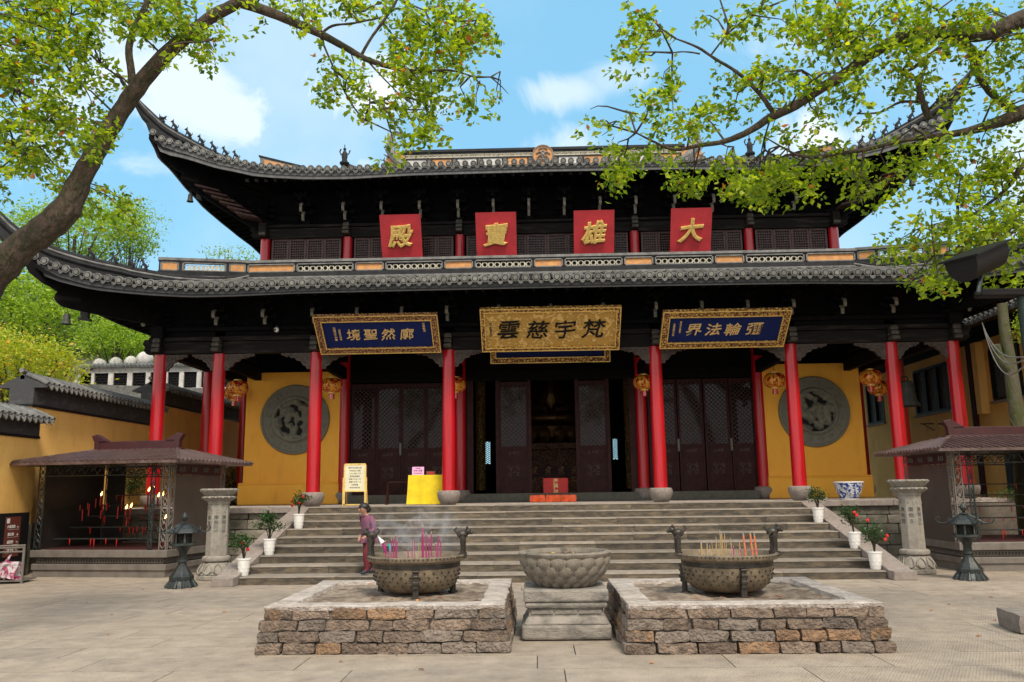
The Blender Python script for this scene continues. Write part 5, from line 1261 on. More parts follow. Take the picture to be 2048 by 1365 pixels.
for i, (x, yt, mt, w_) in enumerate(R1):
    stick(x, yt, 1104, -11.35-.18*math.sin(i*1.7), w_, mt, f'{"pale yellow" if mt == "incense" else "magenta"} thin incense stick, {rank([q[0] for q in R1], i)} from the left in the right censer', G, lean=.012*math.sin(i*2))
for i, (x, yt, l_) in enumerate([(1492, 1066, 'leftmost'), (1506, 1063, 'middle'), (1514, 1067, 'rightmost')]):
    stick(x, yt, 1106, -11.35, .011, 'incense_o', f'thick orange and pink incense stick, {l_} of three in the right censer', 'thick orange incense sticks', lean=-.02)
fl = thing('paper_cone', 'white paper cone with pink and teal ends leaning in the left censer', 'offering', at(770, 1106, Y=-11.2))
b = MB(); b.tube([(.02, 0, -.02), (-.03, 0, .12)], [.012, .016], 8); b.build('pink_end', 'magenta', fl); b = MB(); b.tube([(-.03, 0, .12), (-.09, 0, .20)], [.032, .004], 8); b.build('paper', 'white', fl); b = MB(); b.tube([(.07, .02, -.02), (.05, .02, .11)], [.01, .02], 8); b.build('teal_end', 'teal', fl)

# ------------------------------------------------------------ lotus bowl on its pedestal
pd = thing('stone_pedestal', 'moulded grey stone pedestal between the two stone beds', 'pedestal', (-.14, -11.35, 0)); hw = .51
b = MB(); b.box(-hw-.01, hw+.01, -.50, .50, .01, .175, None, .0, .0); b.build('base_block', 'ped_stone', pd, bevel=.03)
b = MB(); b.box(-hw+.01, hw-.01, -.49, .49, .176, .265, None, .055, .05); b.build('sloped_course', 'ped_stone', pd, bevel=.02)
b = MB(); b.box(-hw+.075, hw-.075, -.42, .42, .266, .355); b.build('waist', 'ped_stone', pd)
for k in range(3):
    b = MB(); b.box(-.13, .13, -.435, -.421, .29, .335); b.build('waist_panel', 'ped_stone', pd, loc=(-.28+.28*k, 0, 0), bevel=.006)
b = MB(); b.box(-hw+.03, hw-.03, -.47, .47, .356, .425); b.build('upper_course', 'ped_stone', pd, bevel=.03)
b = MB(); b.box(-hw+.015, hw-.015, -.48, .48, .426, .565); b.build('top_slab', 'ped_stone', pd, bevel=.022)
M['bowl_dark'] = mat('bowl_dark', (.11, .095, .078), .9, .3, 9, .6, 50, col2=(.06, .052, .043))
lb = thing('lotus_bowl', 'big round stone bowl carved with lotus petals, filled with dark water', 'stone bowl', (-.13, -11.35, .566))
b = MB(); b.lathe([(.29, 0), (.34, .03), (.43, .10), (.50, .20), (.535, .29), (.535, .34)], 64, cap=False); b.cur = 1; b.lathe([(.535, .34), (.562, .362), (.57, .395), (.55, .41), (.49, .41), (.475, .38), (.46, .2), (.01, .15)], 64, cap=False); b.cur = 0; b.lathe([(.01, 0), (.29, 0)], 32, cap=False); b.build('bowl_body', ['bowl_dark', 'bowl_stone'], lb, smooth=True)
b = MB(); b.lathe([(.475, .362), (.01, .362)], 40, cap=False); b.build('water', 'water', lb)
def petal_mesh(w_, h):
    b = MB(); n_, m_ = 8, 6; v = []; f = []
    for j in range(m_+1):
        t = j/m_; ww = w_*math.sqrt(max(0, 1-(1-min(t*1.15, 1))**2*0.85)) if t < .99 else w_*.5
        ww = w_*(math.sin(math.pi*min(.5, .22+t*.55))) if t < .7 else w_*math.sin(math.pi*.5)*math.cos((t-.7)/.3*1.35)
        for i in range(n_+1):
            u = i/n_*2-1; v.append((u*ww/2, -.034*(1-abs(u)**2.4)*(.5+.5*math.sin(math.pi*min(1, t*.9+.1))), h*t))
    for j in range(m_):
        for i in range(n_): q = j*(n_+1)+i; f.append((q, q+1, q+n_+2, q+n_+1))
    return b.add(v, f)
pm = petal_mesh(.195, .155).build('p', 'bowl_stone', smooth=True); pme = pm.data; bpy.data.objects.remove(pm)
def on_bowl(z): return interp(z, [(0, .29), (.03, .34), (.10, .43), (.20, .50), (.29, .535), (.35, .54)])
for row, (z0, z1, kk) in enumerate(((.23, .36, 1.0), (.125, .25, .98), (.045, .15, .9), (.0, .07, .72))):
    for k in range(18):
        a = 2*math.pi*(k+.5*(row % 2))/18; r0, r1 = on_bowl(z0)-.004, on_bowl(z1)-.004
        T = Matrix.Rotation(a+math.pi/2, 4, 'Z') @ Matrix.Translation((0, -r0, z0)) @ Matrix.Rotation(math.atan2(r1-r0, z1-z0), 4, 'X')
        o = link('lotus_petal', pme, lb); o.matrix_local = T @ Matrix.Diagonal((kk, 1, math.hypot(z1-z0, r1-r0)/.155*1.1, 1))
for k in range(14):
    a = rnd.uniform(0, 6.28); r = rnd.uniform(.15, .44); rg_ = rnd.uniform(.015, .03)
    o = MB().add([(-rg_*1.6, 0, 0), (0, -rg_*.8, .006), (rg_*1.6, 0, 0), (0, rg_*.8, .004)], [(0, 1, 2), (0, 2, 3)]).build('floating_leaf', 'dry_leaf' if k % 3 else 'yellow', loc=(-.13+r*math.cos(a), -11.35+r*math.sin(a), .566+.368))
    o.rotation_euler = (0, 0, rnd.uniform(0, 6)); o['label'] = 'small fallen leaf floating on the water of the lotus bowl'; o['category'] = 'leaf'; o['group'] = 'leaves floating in the lotus bowl'

# ------------------------------------------------------------ sutra pillars, iron lanterns
def sutra(label, loc, texts, group, rz):
    t = thing('sutra_pillar', label, 'stone pillar', loc, group=group)
    b = MB(); b.lathe([(.37, 0), (.38, .02), (.38, .09), (.35, .11)], 8, ang0=R(22.5)); b.build('plinth', 'carved', t, bevel=.01)
    b = MB(); b.lathe([(.35, .11), (.345, .14), (.30, .24), (.25, .33), (.235, .35)], 40); lbs = b.build('lotus_base', 'carved', t, smooth=True)
    pb_ = MB()
    for k in range(10):
        a = 2*math.pi*k/10; T = Matrix.Rotation(a, 4, 'Z')
        pb_ = MB(); pb_.tube([(.25, .0, .33), (.30, -.06, .27), (.345, -.09, .18), (.36, -.03, .13), (.36, .03, .13), (.345, .09, .18), (.30, .06, .27), (.25, 0, .33)], .014, 5, T); pb_.build('petal_edge', 'carved', lbs)
    b = MB(); b.lathe([(.22, .35), (.275, .37), (.285, .41), (.27, .45), (.22, .47)], 32); b.build('ring', 'carved', t, smooth=True)
    b = MB(); b.lathe([(.225, .47), (.218, 1.50)], 8, ang0=R(22.5)); b.build('shaft', 'carved', t, bevel=.006)
    for k in range(8):
        a = R(45*k)+rz; T = Matrix.Rotation(a, 4, 'Z') @ basis((0, -.203, 1.36), (1, 0, 0), (0, .0, 1))
        nm = MB(); nm.tube([(.05*math.cos(q*.6)*(1-.04*q), .05*math.sin(q*.6)*(1-.04*q), .004) for q in range(12)], .007, 4, T); nm.build('carved_knot', 'carved', t)
    for k in (-2, -1, 0, 1, 2):
        tx = texts[k % len(texts)]; a = R(45*k)
        for i, ch in enumerate(tx):
            T = Matrix.Rotation(a, 4, 'Z') @ basis((0, -.2045+.0005*i, 1.235-i*(.70/len(tx))), (1, 0, 0), (0, 0, 1)); glyphs(ch, .098, T, 'ink', t, depth=.004, off=.006, name='character')
    b = MB(); b.lathe([(.218, 1.50), (.23, 1.56), (.30, 1.61), (.335, 1.64), (.33, 1.655), (.27, 1.66)], 32); b.build('lower_capital', 'carved', t, smooth=True)
    b = MB(); b.lathe([(.26, 1.66), (.28, 1.69), (.33, 1.74), (.37, 1.78), (.37, 1.81), (.34, 1.815), (.30, 1.78)], 40); cp = b.build('lotus_capital', 'carved', t, smooth=True)
    for k in range(16):
        a = 2*math.pi*k/16
        for (r0, z0, r1, z1) in ((.27, 1.67, .375, 1.80), (.235, 1.565, .335, 1.645)):
            b = MB(); b.tube([(r0, 0, z0), (r1+.004, 0, z1), ], [.012, .026], 5, Matrix.Rotation(a, 4, 'Z')); b.build('petal', 'carved', cp)
    t.rotation_euler = (0, 0, rz)
    return t
sutra('carved stone pillar with inked sutra characters left of the staircase', (-7.03, -4.55, 0), ['南無阿彌陀如來', '南無甘露王如來', '南無廣博身如來', '南無妙色身如來', '南無多寶如來'], 'stone sutra pillars', R(10))
sutra('carved stone pillar with inked sutra characters right of the staircase', (6.98, -4.75, 0), ['南無多寶如來', '南無妙色身如來', '南無廣博如來', '南無離怖如來', '南無寶勝如來'], 'stone sutra pillars', R(-22))
def hexl(b, prof, n=6, a0=0): return b.lathe(prof, n, ang0=a0)
def iron_lantern(label, loc, group):
    t = thing('iron_lantern', label, 'lantern', loc, group=group)
    b = MB(); b.lathe([(.27, 0), (.25, .05), (.21, .12), (.205, .13)], 12); b.lathe([(.22, .13), (.22, .20), (.205, .22)], 8, ang0=R(22.5)); b.lathe([(.20, .22), (.13, .32), (.085, .40)], 8, ang0=R(22.5)); b.build('foot', 'iron', t, bevel=.006)
    for k in range(12): b = MB(); b.tube([(.20, 0, .13), (.24, 0, .06), (.275, 0, .0)], [.02, .03, .035], 6, Matrix.Rotation(k*math.pi/6, 4, 'Z')); b.build('foot_petal', 'iron', t)
    b = MB(); b.lathe([(.085, .40), (.075, .44), (.095, .455), (.095, .48), (.075, .50), (.07, .60), (.10, .68), (.17, .74), (.22, .755)], 24); b.build('stem', 'iron', t, smooth=True)
    b = MB(); b.lathe([(.25, .755), (.255, .77), (.25, .80), (.22, .81)], 8, ang0=R(22.5)); b.build('gallery', 'iron', t, bevel=.004)
    b = MB(); b.lathe([(.165, .81), (.165, .97)], 6, ang0=R(30)); b.build('lamp_chamber', 'black', t)
    for k in range(6):
        a = R(60*k); b = MB(); b.box(-.085, -.07, -.155, -.14, .81, .97, Matrix.Rotation(a, 4, 'Z')); b.box(.07, .085, -.155, -.14, .81, .97, Matrix.Rotation(a, 4, 'Z'))
        for q in range(3):
            for r_ in range(3): b.box(-.03+.022*q, -.02+.022*q, -.151, -.143, .86+.022*r_, .87+.022*r_, Matrix.Rotation(a, 4, 'Z'))
        b.build('side_grille', 'hinge', t)
    b = MB(); b.lathe([(.19, .97), (.29, .985), (.295, 1.0), (.22, 1.07), (.13, 1.13), (.07, 1.155)], 6, ang0=R(30)); b.build('roof', 'iron', t, bevel=.006)
    for k in range(6):
        a = R(60*k+30); T = Matrix.Rotation(a, 4, 'Z')
        b = MB(); b.tube([(.07, 0, 1.16), (.16, 0, 1.115), (.24, 0, 1.055), (.30, 0, 1.01), (.38, 0, 1.0), (.44, 0, 1.02), (.475, 0, 1.065), (.46, 0, 1.11), (.42, 0, 1.115), (.405, 0, 1.085), (.425, 0, 1.065)], [.012, .014, .015, .016, .014, .013, .012, .012, .011, .010, .008], 6, T)
        b.build('roof_scroll', 'iron', t, smooth=True)
    b = MB(); b.lathe([(.06, 1.15), (.08, 1.17), (.05, 1.19), (.025, 1.2), (.03, 1.22), (.055, 1.25), (.06, 1.29), (.04, 1.33), (.01, 1.37)], 14)
    for k in range(5): b.tube([(0, 0, 1.23), (.055*math.cos(k*1.26), .055*math.sin(k*1.26), 1.28), (.02*math.cos(k*1.26), .02*math.sin(k*1.26), 1.35)], [.01, .018, .006], 5)
    b.build('finial', 'iron', t, smooth=True)
    return t
l1 = iron_lantern('dark cast iron lantern with scrolled roof standing before the left candle shelter', (-7.14, -5.95, 0), 'cast iron lanterns')
dup(l1, (7.40, -6.0, 0), 'dark cast iron lantern with scrolled roof standing before the right candle shelter')

# ------------------------------------------------------------ potted camellias
pot = thing('potted_camellia', 'x', 'potted plant', (0, 0, 0), group='potted camellias on the stair sides')
b = MB(); b.lathe([(.088, 0), (.092, .01), (.125, .29), (.135, .30), (.137, .325), (.128, .33), (.118, .30), (.10, .27)], 28, cap=False); b.lathe([(.01, .0), (.088, .0)], 28, cap=False)
po = b.build('pot', 'white', pot, smooth=True)
b = MB(); b.lathe([(.118, .285), (.01, .29)], 20, cap=False); b.build('soil', 'soil', po)
for k in range(14):
    for zz in (.09, .16): b = MB(); rr = lerp(.09, .127, zz/.3); b.blob((rr, 0, zz), (.006, .018, .022), 6, Matrix.Rotation(k*2*math.pi/14+zz*3, 4, 'Z')); b.build('relief', 'white', po) if k % 2 == 0 else None
potsrc = pot
PT = [(489, 1150, .15, 'lowest of the three on the left stair edge', .30, 0, 1), (539, 1109, .45, 'middle of the three on the left stair edge', .36, 0, 0), (591, 1058, .90, 'top of the three on the left stair edge', .25, 5, 2),
      (1757, 1140, .15, 'lowest of the three on the right stair edge', .27, 2, 3), (1714, 1098, .45, 'middle of the three on the right stair edge', .28, 4, 4), (1652, 1047, .90, 'top of the three on the right stair edge', .27, 0, 5)]
for i, (px, py, z, lab, rad, nf, sd_) in enumerate(PT):
    p = at(px, py, Z=z); p.x += .04 if px < 1000 else .0
    k = int(round(z/RIS)); p.y = YB+RUN*(k-1)+.28
    t = pot if i == 0 else None
    if t is None:
        t = pot.copy(); C.objects.link(t); copy_tree(po, t)
    t.location = p; t['label'] = f'camellia bush in a white pot, {lab}'
    rn = random.Random(sd_+40); b = MB(); tips = []
    H = .50 if i != 5 else .42
    b2 = []
    for q in range(9 if i != 2 else 7):
        a = rn.uniform(0, 6.28); r = rn.uniform(.08, rad*.8); top = Vector((r*math.cos(a), r*math.sin(a), .33+rn.uniform(.22, .52)*H/.5))
        mid = Vector((r*.25*math.cos(a+.5), r*.25*math.sin(a+.5), .33+.17)); b.tube([(0, 0, .28), mid, top], [.011, .008, .004], 5); tips.append(top)
        for e in range(2):
            d = Vector((rn.uniform(-.1, .1), rn.uniform(-.1, .1), rn.uniform(-.02, .1))); b.tube([lerp(mid, top, .6), lerp(mid, top, .6)+d], [.005, .003], 4); tips.append(lerp(mid, top, .6)+d)
    b.build('stems', 'bark', t)
    pts = []
    for tip in tips:
        for e in range(26 if i in (1,) else 16): pts.append(tip+Vector((rn.gauss(0, .05), rn.gauss(0, .05), rn.gauss(.0, .04))))
    leaves('foliage', pts, .06, 'leaf_dark', t, sd_=sd_, lo=.1, hi=.9, shape=.55, droop=.05)
    fp = {2: [(-.14, -.1, .62), (.12, -.1, .72), (-.16, 0, .52), (.03, -.12, .58)], 3: [(.22, -.1, .62), (.18, -.1, .55)], 4: [(.26, -.1, .56), (.0, -.12, .72), (.05, -.1, .66)], 0: [(0, -.14, .62), (.1, -.1, .5)], 1: [], 5: []}[i]
    for (x, y, zz) in fp:
        b = MB(); 
        for q in range(6): a = q*1.05; b.blob((.018*math.cos(a), -.0, .018*math.sin(a)), (.017, .012, .017), 6)
        b.blob((0, -.012, 0), .014, 6); b.build('red_flower', 'bright_red', t, loc=(x, y, zz))

# ------------------------------------------------------------ candle shelters
def iron_strip(w_, h, n_):
    "openwork iron strip in local x/z"
    b = MB(); b.box(0, .02, -.01, .01, 0, h); b.box(w_-.02, w_, -.01, .01, 0, h)
    for i in range(n_):
        z0 = h*i/n_; s_ = h/n_; c_ = w_/2
        for m_ in (-1, 1):
            b.tube([(c_, 0, z0+s_*.1), (c_+m_*(w_/2-.03), 0, z0+s_*.3), (c_+m_*(w_/2-.035), 0, z0+s_*.48), (c_+m_*.015, 0, z0+s_*.55), (c_+m_*(w_/2-.04), 0, z0+s_*.8), (c_, 0, z0+s_*.95)], .009, 5)
        b.blob((c_, 0, z0+s_*.55), (.03, .015, .04), 6); b.box(.02, w_-.02, -.006, .006, z0-.006, z0+.006)
    return b
def kiosk(label, loc, rz, W, D, mirror):
    "origin: front corner next to the stairs, body extends to -x (or +x mirrored) and +y"
    t = thing('candle_shelter', label, 'candle shelter', loc, rz, 'roofed candle shelters'); s_ = 1 if mirror else -1
    def BX(b, x0, x1, y0, y1, z0, z1, **k): x0, x1 = sorted((s_*x0, s_*x1)); return b.box(x0, x1, y0, y1, z0, z1)
    b = MB(); BX(b, .06, W-.06, .06, D-.06, 0, .14); b.build('base_foot', 'grey_metal', t)
    b = MB(); BX(b, .03, W-.03, .03, D-.03, .145, .27); b.build('base_course', 'grey_metal', t, bevel=.01)
    b = MB(); BX(b, .10, W-.10, .10, D-.10, .27, .41); b.build('base_recess', 'sheet', t)
    fret = MB(); n_ = int(W/.07)
    for i in range(n_):
        x = s_*(.12+(W-.24)*(i+.5)/n_); r = .045
        fret.tube([(x+r*math.cos(a*math.pi/3)*.9, .085, .34+r*math.sin(a*math.pi/3)) for a in range(7)], .009, 4)
    n2 = int(D/.07)
    for i in range(n2):
        y = .12+(D-.24)*(i+.5)/n2; r = .045
        fret.tube([(s_*.085, y+r*math.cos(a*math.pi/3)*.9, .34+r*math.sin(a*math.pi/3)) for a in range(7)], .009, 4)
    fr = fret.build('fretwork', 'grey_metal', t); fr['kind'] = 'stuff'
    b = MB(); BX(b, 0, W, 0, D, .41, .56); b.build('base_top', 'grey_metal', t, bevel=.012)
    b = MB(); BX(b, .2, W-.2, .2, D-.2, .56, .585); b.build('ash_tray', 'kiosk_ridge', t)
    H0, H1 = .56, 2.38
    for (x, y, a) in ((.04, .03, 0), (.03, .05, 1), (W-.22, .03, 0), (.03, D-.22, 1), (W-.22, D-.04, 0), (.6, D-.04, 0), (.33, .06, 0)):
        st_ = iron_strip(.17 if (x, y) != (.33, .06) else .11, H1-H0, 5)
        o = st_.build('iron_post', 'grey_metal' if x < .2 else 'iron', t)
        if a == 0: o.location = (s_*x if s_ > 0 else -x-.17, y, H0)
        else: o.location = (s_*x, y, H0); o.rotation_euler = (0, 0, math.pi/2)
    b = MB(); BX(b, .035, .05, .24, D-.24, H0, 2.12); b.build('side_sheet', 'sheet', t)
    b = MB(); BX(b, .02, .06, .24, D-.24, 2.13, 2.16); BX(b, .02, .06, .24, D-.24, 2.33, 2.36); BX(b, .035, .05, .24, D-.24, 2.16, 2.33); b.build('side_head', 'kiosk_ridge', t)
    for k in range(4):
        b = MB(); y = lerp(.45, D-.45, k/3); b.tube([(s_*.02, y+.09*math.cos(q), 2.245+.05*math.sin(q*2)) for q in [i*math.pi/6 for i in range(13)]], .012, 5)
        b.build('head_ornament', 'grey_metal', t)
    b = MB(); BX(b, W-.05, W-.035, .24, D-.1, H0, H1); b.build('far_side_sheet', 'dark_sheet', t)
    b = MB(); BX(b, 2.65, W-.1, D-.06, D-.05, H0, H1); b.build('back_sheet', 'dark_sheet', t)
    # head rails with scrolls, front and back
    for y in (.04, D-.05):
        b = MB(); BX(b, .2, W-.2, y-.012, y+.012, 2.12, 2.145); BX(b, .2, W-.2, y-.012, y+.012, 2.36, 2.385)
        n_ = 9
        for i in range(n_):
            x0 = lerp(.25, W-.25, i/n_); x1 = lerp(.25, W-.25, (i+1)/n_)
            for (xa, xb) in ((x0, x1), (x1, x0)): b.tube([(s_*xa, y, 2.15), (s_*lerp(xa, xb, .3), y, 2.32), (s_*lerp(xa, xb, .6), y, 2.30), (s_*lerp(xa, xb, .5), y, 2.22), (s_*xb, y, 2.35)], .009, 4)
        b.build('head_rail', 'iron', t)
    # racks
    for k in range(5):
        y = .35+.36*k; z = .78+.23*k; x0 = .25; 
        b = MB(); BX(b, x0, W-.28-.1*k, y-.02, y+.02, z-.012, z+.012); BX(b, x0, W-.28-.1*k, y+.07, y+.085, z-.012, z+.012); b.build('candle_rack', 'iron', t)
        for q in range(7):
            x = rnd.uniform(.3, W-.6); l = rnd.uniform(.05, .2); b = MB(); b.tube([(s_*x, y-.02, z), (s_*x+.005, y-.025, z-l*.6), (s_*x, y-.022, z-l)], [.014, .009, .004], 5); b.build('wax_drip', 'candle', t)
    # hipped metal roof
    ov = .42; x0, x1, y0, y1 = -ov, W+ov, -ov, D+ov; zi, zt_ = 2.41, 2.72; rx0, rx1, ry = .62, W-.62, D/2
    P = {k: Vector((s_*a, b_, c_)) for k, (a, b_, c_) in dict(a=(x0, y0, zi), b=(x1, y0, zi), c=(x1, y1, zi), d=(x0, y1, zi), e=(rx0, ry, zt_), f=(rx1, ry, zt_)).items()}
    dn = Vector((0, 0, -.05)); b = MB(); K = 'abcdef'; L_ = [P[k] for k in K]+[P[k]+dn for k in 'abcd']+[Vector((s_*.1, .1, 2.385)), Vector((s_*(W-.1), .1, 2.385)), Vector((s_*(W-.1), D-.1, 2.385)), Vector((s_*.1, D-.1, 2.385))]
    b.add(L_, [(0, 1, 5, 4), (1, 2, 5), (2, 3, 4, 5), (3, 0, 4), (0, 6, 7, 1), (1, 7, 8, 2), (2, 8, 9, 3), (3, 9, 6, 0), (6, 10, 11, 7), (7, 11, 12, 8), (8, 12, 13, 9), (9, 13, 10, 6), (10, 13, 12, 11)])
    rf = b.build('roof', 'kiosk_roof', t)
    b = MB(); sl = .0
    def rib(p, q): 
        n_ = 3; b.tube([Vector(p)+Vector((0, 0, .006)), Vector(q)+Vector((0, 0, .012))], .038, 7)
    n_ = int((x1-x0)/.15)
    for i in range(n_+1):
        x = x0+(x1-x0)*i/n_
        tt = min(1, (x-x0)/(rx0-x0)) if x < rx0 else (min(1, (x1-x)/(x1-rx1)) if x > rx1 else 1)
        for (ya, yb) in ((y0, ry), (y1, ry)): rib((s_*x, ya, zi), (s_*x, lerp(ya, yb, tt), lerp(zi, zt_, tt)))
    n_ = int((y1-y0)/.15)
    for i in range(n_+1):
        y = y0+(y1-y0)*i/n_; tt = 1-abs(y-ry)/(ry-y0)
        for (xa, xb) in ((x0, rx0), (x1, rx1)): rib((s_*xa, y, zi), (s_*lerp(xa, xb, tt), y, lerp(zi, zt_, tt)))
    rb = b.build('roof_ribs', 'kiosk_rib', rf); rb['kind'] = 'stuff'
    for k, e in (('a', 'e'), ('b', 'f'), ('c', 'f'), ('d', 'e')): b = MB(); b.tube([P[k]+Vector((0, 0, .015)), P[e]+Vector((0, 0, .02))], .035, 6); b.build('hip_cap', 'kiosk_roof', rf)
    b = MB(); BX(b, rx0-.15, rx1+.15, ry-.09, ry+.09, zt_-.03, zt_+.03); BX(b, rx0, rx1, ry-.05, ry+.05, zt_+.03, zt_+.21); b.build('ridge', 'kiosk_ridge', rf, bevel=.006)
    for (xx, m_) in ((rx0, -1), (rx1, 1)):
        b = MB(); b.prism([(s_*q, r_) for q, r_ in ((xx-m_*.05, zt_+.03), (xx+m_*.07, zt_+.03), (xx+m_*.08, zt_+.2), (xx+m_*.16, zt_+.34), (xx+m_*.02, zt_+.38), (xx-m_*.28, zt_+.212), (xx-m_*.05, zt_+.205))], ry-.07, ry+.07); b.build('ridge_end', 'kiosk_ridge', rf, bevel=.006)
    return t
kiosk('brown metal candle shelter with lit red candles, left of the staircase', (-8.20, -4.25, 0), R(-9), 3.25, 2.3, False)
kiosk('brown metal candle shelter right of the staircase, cut by the photo edge', (7.93, -4.62, 0), 0, 3.25, 2.3, True)
G = 'red candles in the left shelter'
CN = [(200.5, 992, 1010, 1), (295, 983, 1012, 1), (305, 979, 1012, 1), (315, 994, 1012, 1), (323.6, 992, 1010, 1), (251, 1018, 1034, 1), (260, 1015, 1034, 1), (329, 1038, 1054, 1), (191, 1000, 1014, 0), (243, 997, 1014, 0), (234.6, 1016, 1036, 0), (252.6, 1038, 1054, 0), (164, 1021, 1040, 0), (177, 1010, 1030, 0), (201, 1024, 1036, 0), (213, 1008, 1020, 0), (160, 1012, 1020, 0), (175, 1008, 1018, 0), (205, 1010, 1022, 0)]
for i, (px, yt, yb, lit) in enumerate(CN):
    Y = {0: -2.5, 1: -2.9, 2: -3.3}[0 if yb < 1025 else (1 if yb < 1045 else 2)]
    p = at(px, yb, Y=Y); h = at(px, yt, Y=Y).z-p.z
    t = thing('red_candle', f'lit red candle, {rank([q[0] if q[3] else 9e9 for q in CN], i)} lit one from the left in the left shelter' if lit else f'burnt-down red candle, {rank([q[0] if not q[3] else 9e9 for q in CN], i)} unlit one from the left in the left shelter', 'candle', p, group='lit red candles' if lit else 'unlit red candles')
    b = MB(); hh = h+ (.0 if lit else .02); b.tube([(0, 0, -.02), (0, 0, hh)], .02 if lit else .015, 8); b.build('wax', 'candle', t)
    if lit: b = MB(); b.tube([(0, 0, hh), (.012, 0, hh+.035), (.03, 0, hh+.10)], [.012, .02, .002], 7); b.build('flame', 'flame', t)

# ------------------------------------------------------------ walls on the left
cs = MB(); cs.tube([(-.02, 0, .0), (.22, 0, -.10), (.44, 0, -.22)], .052, 7); cs.tube([(.44, 0, -.22), (.455, 0, -.228)], .06, 8)
tmp = cs.build('ct', 'tile', smooth=True); ctm = tmp.data; bpy.data.objects.remove(tmp)
M['drip_pale'] = mat('drip_pale', (.26, .255, .235), .85, .4, 20, .5, 50, rand=.25, col2=(.12, .12, .11))
cs = MB(); cs.prism([(-.085, .02), (-.05, -.01), (.05, -.01), (.085, .02), (.06, -.05), (0, -.12), (-.06, -.05)], -.012, .012, axis='X'); tmp = cs.build('dt', 'drip_pale'); dtm = tmp.data; bpy.data.objects.remove(tmp)
def coped_wall(label, X, y0, y1, zy, zb, group, plinth=True, sx=1, matw='ochre_pale', th=.55):
    "face at x=X looking towards +x*sx"
    t = thing('courtyard_wall', label, 'wall', (X, (y0+y1)/2, 0), group=group); L = (y1-y0)/2
    def BX(x0, x1, a, b_, c_, d_): x0, x1 = sorted((sx*x0, sx*x1)); return MB().box(x0, x1, a, b_, c_, d_)
    BX(-th, 0, -L, L, 0, zy-.03).build('plaster_face', matw, t)
    BX(-th, .035, -L-.02, L+.02, zy-.03, zy+.03).build('band_edge', 'black', t)
    BX(-th, .02, -L, L, zy+.03, zb).build('black_band', 'black_plaster', t)
    if plinth: BX(-th-.05, .03, -L, L, 0, 1.10).build('dark_plinth', 'moss_stone', t)
    b = MB(); b.prism([(sx*.30, zb), (sx*.36, zb+.03), (sx*-th/2, zb+.30), (sx*(-th-.3), zb+.03), (sx*(-th-.3), zb)], -L, L); b.build('coping_bed', 'black_plaster', t)
    b = MB(); b.tube([(sx*-th/2, -L-.06, zb+.40), (sx*-th/2, -L+.4, zb+.33), (sx*-th/2, L, zb+.33)], .06, 7); b.box(-.05-th/2 if sx > 0 else -.05+th/2, .05-th/2 if sx > 0 else .05+th/2, -L, L, zb+.2, zb+.31); b.build('coping_ridge', 'tile', t, smooth=True)
    n_ = int(2*L/.205)
    for i in range(n_+1):
        y = -L+.02+i*(2*L-.04)/n_
        o = link('coping_tile', ctm, t, (sx*(-th/2+.12), y, zb+.31)); o.scale = (sx*1.08, 1, 1)
        if i < n_:
            o = link('drip_tile', dtm, t, (sx*.345, y+.10, zb+.06)); o.rotation_euler = (0, sx*R(-12), 0)
    return t
G = 'yellow courtyard walls on the left'
coped_wall('lowest, nearest stretch of yellow wall with black band at the left edge', -11.8, -11.5, -3.15, 3.02, 3.34, G)
coped_wall('middle stretch of yellow wall with tiled coping behind the left candle shelter', -12.05, -3.1, 3.25, 3.77, 4.18, G)
coped_wall('farthest, highest stretch of yellow wall seen between the left red columns', -12.05, 3.3, 14, 4.46, 4.84, G)
sg = thing('direction_sign', 'brown direction sign with white lettering at the foot of the left wall', 'sign', (-11.66, -4.05, 0))
b = MB(); b.box(-.03, .03, -.55, .55, .02, 1.36); b.build('dark_frame', 'black', sg)
b = MB(); b.box(.031, .04, -.28, .24, .45, 1.28); b.build('brown_plate', 'brown_sign', sg)
T0 = lambda y, z: basis((.042, y, z), (0, 1, 0), (0, 0, 1))
b = MB(); b.box(.041, .046, -.24, -.15, 1.15, 1.25); b.build('emblem', 'white_paint', sg)
for k, tx in enumerate(('大雄寶殿', '觀音閣', '藏經樓', '二層平臺')):
    glyphs(tx, .07, T0(-.08, 1.08-.16*k), 'white_paint', sg, depth=.003, off=.01); glyphs('←↑↰↰'[k], .08, T0(.15, 1.06-.16*k), 'white_paint', sg, depth=.003, off=.01)
    b = MB(); b.box(.041, .043, -.2, .18, 1.015-.16*k, 1.02-.16*k); b.build('line', 'white_paint', sg)
rk = thing('metal_rack', 'low metal rail rack in the left corner beside the candle shelter', 'rack', (-11.35, -5.1, 0), R(8))
b = MB()
for z in (.72, .68, .60): b.tube([(-.9, 0, z), (.62, 0, z+.02)], .018, 6)
for x in (-.85, .08, .6): b.box(x-.02, x+.02, -.02, .02, 0, .70); b.tube([(x, 0, .06), (x, .6, .06)], .015, 5)
b.box(-.9, .62, -.03, .62, .04, .07); b.build('frame', 'grey_metal', rk)
for k, (x, y, c_, lab) in enumerate(((.28, .15, 'plastic', 'shiny wrapped bundle of offerings, right on the low rack'), (-.15, .15, 'magenta', 'magenta wrapped bundle leaning on the low rack'), (-.5, .2, 'incense', 'yellow wrapped bundle, left on the low rack'))):
    q = Matrix.Rotation(R(8), 4, 'Z') @ Vector((x, y, 0)); t = thing('offering_bundle', lab, 'bundle', (-11.35+q.x, -5.1+q.y, .07), R(8), 'wrapped offering bundles')
    rough_stone(.38, .3, .34, k*7+2, .05, 5, 4, 4).build('wrapper', 'plastic' if k == 0 else c_, t); b = MB(); b.tube([(-.1, -.1, .2), (.0, -.12, .38), (.06, -.1, .5)], [.05, .03, .015], 7); b.build('bag_top', 'plastic', t)

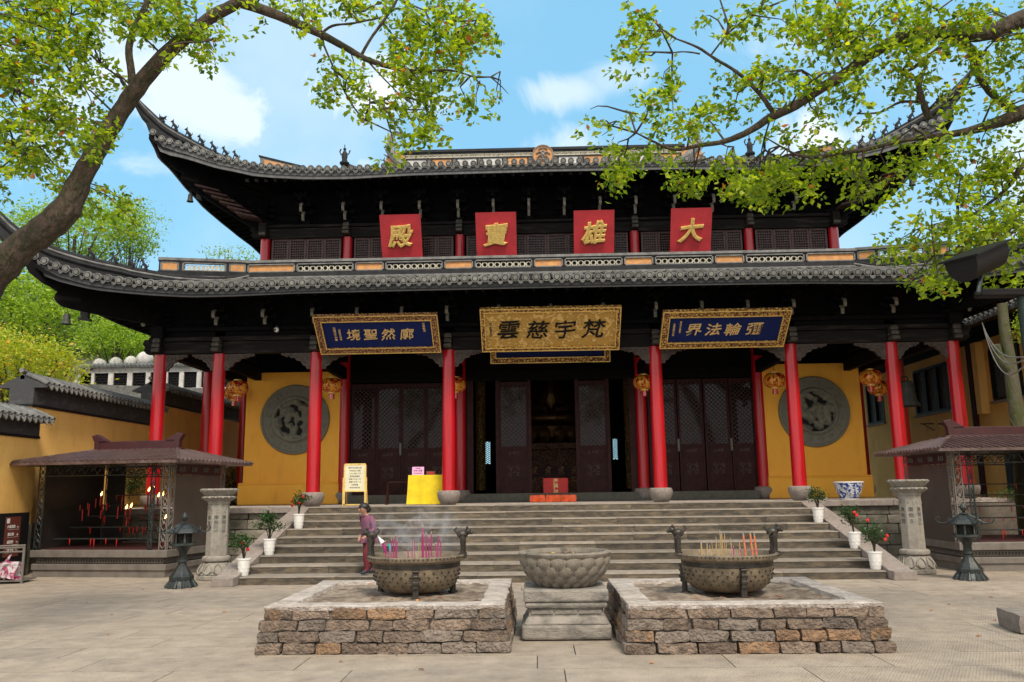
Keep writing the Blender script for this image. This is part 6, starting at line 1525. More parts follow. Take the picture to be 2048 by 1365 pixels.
# white garden wall up the slope
gY = 15.
gw = thing('garden_wall', 'white garden wall with black lattice windows and tiled coping on the slope behind', 'wall', (0, gY, 0))
def gx(px, py=760): return at(px, py, Y=gY).x
def gz(py, px=250): return at(px, py, Y=gY).z
zt0, zb0 = gz(746), gz(778)
wins = [(188, 216), (226, 254), (264, 291), (300, 326), (335, 358), (367, 393), (402, 430), (440, 466)]
b = MB(); xs_ = [gx(112)]+[q for w_ in wins for q in (gx(w_[0]), gx(w_[1]))]+[-12.4]
b.box(xs_[0], xs_[-1], 0, .3, 3, zb0); b.box(gx(182), xs_[-1], 0, .3, zt0, zt0+.22)
for i in range(0, len(xs_), 2): b.box(xs_[i] if i else gx(160), xs_[i+1], 0, .3, zb0, zt0)
b.prism([(gx(120), zb0), (gx(182), zb0), (gx(182), zt0+.22), (gx(175), zt0+.38), (gx(165), zt0+.38), (gx(150), zt0+.15), (gx(138), zt0-.2)], 0, .3); b.build('plaster_face', 'white_plaster', gw)
b = MB(); b.prism([(gx(182), zt0+.22), (-12.4, zt0+.22), (-12.4, zt0+.34), (gx(182), zt0+.34)], -.15, .45); b.tube([(gx(q), -.05, gz(r_)) for q, r_ in ((122, 785), (135, 760), (150, 742), (168, 733), (184, 735))], .14, 7); b.build('coping', 'tile', gw)
for i in range(44): b = MB(); x = lerp(gx(184), -12.5, i/43); b.tube([(x, .15, zt0+.42), (x, -.2, zt0+.27)], .07, 6); b.build('coping_tile', 'tile', gw)
for k, (a, c_) in enumerate(wins):
    b = MB(); x0, x1 = gx(a), gx(c_); n_ = 6
    for i in range(n_+1):
        x = lerp(x0, x1, i/n_); z = lerp(zb0, zt0, i/n_); b.box(x-.02, x+.02, .1, .18, zb0, zt0); b.box(x0, x1, .08, .12, z-.02, z+.02)
    for i in range(n_):
        for j in range(n_):
            if (i+j+k) % 2: cx, cz, r = lerp(x0, x1, (i+.5)/n_), lerp(zb0, zt0, (j+.5)/n_), (x1-x0)/n_/2; b.tube([(cx-r, .1, cz), (cx, .1, cz+r), (cx+r, .1, cz), (cx, .1, cz-r), (cx-r, .1, cz)], .018, 4)
    b.build('lattice_window', 'black', gw); b = MB(); b.box(x0, x1, .22, .25, zb0, zt0); b.build('dark_opening', 'black_plaster', gw)
b = MB(); b.prism([(gx(200), zb0-.8), (-12.4, zb0-.8), (-12.4, zb0-.45), (gx(200), zb0-.05)], -2.5, -.05); b.build('lower_roof', 'tile', gw)
for k, (px, py, r) in enumerate(((199, 727, .62), (232, 724, .6), (262, 722, .62), (290, 716, .8), (330, 716, .8))):
    p = at(px, py, Y=19); t = thing('white_boulder', ['leftmost, ivy-topped', 'second from the left', 'third from the left', 'fourth, taller', 'rightmost, half hidden'][k]+' rounded white gable stone behind the garden wall', 'rock', p, group='rounded white stones behind the garden wall')
    MB().blob((0, 0, 0), (r*.52, r*.5, r*.5), 14).build('stone', 'white_plaster', t, loc=(0, 0, -r*.1), smooth=True)
p0, p1 = at(95, 712, Y=24), at(222, 712, Y=24)
uw = thing('upper_wall', 'plain pale wall with dark tiled top higher on the slope among trees', 'wall', (0, 24, 0)); b = MB(); b.box(p0.x, p1.x, 0, .4, 5, p0.z); b.build('plaster_face', 'white_plaster', uw)
b = MB(); b.box(p0.x-.1, p1.x+.1, -.3, .6, p0.z, p0.z+.18); b.build('coping', 'tile', uw)
for i in range(16): b = MB(); x = lerp(p0.x, p1.x, i/15); b.tube([(x, .2, p0.z+.3), (x, -.35, p0.z+.14)], .08, 6); b.build('coping_tile', 'tile', uw)
# hillside
b = MB(); v = []; f = []; nx, ny = 40, 30
for j in range(ny+1):
    for i in range(nx+1):
        x = -95+i*(83/nx); y = 16+j*2.6; v.append((x, y, 3.+(y-16)*.34*min(1, .3+(-x-12)/14)+nz3((x*.1, y*.1, 0), 1)*1.5))
for j in range(ny):
    for i in range(nx): q = j*(nx+1)+i; f.append((q, q+1, q+nx+2, q+nx+1))
b.add(v, f); hl = b.build('hillside', 'hill', smooth=True); hl['kind'] = 'structure'

def crown_pts(c, r, n_, clumps, rg_, hollow=.5, cs_=.22):
    out_ = []
    cc = []
    for _ in range(clumps):
        d = Vector((rg_.gauss(0, 1), rg_.gauss(0, 1), rg_.gauss(0, 1))).normalized()*(rg_.uniform(hollow, 1)); cc.append(Vector((c[0]+d.x*r[0], c[1]+d.y*r[1], c[2]+d.z*r[2])))
    s_ = sum(r)/3*cs_
    for i in range(n_):
        q = cc[i % clumps]; out_.append((q.x+rg_.gauss(0, s_), q.y+rg_.gauss(0, s_), q.z+rg_.gauss(0, s_*.6)))
    return out_, cc
def bg_tree(label, px, py, Y, rx, rz, mt, n_, clumps, size, seed, zg=None, name='leafy_tree', group='trees on the slope behind the walls', cs_=.2):
    c = at(px, py, Y=Y); k = (c-CAM).length/FOC; r = (rx*k, rx*k*.9, rz*k); rg_ = random.Random(seed)
    zg = zg if zg is not None else (3+max(0, Y-16)*.34*.8 if Y > 16 else 0)
    t = thing(name, label, 'tree', (c.x, c.y, zg), group=group); P, cc = crown_pts((0, 0, c.z-zg), r, n_, clumps, rg_, cs_=cs_)
    leaves('crown', P, size, mt, t, sd_=seed)
    b = MB(); h = c.z-zg; tr = max(.10, r[0]*.07); b.tube([(0, 0, -1), (.1, 0, h*.5), (0, .1, h*.8), (0, 0, h)], [tr*1.4, tr, tr*.7, tr*.3], 8)
    for q in cc[:22]: b.tube([(0, 0, h*.55), ((q.x)*.5, q.y*.5, (h*.7+q.z)/2), q], [tr*.35, tr*.18, tr*.05], 5)
    b.build('trunk', 'bark', t)
    return t
bg_tree('bright lime-green tree at the left edge below the leaning trunk', 50, 615, 10, 105, 85, 'leaf_lime', 9000, 60, .17, 1, zg=0)
bg_tree('yellow-green tree with golden leaf tips just behind the left wall', 35, 735, 2.5, 105, 62, 'leaf_yellow', 8000, 60, .13, 2, zg=0)
bg_tree('dark green tree far up the slope, behind the lime-green tree', 190, 600, 32, 120, 60, 'leaf_far', 6000, 50, .34, 3)
bg_tree('mid green tree on the slope between the wind bell and the red column', 275, 625, 27, 85, 55, 'leaf_far', 6000, 50, .26, 4)
bg_tree('light green spreading tree right above the white garden wall', 235, 682, 20, 82, 38, 'leaf_lime', 6500, 60, .17, 5)
bg_tree('dense dark tree behind, right of the upper pale wall', 330, 670, 30, 70, 60, 'leaf_far', 4000, 40, .3, 6)
bg_tree('feathery tree rising over the left roof ridge against the sky', 150, 470, 24, 115, 55, 'leaf_lime', 9500, 90, .19, 7)
bg_tree('second feathery tree just right over the left roof ridge, thinner', 262, 460, 26, 50, 70, 'leaf_lime', 4500, 70, .18, 8)
bg_tree('sparse tree top peeping over the lower roof left of the upper columns', 455, 515, 26, 60, 22, 'leaf_lime', 500, 26, .17, 9)
bg_tree('large green tree at the far left edge, high on the slope', 20, 520, 28, 120, 70, 'leaf_far', 5000, 50, .3, 10)
bg_tree('green tree low on the slope under the roof corner', 110, 650, 22, 90, 45, 'leaf_far', 5000, 50, .22, 12)
bg_tree('green tree beyond the left frame edge on the slope', -180, 600, 20, 150, 120, 'leaf_far', 5000, 50, .3, 13)
bg_tree('dark shrub behind the left candle shelter', 235, 965, 1.6, 62, 26, 'leaf_dark', 3500, 50, .07, 14, zg=1.0, name='shrub', group='shrubs by the terrace')['category'] = 'shrub'
bg_tree('reddish mixed shrub beside the left yellow wall', 468, 975, 7, 36, 42, 'leaf_red', 3500, 50, .09, 15, zg=1.0, name='shrub', group='shrubs by the terrace')['category'] = 'shrub'
bg_tree('clipped low hedge behind the right candle shelter', 2040, 992, 0, 42, 14, 'leaf_far', 2600, 40, .05, 16, zg=1.0, name='shrub', group='shrubs by the terrace')['category'] = 'shrub'

# ------------------------------------------------------------ building on the right
SX = 14.
sb_ = thing('side_building', 'two-storey yellow side building with dark windows and tiled roof on the right', 'building', (SX, 2, 0))
O_ = Vector((-SX, -2, 0))
def sp(b, name, mt, **k): return b.build(name, mt, sb_, loc=O_, **k)
def wy(px, py): p = at(px, py, X=SX); return p.y, p.z
holes = []
for (tl, br_) in (((1733, 788), (1770, 840)), ((1828, 762), (1902, 807)), ((1979, 712), (2046, 771)), ((2200, 640), (2290, 710))):
    y1, za = wy(*tl); y0, zb_ = wy(*br_); holes.append((min(y0, y1), max(y0, y1)))
zlo, zhi = 4.25, 5.95
holes = sorted(holes)
b = MB(); ys = [-14]+[q for h in holes for q in h]+[26]
b.box(SX, SX+.3, -14, 26, 0, zlo); b.box(SX, SX+.3, -14, 26, zhi, 7.2)
for i in range(0, len(ys), 2): b.box(SX, SX+.3, ys[i], ys[i+1], zlo, zhi)
b.box(SX+.3, SX+6, -14, -13.7, 0, 6.3); sp(b, 'yellow_wall', 'ochre_pale')
for (y0, y1) in holes:
    n_ = max(2, int(round((y1-y0)/1.0))); b = MB()
    b.box(SX-.03, SX+.12, y0, y1, zlo, zlo+.09); b.box(SX-.02, SX+.12, y0, y1, zhi-.09, zhi)
    for i in range(n_+1): y = lerp(y0, y1, i/n_); b.box(SX-.02, SX+.12, y-.05, y+.05, zlo+.09, zhi-.09)
    fr = sp(b, 'window', 'black')
    for i in range(n_):
        ya, yb = lerp(y0, y1, i/n_)+.05, lerp(y0, y1, (i+1)/n_)-.05; b = MB(); b.box(SX+.08, SX+.09, ya, yb, zlo+.09, zhi-.09); b.build('pane', 'window_grey' if 'window_grey' in M else 'glass', fr)
        b = MB()
        for q in range(1, 6): z = lerp(zlo+.09, zhi-.09, q/6); b.box(SX+.055, SX+.07, ya, yb, z-.012, z+.012)
        for q in range(1, 4): y = lerp(ya, yb, q/4); b.box(SX+.05, SX+.065, y-.01, y+.01, zlo+.09, zhi-.09)
        b.build('glazing_bars', 'carved_dark', fr)
    b = MB(); b.box(SX-.10, SX+.02, y0-.1, y1+.1, zlo-.07, zlo); sp(b, 'sill', 'granite')
for px in (1950, 2120, 1795):
    y = wy(px, 800)[0]; b = MB(); b.box(SX-.08, SX-.003, y-.13, y+.13, 0, 6.25); sp(b, 'timber_post', 'brown_post')
b = MB(); b.box(SX-.14, SX-.003, -14, 26, 6.26, 6.5); b.box(SX-.5, SX-.003, -14, 26, 6.5, 6.6); sp(b, 'eave_beam', 'dark_wood')
y = wy(1968, 760)[0]; b = MB(); b.box(SX-.25, SX-.003, y-.15, y+.15, 3.9, 6.2); sp(b, 'wall_pier', 'ochre_pale')
b = MB(); b.box(SX-.05, SX-.003, wy(2046, 970)[0], wy(2018, 970)[0], 1.2, 2.9); sp(b, 'lower_window', 'black')
b = MB(); v = [(12.95, -15, 6.66), (12.95, 27, 6.66), (17.5, 27, 9.9), (17.5, -15, 9.9)]
b.add(v+[(x, y, z-.14) for x, y, z in v], [(0, 3, 2, 1), (4, 5, 6, 7), (0, 1, 5, 4), (1, 2, 6, 5), (2, 3, 7, 6), (3, 0, 4, 7)]); rf = sp(b, 'roof', 'tile')
b = MB(); b.box(17.4, 17.7, -15, 27, 9.8, 10.3); b.build('roof_ridge', 'ridge', rf)
n_ = 150; b2 = MB()
for i in range(n_):
    y = -14.9+i*.28
    if y < 14:
        b = MB(); b.tube([(0, 0, .04), (4.5, 0, 3.24)], .075, 6); b.build('round_tile', 'tile', rf, loc=(12.92, y, 6.66), smooth=True)
        o = link('drip_tile', dtm, rf, (12.92, y+.14, 6.62)); o.rotation_euler = (0, 0, math.pi)
for k, px in enumerate((1868, 1905)):
    p = at(px, 848, X=SX-.05); t = thing('wall_bracket', ('left' if k == 0 else 'right')+' of two thin black iron brackets on the right yellow wall', 'bracket', p, group='iron brackets on the side building')
    b = MB(); b.tube([(0, 0, 0), (-.5, 0, 0)], .02, 5); b.tube([(0, 0, -.25), (-.4, 0, 0)], .015, 5); b.build('arm', 'black', t)
pt = thing('pruned_tree', 'pruned mossy tree trunk standing before the right side building', 'tree', (at(2052, 1000, Y=-1.8).x, -1.8, 0))
q = [at(*p, Y=-1.8) for p in ((2040, 865), (2028, 790), (2018, 715), (2008, 650), (2004, 608))]; o = pt.location
b = MB(); b.tube([(0, 0, 0), (0, 0, 1.5)]+[p-Vector(o) for p in q], [.24, .22, .17, .16, .14, .12, .11], 14)
b.tube([p-Vector(o) for p in (at(2022, 745, Y=-1.8), at(1996, 715, Y=-1.85), at(1990, 690, Y=-1.9))], [.12, .12, .115], 12); b.build('trunk', 'bark_grey', pt, smooth=True)
b = MB(); b.tube([p-Vector(o) for p in (at(2040, 862, Y=-1.9), at(2028, 852, Y=-1.95), at(2020, 838, Y=-1.95))], [.03, .02, .012], 5); b.build('twig', 'bark_grey', pt)
P = [at(2040+rnd.gauss(0, 9), 655+rnd.gauss(0, 14), Y=-1.8+rnd.gauss(0, .2))-Vector(o) for _ in range(350)]; leaves('sprout', P, .07, 'leaf_lime', pt, sd_=3)
# floodlight on its post
FP = at(2038, 640, Y=-14.2)
fl = thing('floodlight', 'black drum floodlight on a dark green post at the right edge', 'floodlight', (FP.x+.05, -14.2, 0)); o = fl.location
zt_ = at(2030, 592, Y=-14.2).z
b = MB(); b.lathe([(.06, 0), (.05, .3), (.045, zt_)], 20); b.build('post', mat('green_paint', (.010, .022, .019), .5, .5, 8, .2, 30, col2=(.06, .07, .06), thr=(.6, .75), spec=.3), fl, smooth=True)
a, c_ = at(1952, 572, Y=-14.2), at(2110, 590, Y=-14.2); b = MB(); b.box(a.x-o.x, c_.x-o.x, -.07, .07, zt_-.01, zt_+.06); b.build('crossbar', 'worn_wood', fl, bevel=.015)
def flood_head(px0, py0, px1, py1, name):
    p, q = at(px0, py0, Y=-14.35), at(px1, py1, Y=-14.05); d = (q-p).normalized(); up_ = (Vector((0, 0, 1))-d*d.z).normalized(); sdv = d.cross(up_)
    T = Matrix.Identity(4)
    for i in range(3): T[i][0] = sdv[i]; T[i][1] = up_[i]; T[i][2] = d[i]; T[i][3] = (p-Vector(o))[i]
    L_ = (q-p).length; b = MB(); n_ = 18; sec = [(.15*math.cos(math.pi+math.pi*k/n_), .02+.19*math.sin(math.pi+math.pi*k/n_)) for k in range(n_+1)]+[(.15, .05), (-.15, .05)]
    b.prism(sec, 0, L_, T, axis='Z'); h = b.build(name, 'black', fl, smooth=True)
    b = MB(); b.box(-.19, .19, .052, .068, -.03, L_+.03, T); b.build('lid', 'black', h)
    b = MB(); b.tube([T @ Vector((0, -.1, L_*.6)), (p-Vector(o))+Vector((.15, .05, -.26))], .02, 8); b.build('mount', 'iron', h)
flood_head(1922, 530, 1985, 502, 'lamp_head'); 
wt = thing('cable', 'thin pale cables looping from the roof corner to the floodlight post', 'cable', (0, 0, 0))
b = MB(); A_ = at(1964, 646, Y=-2.5)
B_ = Vector((FP.x, -14.2, FP.z-.35))
for dz in (0, .03, .08): b.tube([Vector(q) for q in smooth_path([tuple(lerp(A_, B_, q)+Vector((0, 0, -(.25+dz*3)*4*q*(1-q)-dz*q))) for q in (0, .2, .4, .6, .8, 1)], 4)], .008, 5)
b.build('wires', 'grey_metal', wt)

# ------------------------------------------------------------ the two big camphor trees
def px_path(pts, Y, wk=.8):
    "pts (px, py, width px[, dY])"
    out_ = []
    for p in pts:
        y = Y+(p[3] if len(p) > 3 else 0); c = at(p[0], p[1], Y=y); out_.append((c.x, c.y, c.z, wk*p[2]/2*(c-CAM).dot(fw)/FOC))
    return out_
def limb(b, path, n=12, sub=4, knob=.0, seed=0):
    sp_ = smooth_path(path, sub); pts = [Vector(q[:3]) for q in sp_]; rad = [max(.004, q[3]) for q in sp_]
    if knob: rad = [r*(1+knob*nz3((i*.6, seed, 0), 1)) for i, r in enumerate(rad)]; pts = [p+Vector((nz3((i*.7, seed, 3), 1), 0, nz3((i*.7, seed, 7), 1)))*r*knob*.8 for i, (p, r) in enumerate(zip(pts, rad))]
    b.tube(pts, rad, n); return list(zip(pts, rad))
def camphor(label, loc, limbs, twigs_src, regions, Y, seed, base):
    t = thing('camphor_tree', label, 'tree', loc, group='large camphor trees framing the hall'); off = -Vector(loc); rg_ = random.Random(seed)
    b = MB(); nodes = []
    for i, (L_, n_) in enumerate(limbs):
        nodes += [p for p, r in limb(b, (base if i == 0 else [])+px_path(L_, Y, .6 if n_ >= 12 else .75), n_, 4, .12 if n_ > 9 else .25, i+seed) if r < .13]
    tr = b.build('trunk', 'bark', t, loc=off, smooth=True)
    tw = MB(); P = []
    for (cx, cy, rx, ry, n_, *dy) in regions:
        n_ = int(n_*.56)
        dY = dy[0] if dy else 0; done = 0
        nc = max(3, int(n_/9)); cl = []
        for _ in range(nc):
            a = rg_.uniform(0, 6.283); r = math.sqrt(rg_.uniform(0, 1)); 
            c = at(cx+rx*r*math.cos(a), cy+ry*r*math.sin(a), Y=Y+dY+rg_.uniform(-.7, .7)); cl.append(c)
            near = min(nodes, key=lambda q: (q-c).length)
            if (near-c).length < 2.2:
                m1 = lerp(near, c, .45)+Vector((rg_.uniform(-.1, .1), rg_.uniform(-.1, .1), rg_.uniform(.0, .14))); m2 = lerp(near, c, .8)+Vector((0, 0, .05)); tw.tube([near, m1, m2, c], [.013, .009, .006, .003], 4)
                if rg_.random() < .5: nodes.append(m1)
        for k in range(n_):
            c = cl[k % nc]; s_ = c+Vector((rg_.gauss(0, .10), rg_.gauss(0, .13), rg_.gauss(-.03, .085)))
            for e in range(9): P.append((s_.x+rg_.gauss(0, .042), s_.y+rg_.gauss(0, .042), s_.z+rg_.gauss(0, .036)))
    if tw.v: tw.build('twigs', 'bark', t, loc=off, kind='stuff')
    cr = leaves('crown', P, .082, 'leaf', t, loc=off, sd_=seed, droop=.45, shape=.6)
    return t
Lt = [([(-40, 580, 130), (8, 527, 110), (50, 488, 97), (95, 455, 97), (135, 415, 90), (161, 359, 70), (185, 315, 65), (212, 270, 62), (243, 222, 57), (273, 178, 55), (328, 113, 50), (380, 68, 43), (430, 30, 40), (475, 6, 37), (520, -30, 33), (600, -160, 25)], 20),
      ([(478, 4, 30), (540, 25, 26), (600, 50, 24), (640, 68, 21), (690, 95, 18), (735, 120, 15), (800, 139, 12), (850, 143, 9), (900, 141, 6), (950, 155, 4)], 10),
      ([(722, 112, 9), (740, 80, 8), (765, 45, 8), (790, 8, 7), (805, -30, 6)], 8), ([(642, 68, 8), (665, 52, 7), (705, 47, 6), (760, 36, 4)], 7), ([(640, 72, 6), (660, 120, 5), (690, 185, 5), (715, 225, 4), (730, 240, 3)], 7),
      ([(735, 122, 6), (770, 160, 4), (800, 190, 3)], 6), ([(610, 40, 6), (600, 10, 5), (590, -20, 5)], 6),
      ([(268, 185, 30), (262, 140, 25), (258, 95, 24), (272, 50, 22), (290, 15, 20), (300, -20, 18), (330, -120, 12)], 12), ([(258, 168, 5), (245, 156, 5), (236, 153, 5)], 6),
      ([(-30, 20, 14), (20, 35, 9), (60, 45, 6), (120, 70, 3)], 7), ([(-30, 60, 12), (30, 90, 9), (80, 120, 6), (150, 155, 3)], 7), ([(-40, 270, 14), (10, 285, 11), (50, 300, 8), (75, 295, 5), (110, 330, 3)], 7), ([(-30, 120, 10), (30, 180, 6), (60, 230, 3)], 6)]
Lreg = [(70, 60, 100, 75, 330), (150, 40, 70, 60, 170), (60, 170, 95, 75, 260), (150, 140, 70, 60, 120), (90, 270, 100, 65, 230), (180, 250, 45, 50, 45), (30, 330, 60, 45, 110), (130, 350, 60, 50, 60, 1.5), (195, 400, 40, 45, 60, 2.2), (235, 430, 38, 28, 70, 2.5),
        (330, 25, 80, 45, 170), (385, 80, 50, 38, 80), (250, 35, 45, 30, 55), (440, 45, 30, 20, 25), (430, 120, 12, 20, 6), (325, 125, 8, 12, 5, -.5),
        (560, 8, 60, 14, 30), (640, 35, 45, 35, 40), (700, 20, 60, 24, 55), (780, 40, 60, 40, 90), (870, 40, 75, 45, 150), (860, 110, 85, 45, 150), (930, 90, 45, 60, 60), (960, 50, 26, 40, 16), (700, 175, 50, 40, 50), (720, 215, 45, 18, 36), (830, 185, 60, 30, 50), (890, 190, 50, 40, 50), (960, 190, 30, 30, 14),
        (840, 235, 55, 32, 55), (800, 290, 28, 24, 26), (875, 255, 35, 20, 22), (675, 150, 30, 40, 24), (1000, 190, 25, 40, 5), (820, 150, 40, 16, 25), (-60, 150, 70, 160, 200), (-60, 380, 60, 80, 80), (560, -40, 200, 30, 60), (200, -60, 250, 40, 120)]
camphor('huge camphor tree leaning in from the left with a thick mossy trunk', (-7.7, -13.3, 0), Lt, None, Lreg, -13.0, 5, [(-7.7, -13.3, -.2, .34), (-7.5, -13.25, 1.2, .27), (-7.05, -13.1, 2.9, .25)])
Rt = [([(2300, -20, 95), (2180, 0, 84), (2048, 38, 62), (1990, 62, 54), (1940, 70, 50), (1895, 68, 47), (1850, 70, 42), (1790, 82, 40), (1740, 110, 38), (1690, 148, 36), (1640, 178, 33), (1590, 212, 31), (1540, 236, 28), (1500, 262, 22), (1450, 283, 18), (1400, 291, 14), (1350, 300, 11), (1310, 285, 8), (1272, 266, 5)], 14),
      ([(1548, 228, 16), (1525, 195, 13), (1500, 168, 11), (1470, 142, 9), (1430, 118, 8), (1395, 95, 7), (1352, 78, 4)], 8), ([(1400, 108, 5), (1370, 104, 4), (1345, 106, 3)], 6),
      ([(1905, 82, 26), (1935, 92, 22), (1952, 120, 20), (1962, 160, 19), (1985, 190, 18), (2012, 212, 20), (2040, 225, 26)], 9),
      ([(2300, 180, 70), (2180, 190, 62), (2090, 208, 54), (2030, 232, 44), (1975, 252, 34), (1920, 266, 24), (1860, 274, 17), (1800, 283, 14), (1740, 298, 13), (1690, 306, 12), (1640, 314, 11), (1600, 312, 9), (1570, 298, 7), (1530, 275, 4)], 12),
      ([(1858, 238, 20), (1846, 205, 17), (1838, 175, 15), (1845, 150, 9), (1853, 128, 6)], 8), ([(1842, 205, 8), (1800, 205, 7), (1760, 225, 6), (1715, 228, 4)], 7), ([(1895, 84, 14), (1860, 110, 11), (1815, 142, 9), (1780, 130, 6)], 7),
      ([(2090, 210, 20), (2060, 300, 14), (2020, 370, 10), (1960, 420, 7), (1880, 470, 4)], 8), ([(2200, 200, 24), (2140, 330, 18), (2060, 440, 10), (1980, 490, 6)], 8)]
Rreg = [(1290, 50, 45, 55, 55), (1262, 120, 35, 35, 30), (1320, 170, 40, 55, 50), (1420, 40, 60, 40, 30), (1500, 60, 45, 50, 40), (1240, 250, 45, 55, 26), (1190, 225, 28, 55, 9), (1385, 200, 60, 60, 46), (1390, 255, 80, 40, 55), (1620, 40, 110, 60, 190), (1750, 60, 110, 60, 200), (1650, 120, 100, 50, 90), (1560, 130, 55, 50, 60),
        (1480, 190, 55, 40, 60), (1880, 40, 110, 60, 160), (2000, 60, 70, 80, 110), (1780, 150, 100, 40, 85), (1690, 200, 90, 35, 55), (1600, 255, 70, 28, 30), (1860, 190, 50, 40, 22), (1930, 160, 50, 50, 40), (2020, 160, 40, 40, 30),
        (1240, 345, 42, 26, 60, .6), (1300, 318, 60, 22, 40, .6), (1368, 345, 36, 30, 55, .6), (1440, 330, 30, 24, 30, .5), (1490, 350, 60, 32, 110, .6), (1570, 345, 70, 38, 130, .6), (1530, 385, 50, 20, 40, .6), (1640, 320, 50, 25, 50, .5), (1720, 335, 50, 32, 80, .5), (1770, 305, 45, 22, 22), (1870, 300, 40, 24, 45), (1800, 350, 40, 30, 45, .4), (1735, 400, 26, 18, 14, .4),
        (1930, 310, 55, 40, 70), (2010, 290, 50, 50, 60), (1900, 380, 70, 45, 85), (1990, 380, 60, 50, 110), (1850, 440, 60, 35, 55), (1940, 450, 70, 35, 110), (2030, 440, 40, 50, 60), (1820, 510, 70, 28, 70, .4), (1890, 520, 60, 40, 75, .4), (1850, 560, 40, 22, 22, .4), (1980, 510, 60, 30, 50, .4), (2000, 545, 40, 16, 24, .4),
        (2130, 100, 80, 120, 160), (2130, 350, 80, 140, 160), (1700, -50, 350, 30, 120)]
camphor('spreading camphor tree reaching in from the right over the roof', (8.4, -12.6, 0), Rt, None, Rreg, -13.0, 9, [(8.4, -12.6, -.2, .4), (8.3, -12.7, 2.5, .32), (7.8, -12.8, 5.0, .28)])

# ------------------------------------------------------------ person crossing the foot of the stairs
def skin_body(V, E_, rad):
    me = bpy.data.meshes.new('body'); me.from_pydata(V, E_, []); o = bpy.data.objects.new('body', me); C.objects.link(o)
    o.modifiers.new('s', 'SKIN'); sm = o.modifiers.new('u', 'SUBSURF'); sm.levels = sm.render_levels = 2
    for i, r in enumerate(rad): me.skin_vertices[0].data[i].radius = r if hasattr(r, '__len__') else (r, r)
    me.skin_vertices[0].data[0].use_root = True
    bpy.context.view_layer.update(); dg = bpy.context.evaluated_depsgraph_get(); m2 = bpy.data.meshes.new_from_object(o.evaluated_get(dg)); bpy.data.objects.remove(o); return m2
H = 1.36
J = dict(pel=(0, 0, .52, .082), sp=(.008, 0, .60, .078), ch=(.03, 0, .71, .088), nb=(.052, 0, .80, .05), nk=(.066, 0, .835, .030), h1=(.088, 0, .87, .042), h2=(.092, 0, .915, .060), h3=(.086, 0, .955, .056), h4=(.08, 0, .985, .03),
         sR=(.035, .095, .775, .042), eR=(.01, .135, .635, .033), wR=(.10, .115, .535, .022), mR=(.135, .108, .515, .021), sL=(.035, -.095, .775, .042), eL=(.0, -.13, .63, .033), wL=(.055, -.13, .50, .022), mL=(.07, -.128, .465, .021),
         hR=(.0, .05, .48, .068), kR=(.075, .052, .285, .048), aR=(.055, .052, .06, .030), tR=(.14, .052, .022, .022), hL=(0, -.05, .48, .068), kL=(-.01, -.052, .275, .048), aL=(-.105, -.052, .075, .030), tL=(-.035, -.052, .022, .022))
for sfx, (mx_, my_, mz_), d in (('R', (.135, .108, .515), (.03, -.004, -.012)), ('L', (.07, -.128, .465), (.008, 0, -.03))):
    for k in range(4): J[f'f{sfx}{k}'] = (mx_+d[0]*(1.0 if k in (1, 2) else .85), my_+(k-1.5)*.011+d[1], mz_+d[2]*(1.0 if k in (1, 2) else .85), .0062)
    J[f'th{sfx}'] = (mx_+.014, my_-(.02 if sfx == 'R' else -.02), mz_-.004, .0062)
K = list(J); V = [(-J[k][0]*H, -J[k][1]*H, J[k][2]*H) for k in K]
E_ = [('pel', 'sp'), ('sp', 'ch'), ('ch', 'nb'), ('nb', 'nk'), ('nk', 'h1'), ('h1', 'h2'), ('h2', 'h3'), ('h3', 'h4'), ('ch', 'sR'), ('sR', 'eR'), ('eR', 'wR'), ('wR', 'mR'), ('ch', 'sL'), ('sL', 'eL'), ('eL', 'wL'), ('wL', 'mL'),
      ('pel', 'hR'), ('hR', 'kR'), ('kR', 'aR'), ('aR', 'tR'), ('pel', 'hL'), ('hL', 'kL'), ('kL', 'aL'), ('aL', 'tL')]+[(f'm{s_}', f'f{s_}{k}') for s_ in 'RL' for k in range(4)]+[(f'm{s_}', f'th{s_}') for s_ in 'RL']
bm_ = skin_body(V, [(K.index(a), K.index(b_)) for a, b_ in E_], [J[k][3]*H for k in K])
for n_ in ('skin', 'jacket', 'trousers', 'shoe'): bm_.materials.append(M[n_])
hands = [Vector(V[K.index(k)]) for k in ('wR', 'wL', 'mR', 'mL')]
for p in bm_.polygons:
    c = p.center; z = c.z/H; p.use_smooth = True
    hand = min((c-h).length for h in hands) < .05*H or any((c-Vector(V[K.index(k)])).length < .02 for k in K if k[0] == 'f' or k[:2] == 'th')
    p.material_index = 0 if (z > .825 or hand) else (3 if z < .065 else (1 if z > .47 or (z > .44 and abs(c.y) > .1*H) else 2))
pe = thing('person', 'small dark-haired person in purple jacket and dark red trousers crossing the stair foot', 'person', (at(736, 1150, Z=.15).x, YB+.30, RIS), R(42)); pe.scale = (1.18, 1.18, 1)
link('body', bm_, pe)
b = MB(); b.blob((-.080*H, 0, .935*H), (.066*H, .060*H, .062*H), 14); b.blob((-.045*H, 0, .905*H), (.05*H, .055*H, .06*H), 12); b.blob((-.008*H, 0, .90*H), (.025*H, .025*H, .028*H), 10); b.build('hair', 'hair', pe, smooth=True)
b = MB(); b.blob((-.150*H, 0, .895*H), (.012*H, .009*H, .016*H), 6)
b.build('nose', 'skin', pe, smooth=True)
b = MB()
for s_ in (-1, 1): b.blob((-.140*H, s_*.024*H, .912*H), (.007*H, .008*H, .005*H), 6)
b.build('eyes', 'hair', pe); b = MB(); b.blob((-.142*H, 0, .873*H), (.006*H, .018*H, .005*H), 6); b.build('mouth', 'bright_red', pe)
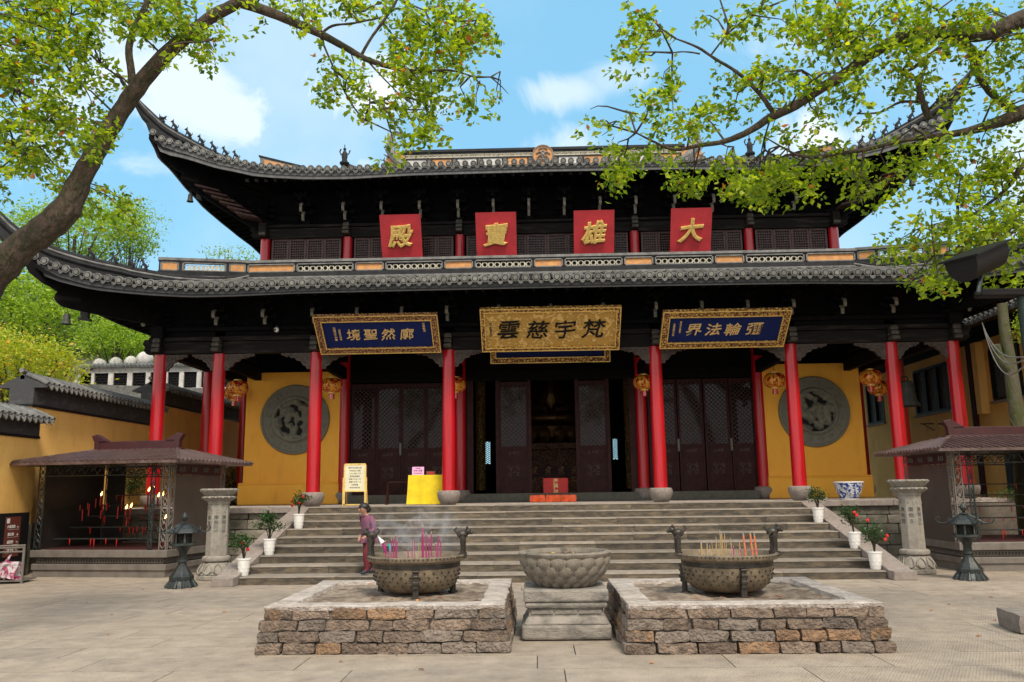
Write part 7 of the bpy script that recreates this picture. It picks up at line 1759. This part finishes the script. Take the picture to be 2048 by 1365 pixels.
b = MB(); b.lathe([(.115*H, .44*H), (.105*H, .50*H), (.09*H, .58*H)], 20, cap=False); b.v = [(x, y*.8, z) for x, y, z in b.v]; b.build('jacket_hem', 'jacket', pe, smooth=True)

# ------------------------------------------------------------ fallen leaves, incense smoke
sh = [MB().add([(-.035*k, 0, .002), (-.008, -.016, .010*k), (.035, -.002, .004), (.004, .018, .014)], [(0, 1, 2), (0, 2, 3)]).build('l', 'dry_leaf') for k in (1, 1.3)]; shm = [o.data for o in sh]; [bpy.data.objects.remove(o) for o in sh]
def fallen(p, lab, grp):
    o = link('fallen_leaf', rnd.choice(shm), None, p); o.rotation_euler = (rnd.uniform(-.2, .2), rnd.uniform(-.2, .2), rnd.uniform(0, 6.28)); s_ = rnd.uniform(.7, 1.25); o.scale = (s_, s_, s_); o['label'] = lab; o['category'] = 'leaf'; o['group'] = grp
for k in range(46):
    while True:
        x, y = rnd.uniform(-9, 7), rnd.uniform(-13.6, -6)
        if not (-3.7 < x < 3.4 and -12.9 < y < -9.6): break
    fallen((x, y, .004), 'dry brown leaf lying on the courtyard paving', 'dry leaves on the paving')
for k in range(26):
    s_ = rnd.randint(1, 8); fallen((rnd.uniform(-5.8, 5.8), YB+RUN*(s_-1)+rnd.uniform(.1, .5), RIS*s_+.006), 'dry brown leaf lying on a stair tread', 'dry leaves on the stairs')
for (x0, x1, lab) in ((-3.2, -1.1, 'left'), (.8, 2.9, 'right')):
    for k in range(16): fallen((rnd.uniform(x0, x1), rnd.choice((rnd.uniform(-12.1, -11.8), rnd.uniform(-10.7, -10.3))), .485), f'dry brown leaf lying on the soil of the {lab} stone bed', f'dry leaves in the {lab} stone bed')
def smoke(label, c, r, dens, seed):
    b = MB(); b.blob((0, 0, 0), r, 20); mt = bpy.data.materials.new('smoke'); mt.use_nodes = True; n = mt.node_tree; n.nodes.remove(n.nodes['Principled BSDF']); o = n.nodes['Material Output']
    pv = n.nodes.new('ShaderNodeVolumePrincipled'); pv.inputs['Color'].default_value = (.93, .95, 1, 1); n.links.new(pv.outputs[0], o.inputs['Volume'])
    t = n.nodes.new('ShaderNodeTexCoord'); z = n.nodes.new('ShaderNodeTexNoise'); z.inputs['Scale'].default_value = 4.5; z.inputs['Detail'].default_value = 4; z.inputs['Distortion'].default_value = 1.2; n.links.new(t.outputs['Object'], z.inputs['Vector'])
    r1 = n.nodes.new('ShaderNodeMapRange'); n.links.new(z.outputs[0], r1.inputs[0]); r1.inputs[1].default_value = .50; r1.inputs[2].default_value = .72
    dv = n.nodes.new('ShaderNodeVectorMath'); dv.operation = 'DIVIDE'; dv.inputs[1].default_value = r; n.links.new(t.outputs['Object'], dv.inputs[0]); ln = n.nodes.new('ShaderNodeVectorMath'); ln.operation = 'LENGTH'; n.links.new(dv.outputs[0], ln.inputs[0])
    r2 = n.nodes.new('ShaderNodeMapRange'); n.links.new(ln.outputs['Value'], r2.inputs[0]); r2.inputs[1].default_value = 1; r2.inputs[2].default_value = .2; r2.inputs[4].default_value = dens
    m_ = n.nodes.new('ShaderNodeMath'); m_.operation = 'MULTIPLY'; n.links.new(r1.outputs[0], m_.inputs[0]); n.links.new(r2.outputs[0], m_.inputs[1]); n.links.new(m_.outputs[0], pv.inputs['Density'])
    o = b.build('incense_smoke', mt, loc=c, smooth=True); o['label'] = label; o['category'] = 'smoke'; o['kind'] = 'stuff'
smoke('faint bluish incense smoke drifting above the left bronze censer', (-2.0, -10.9, 1.20), (.75, .5, .42), 3.6, 1)
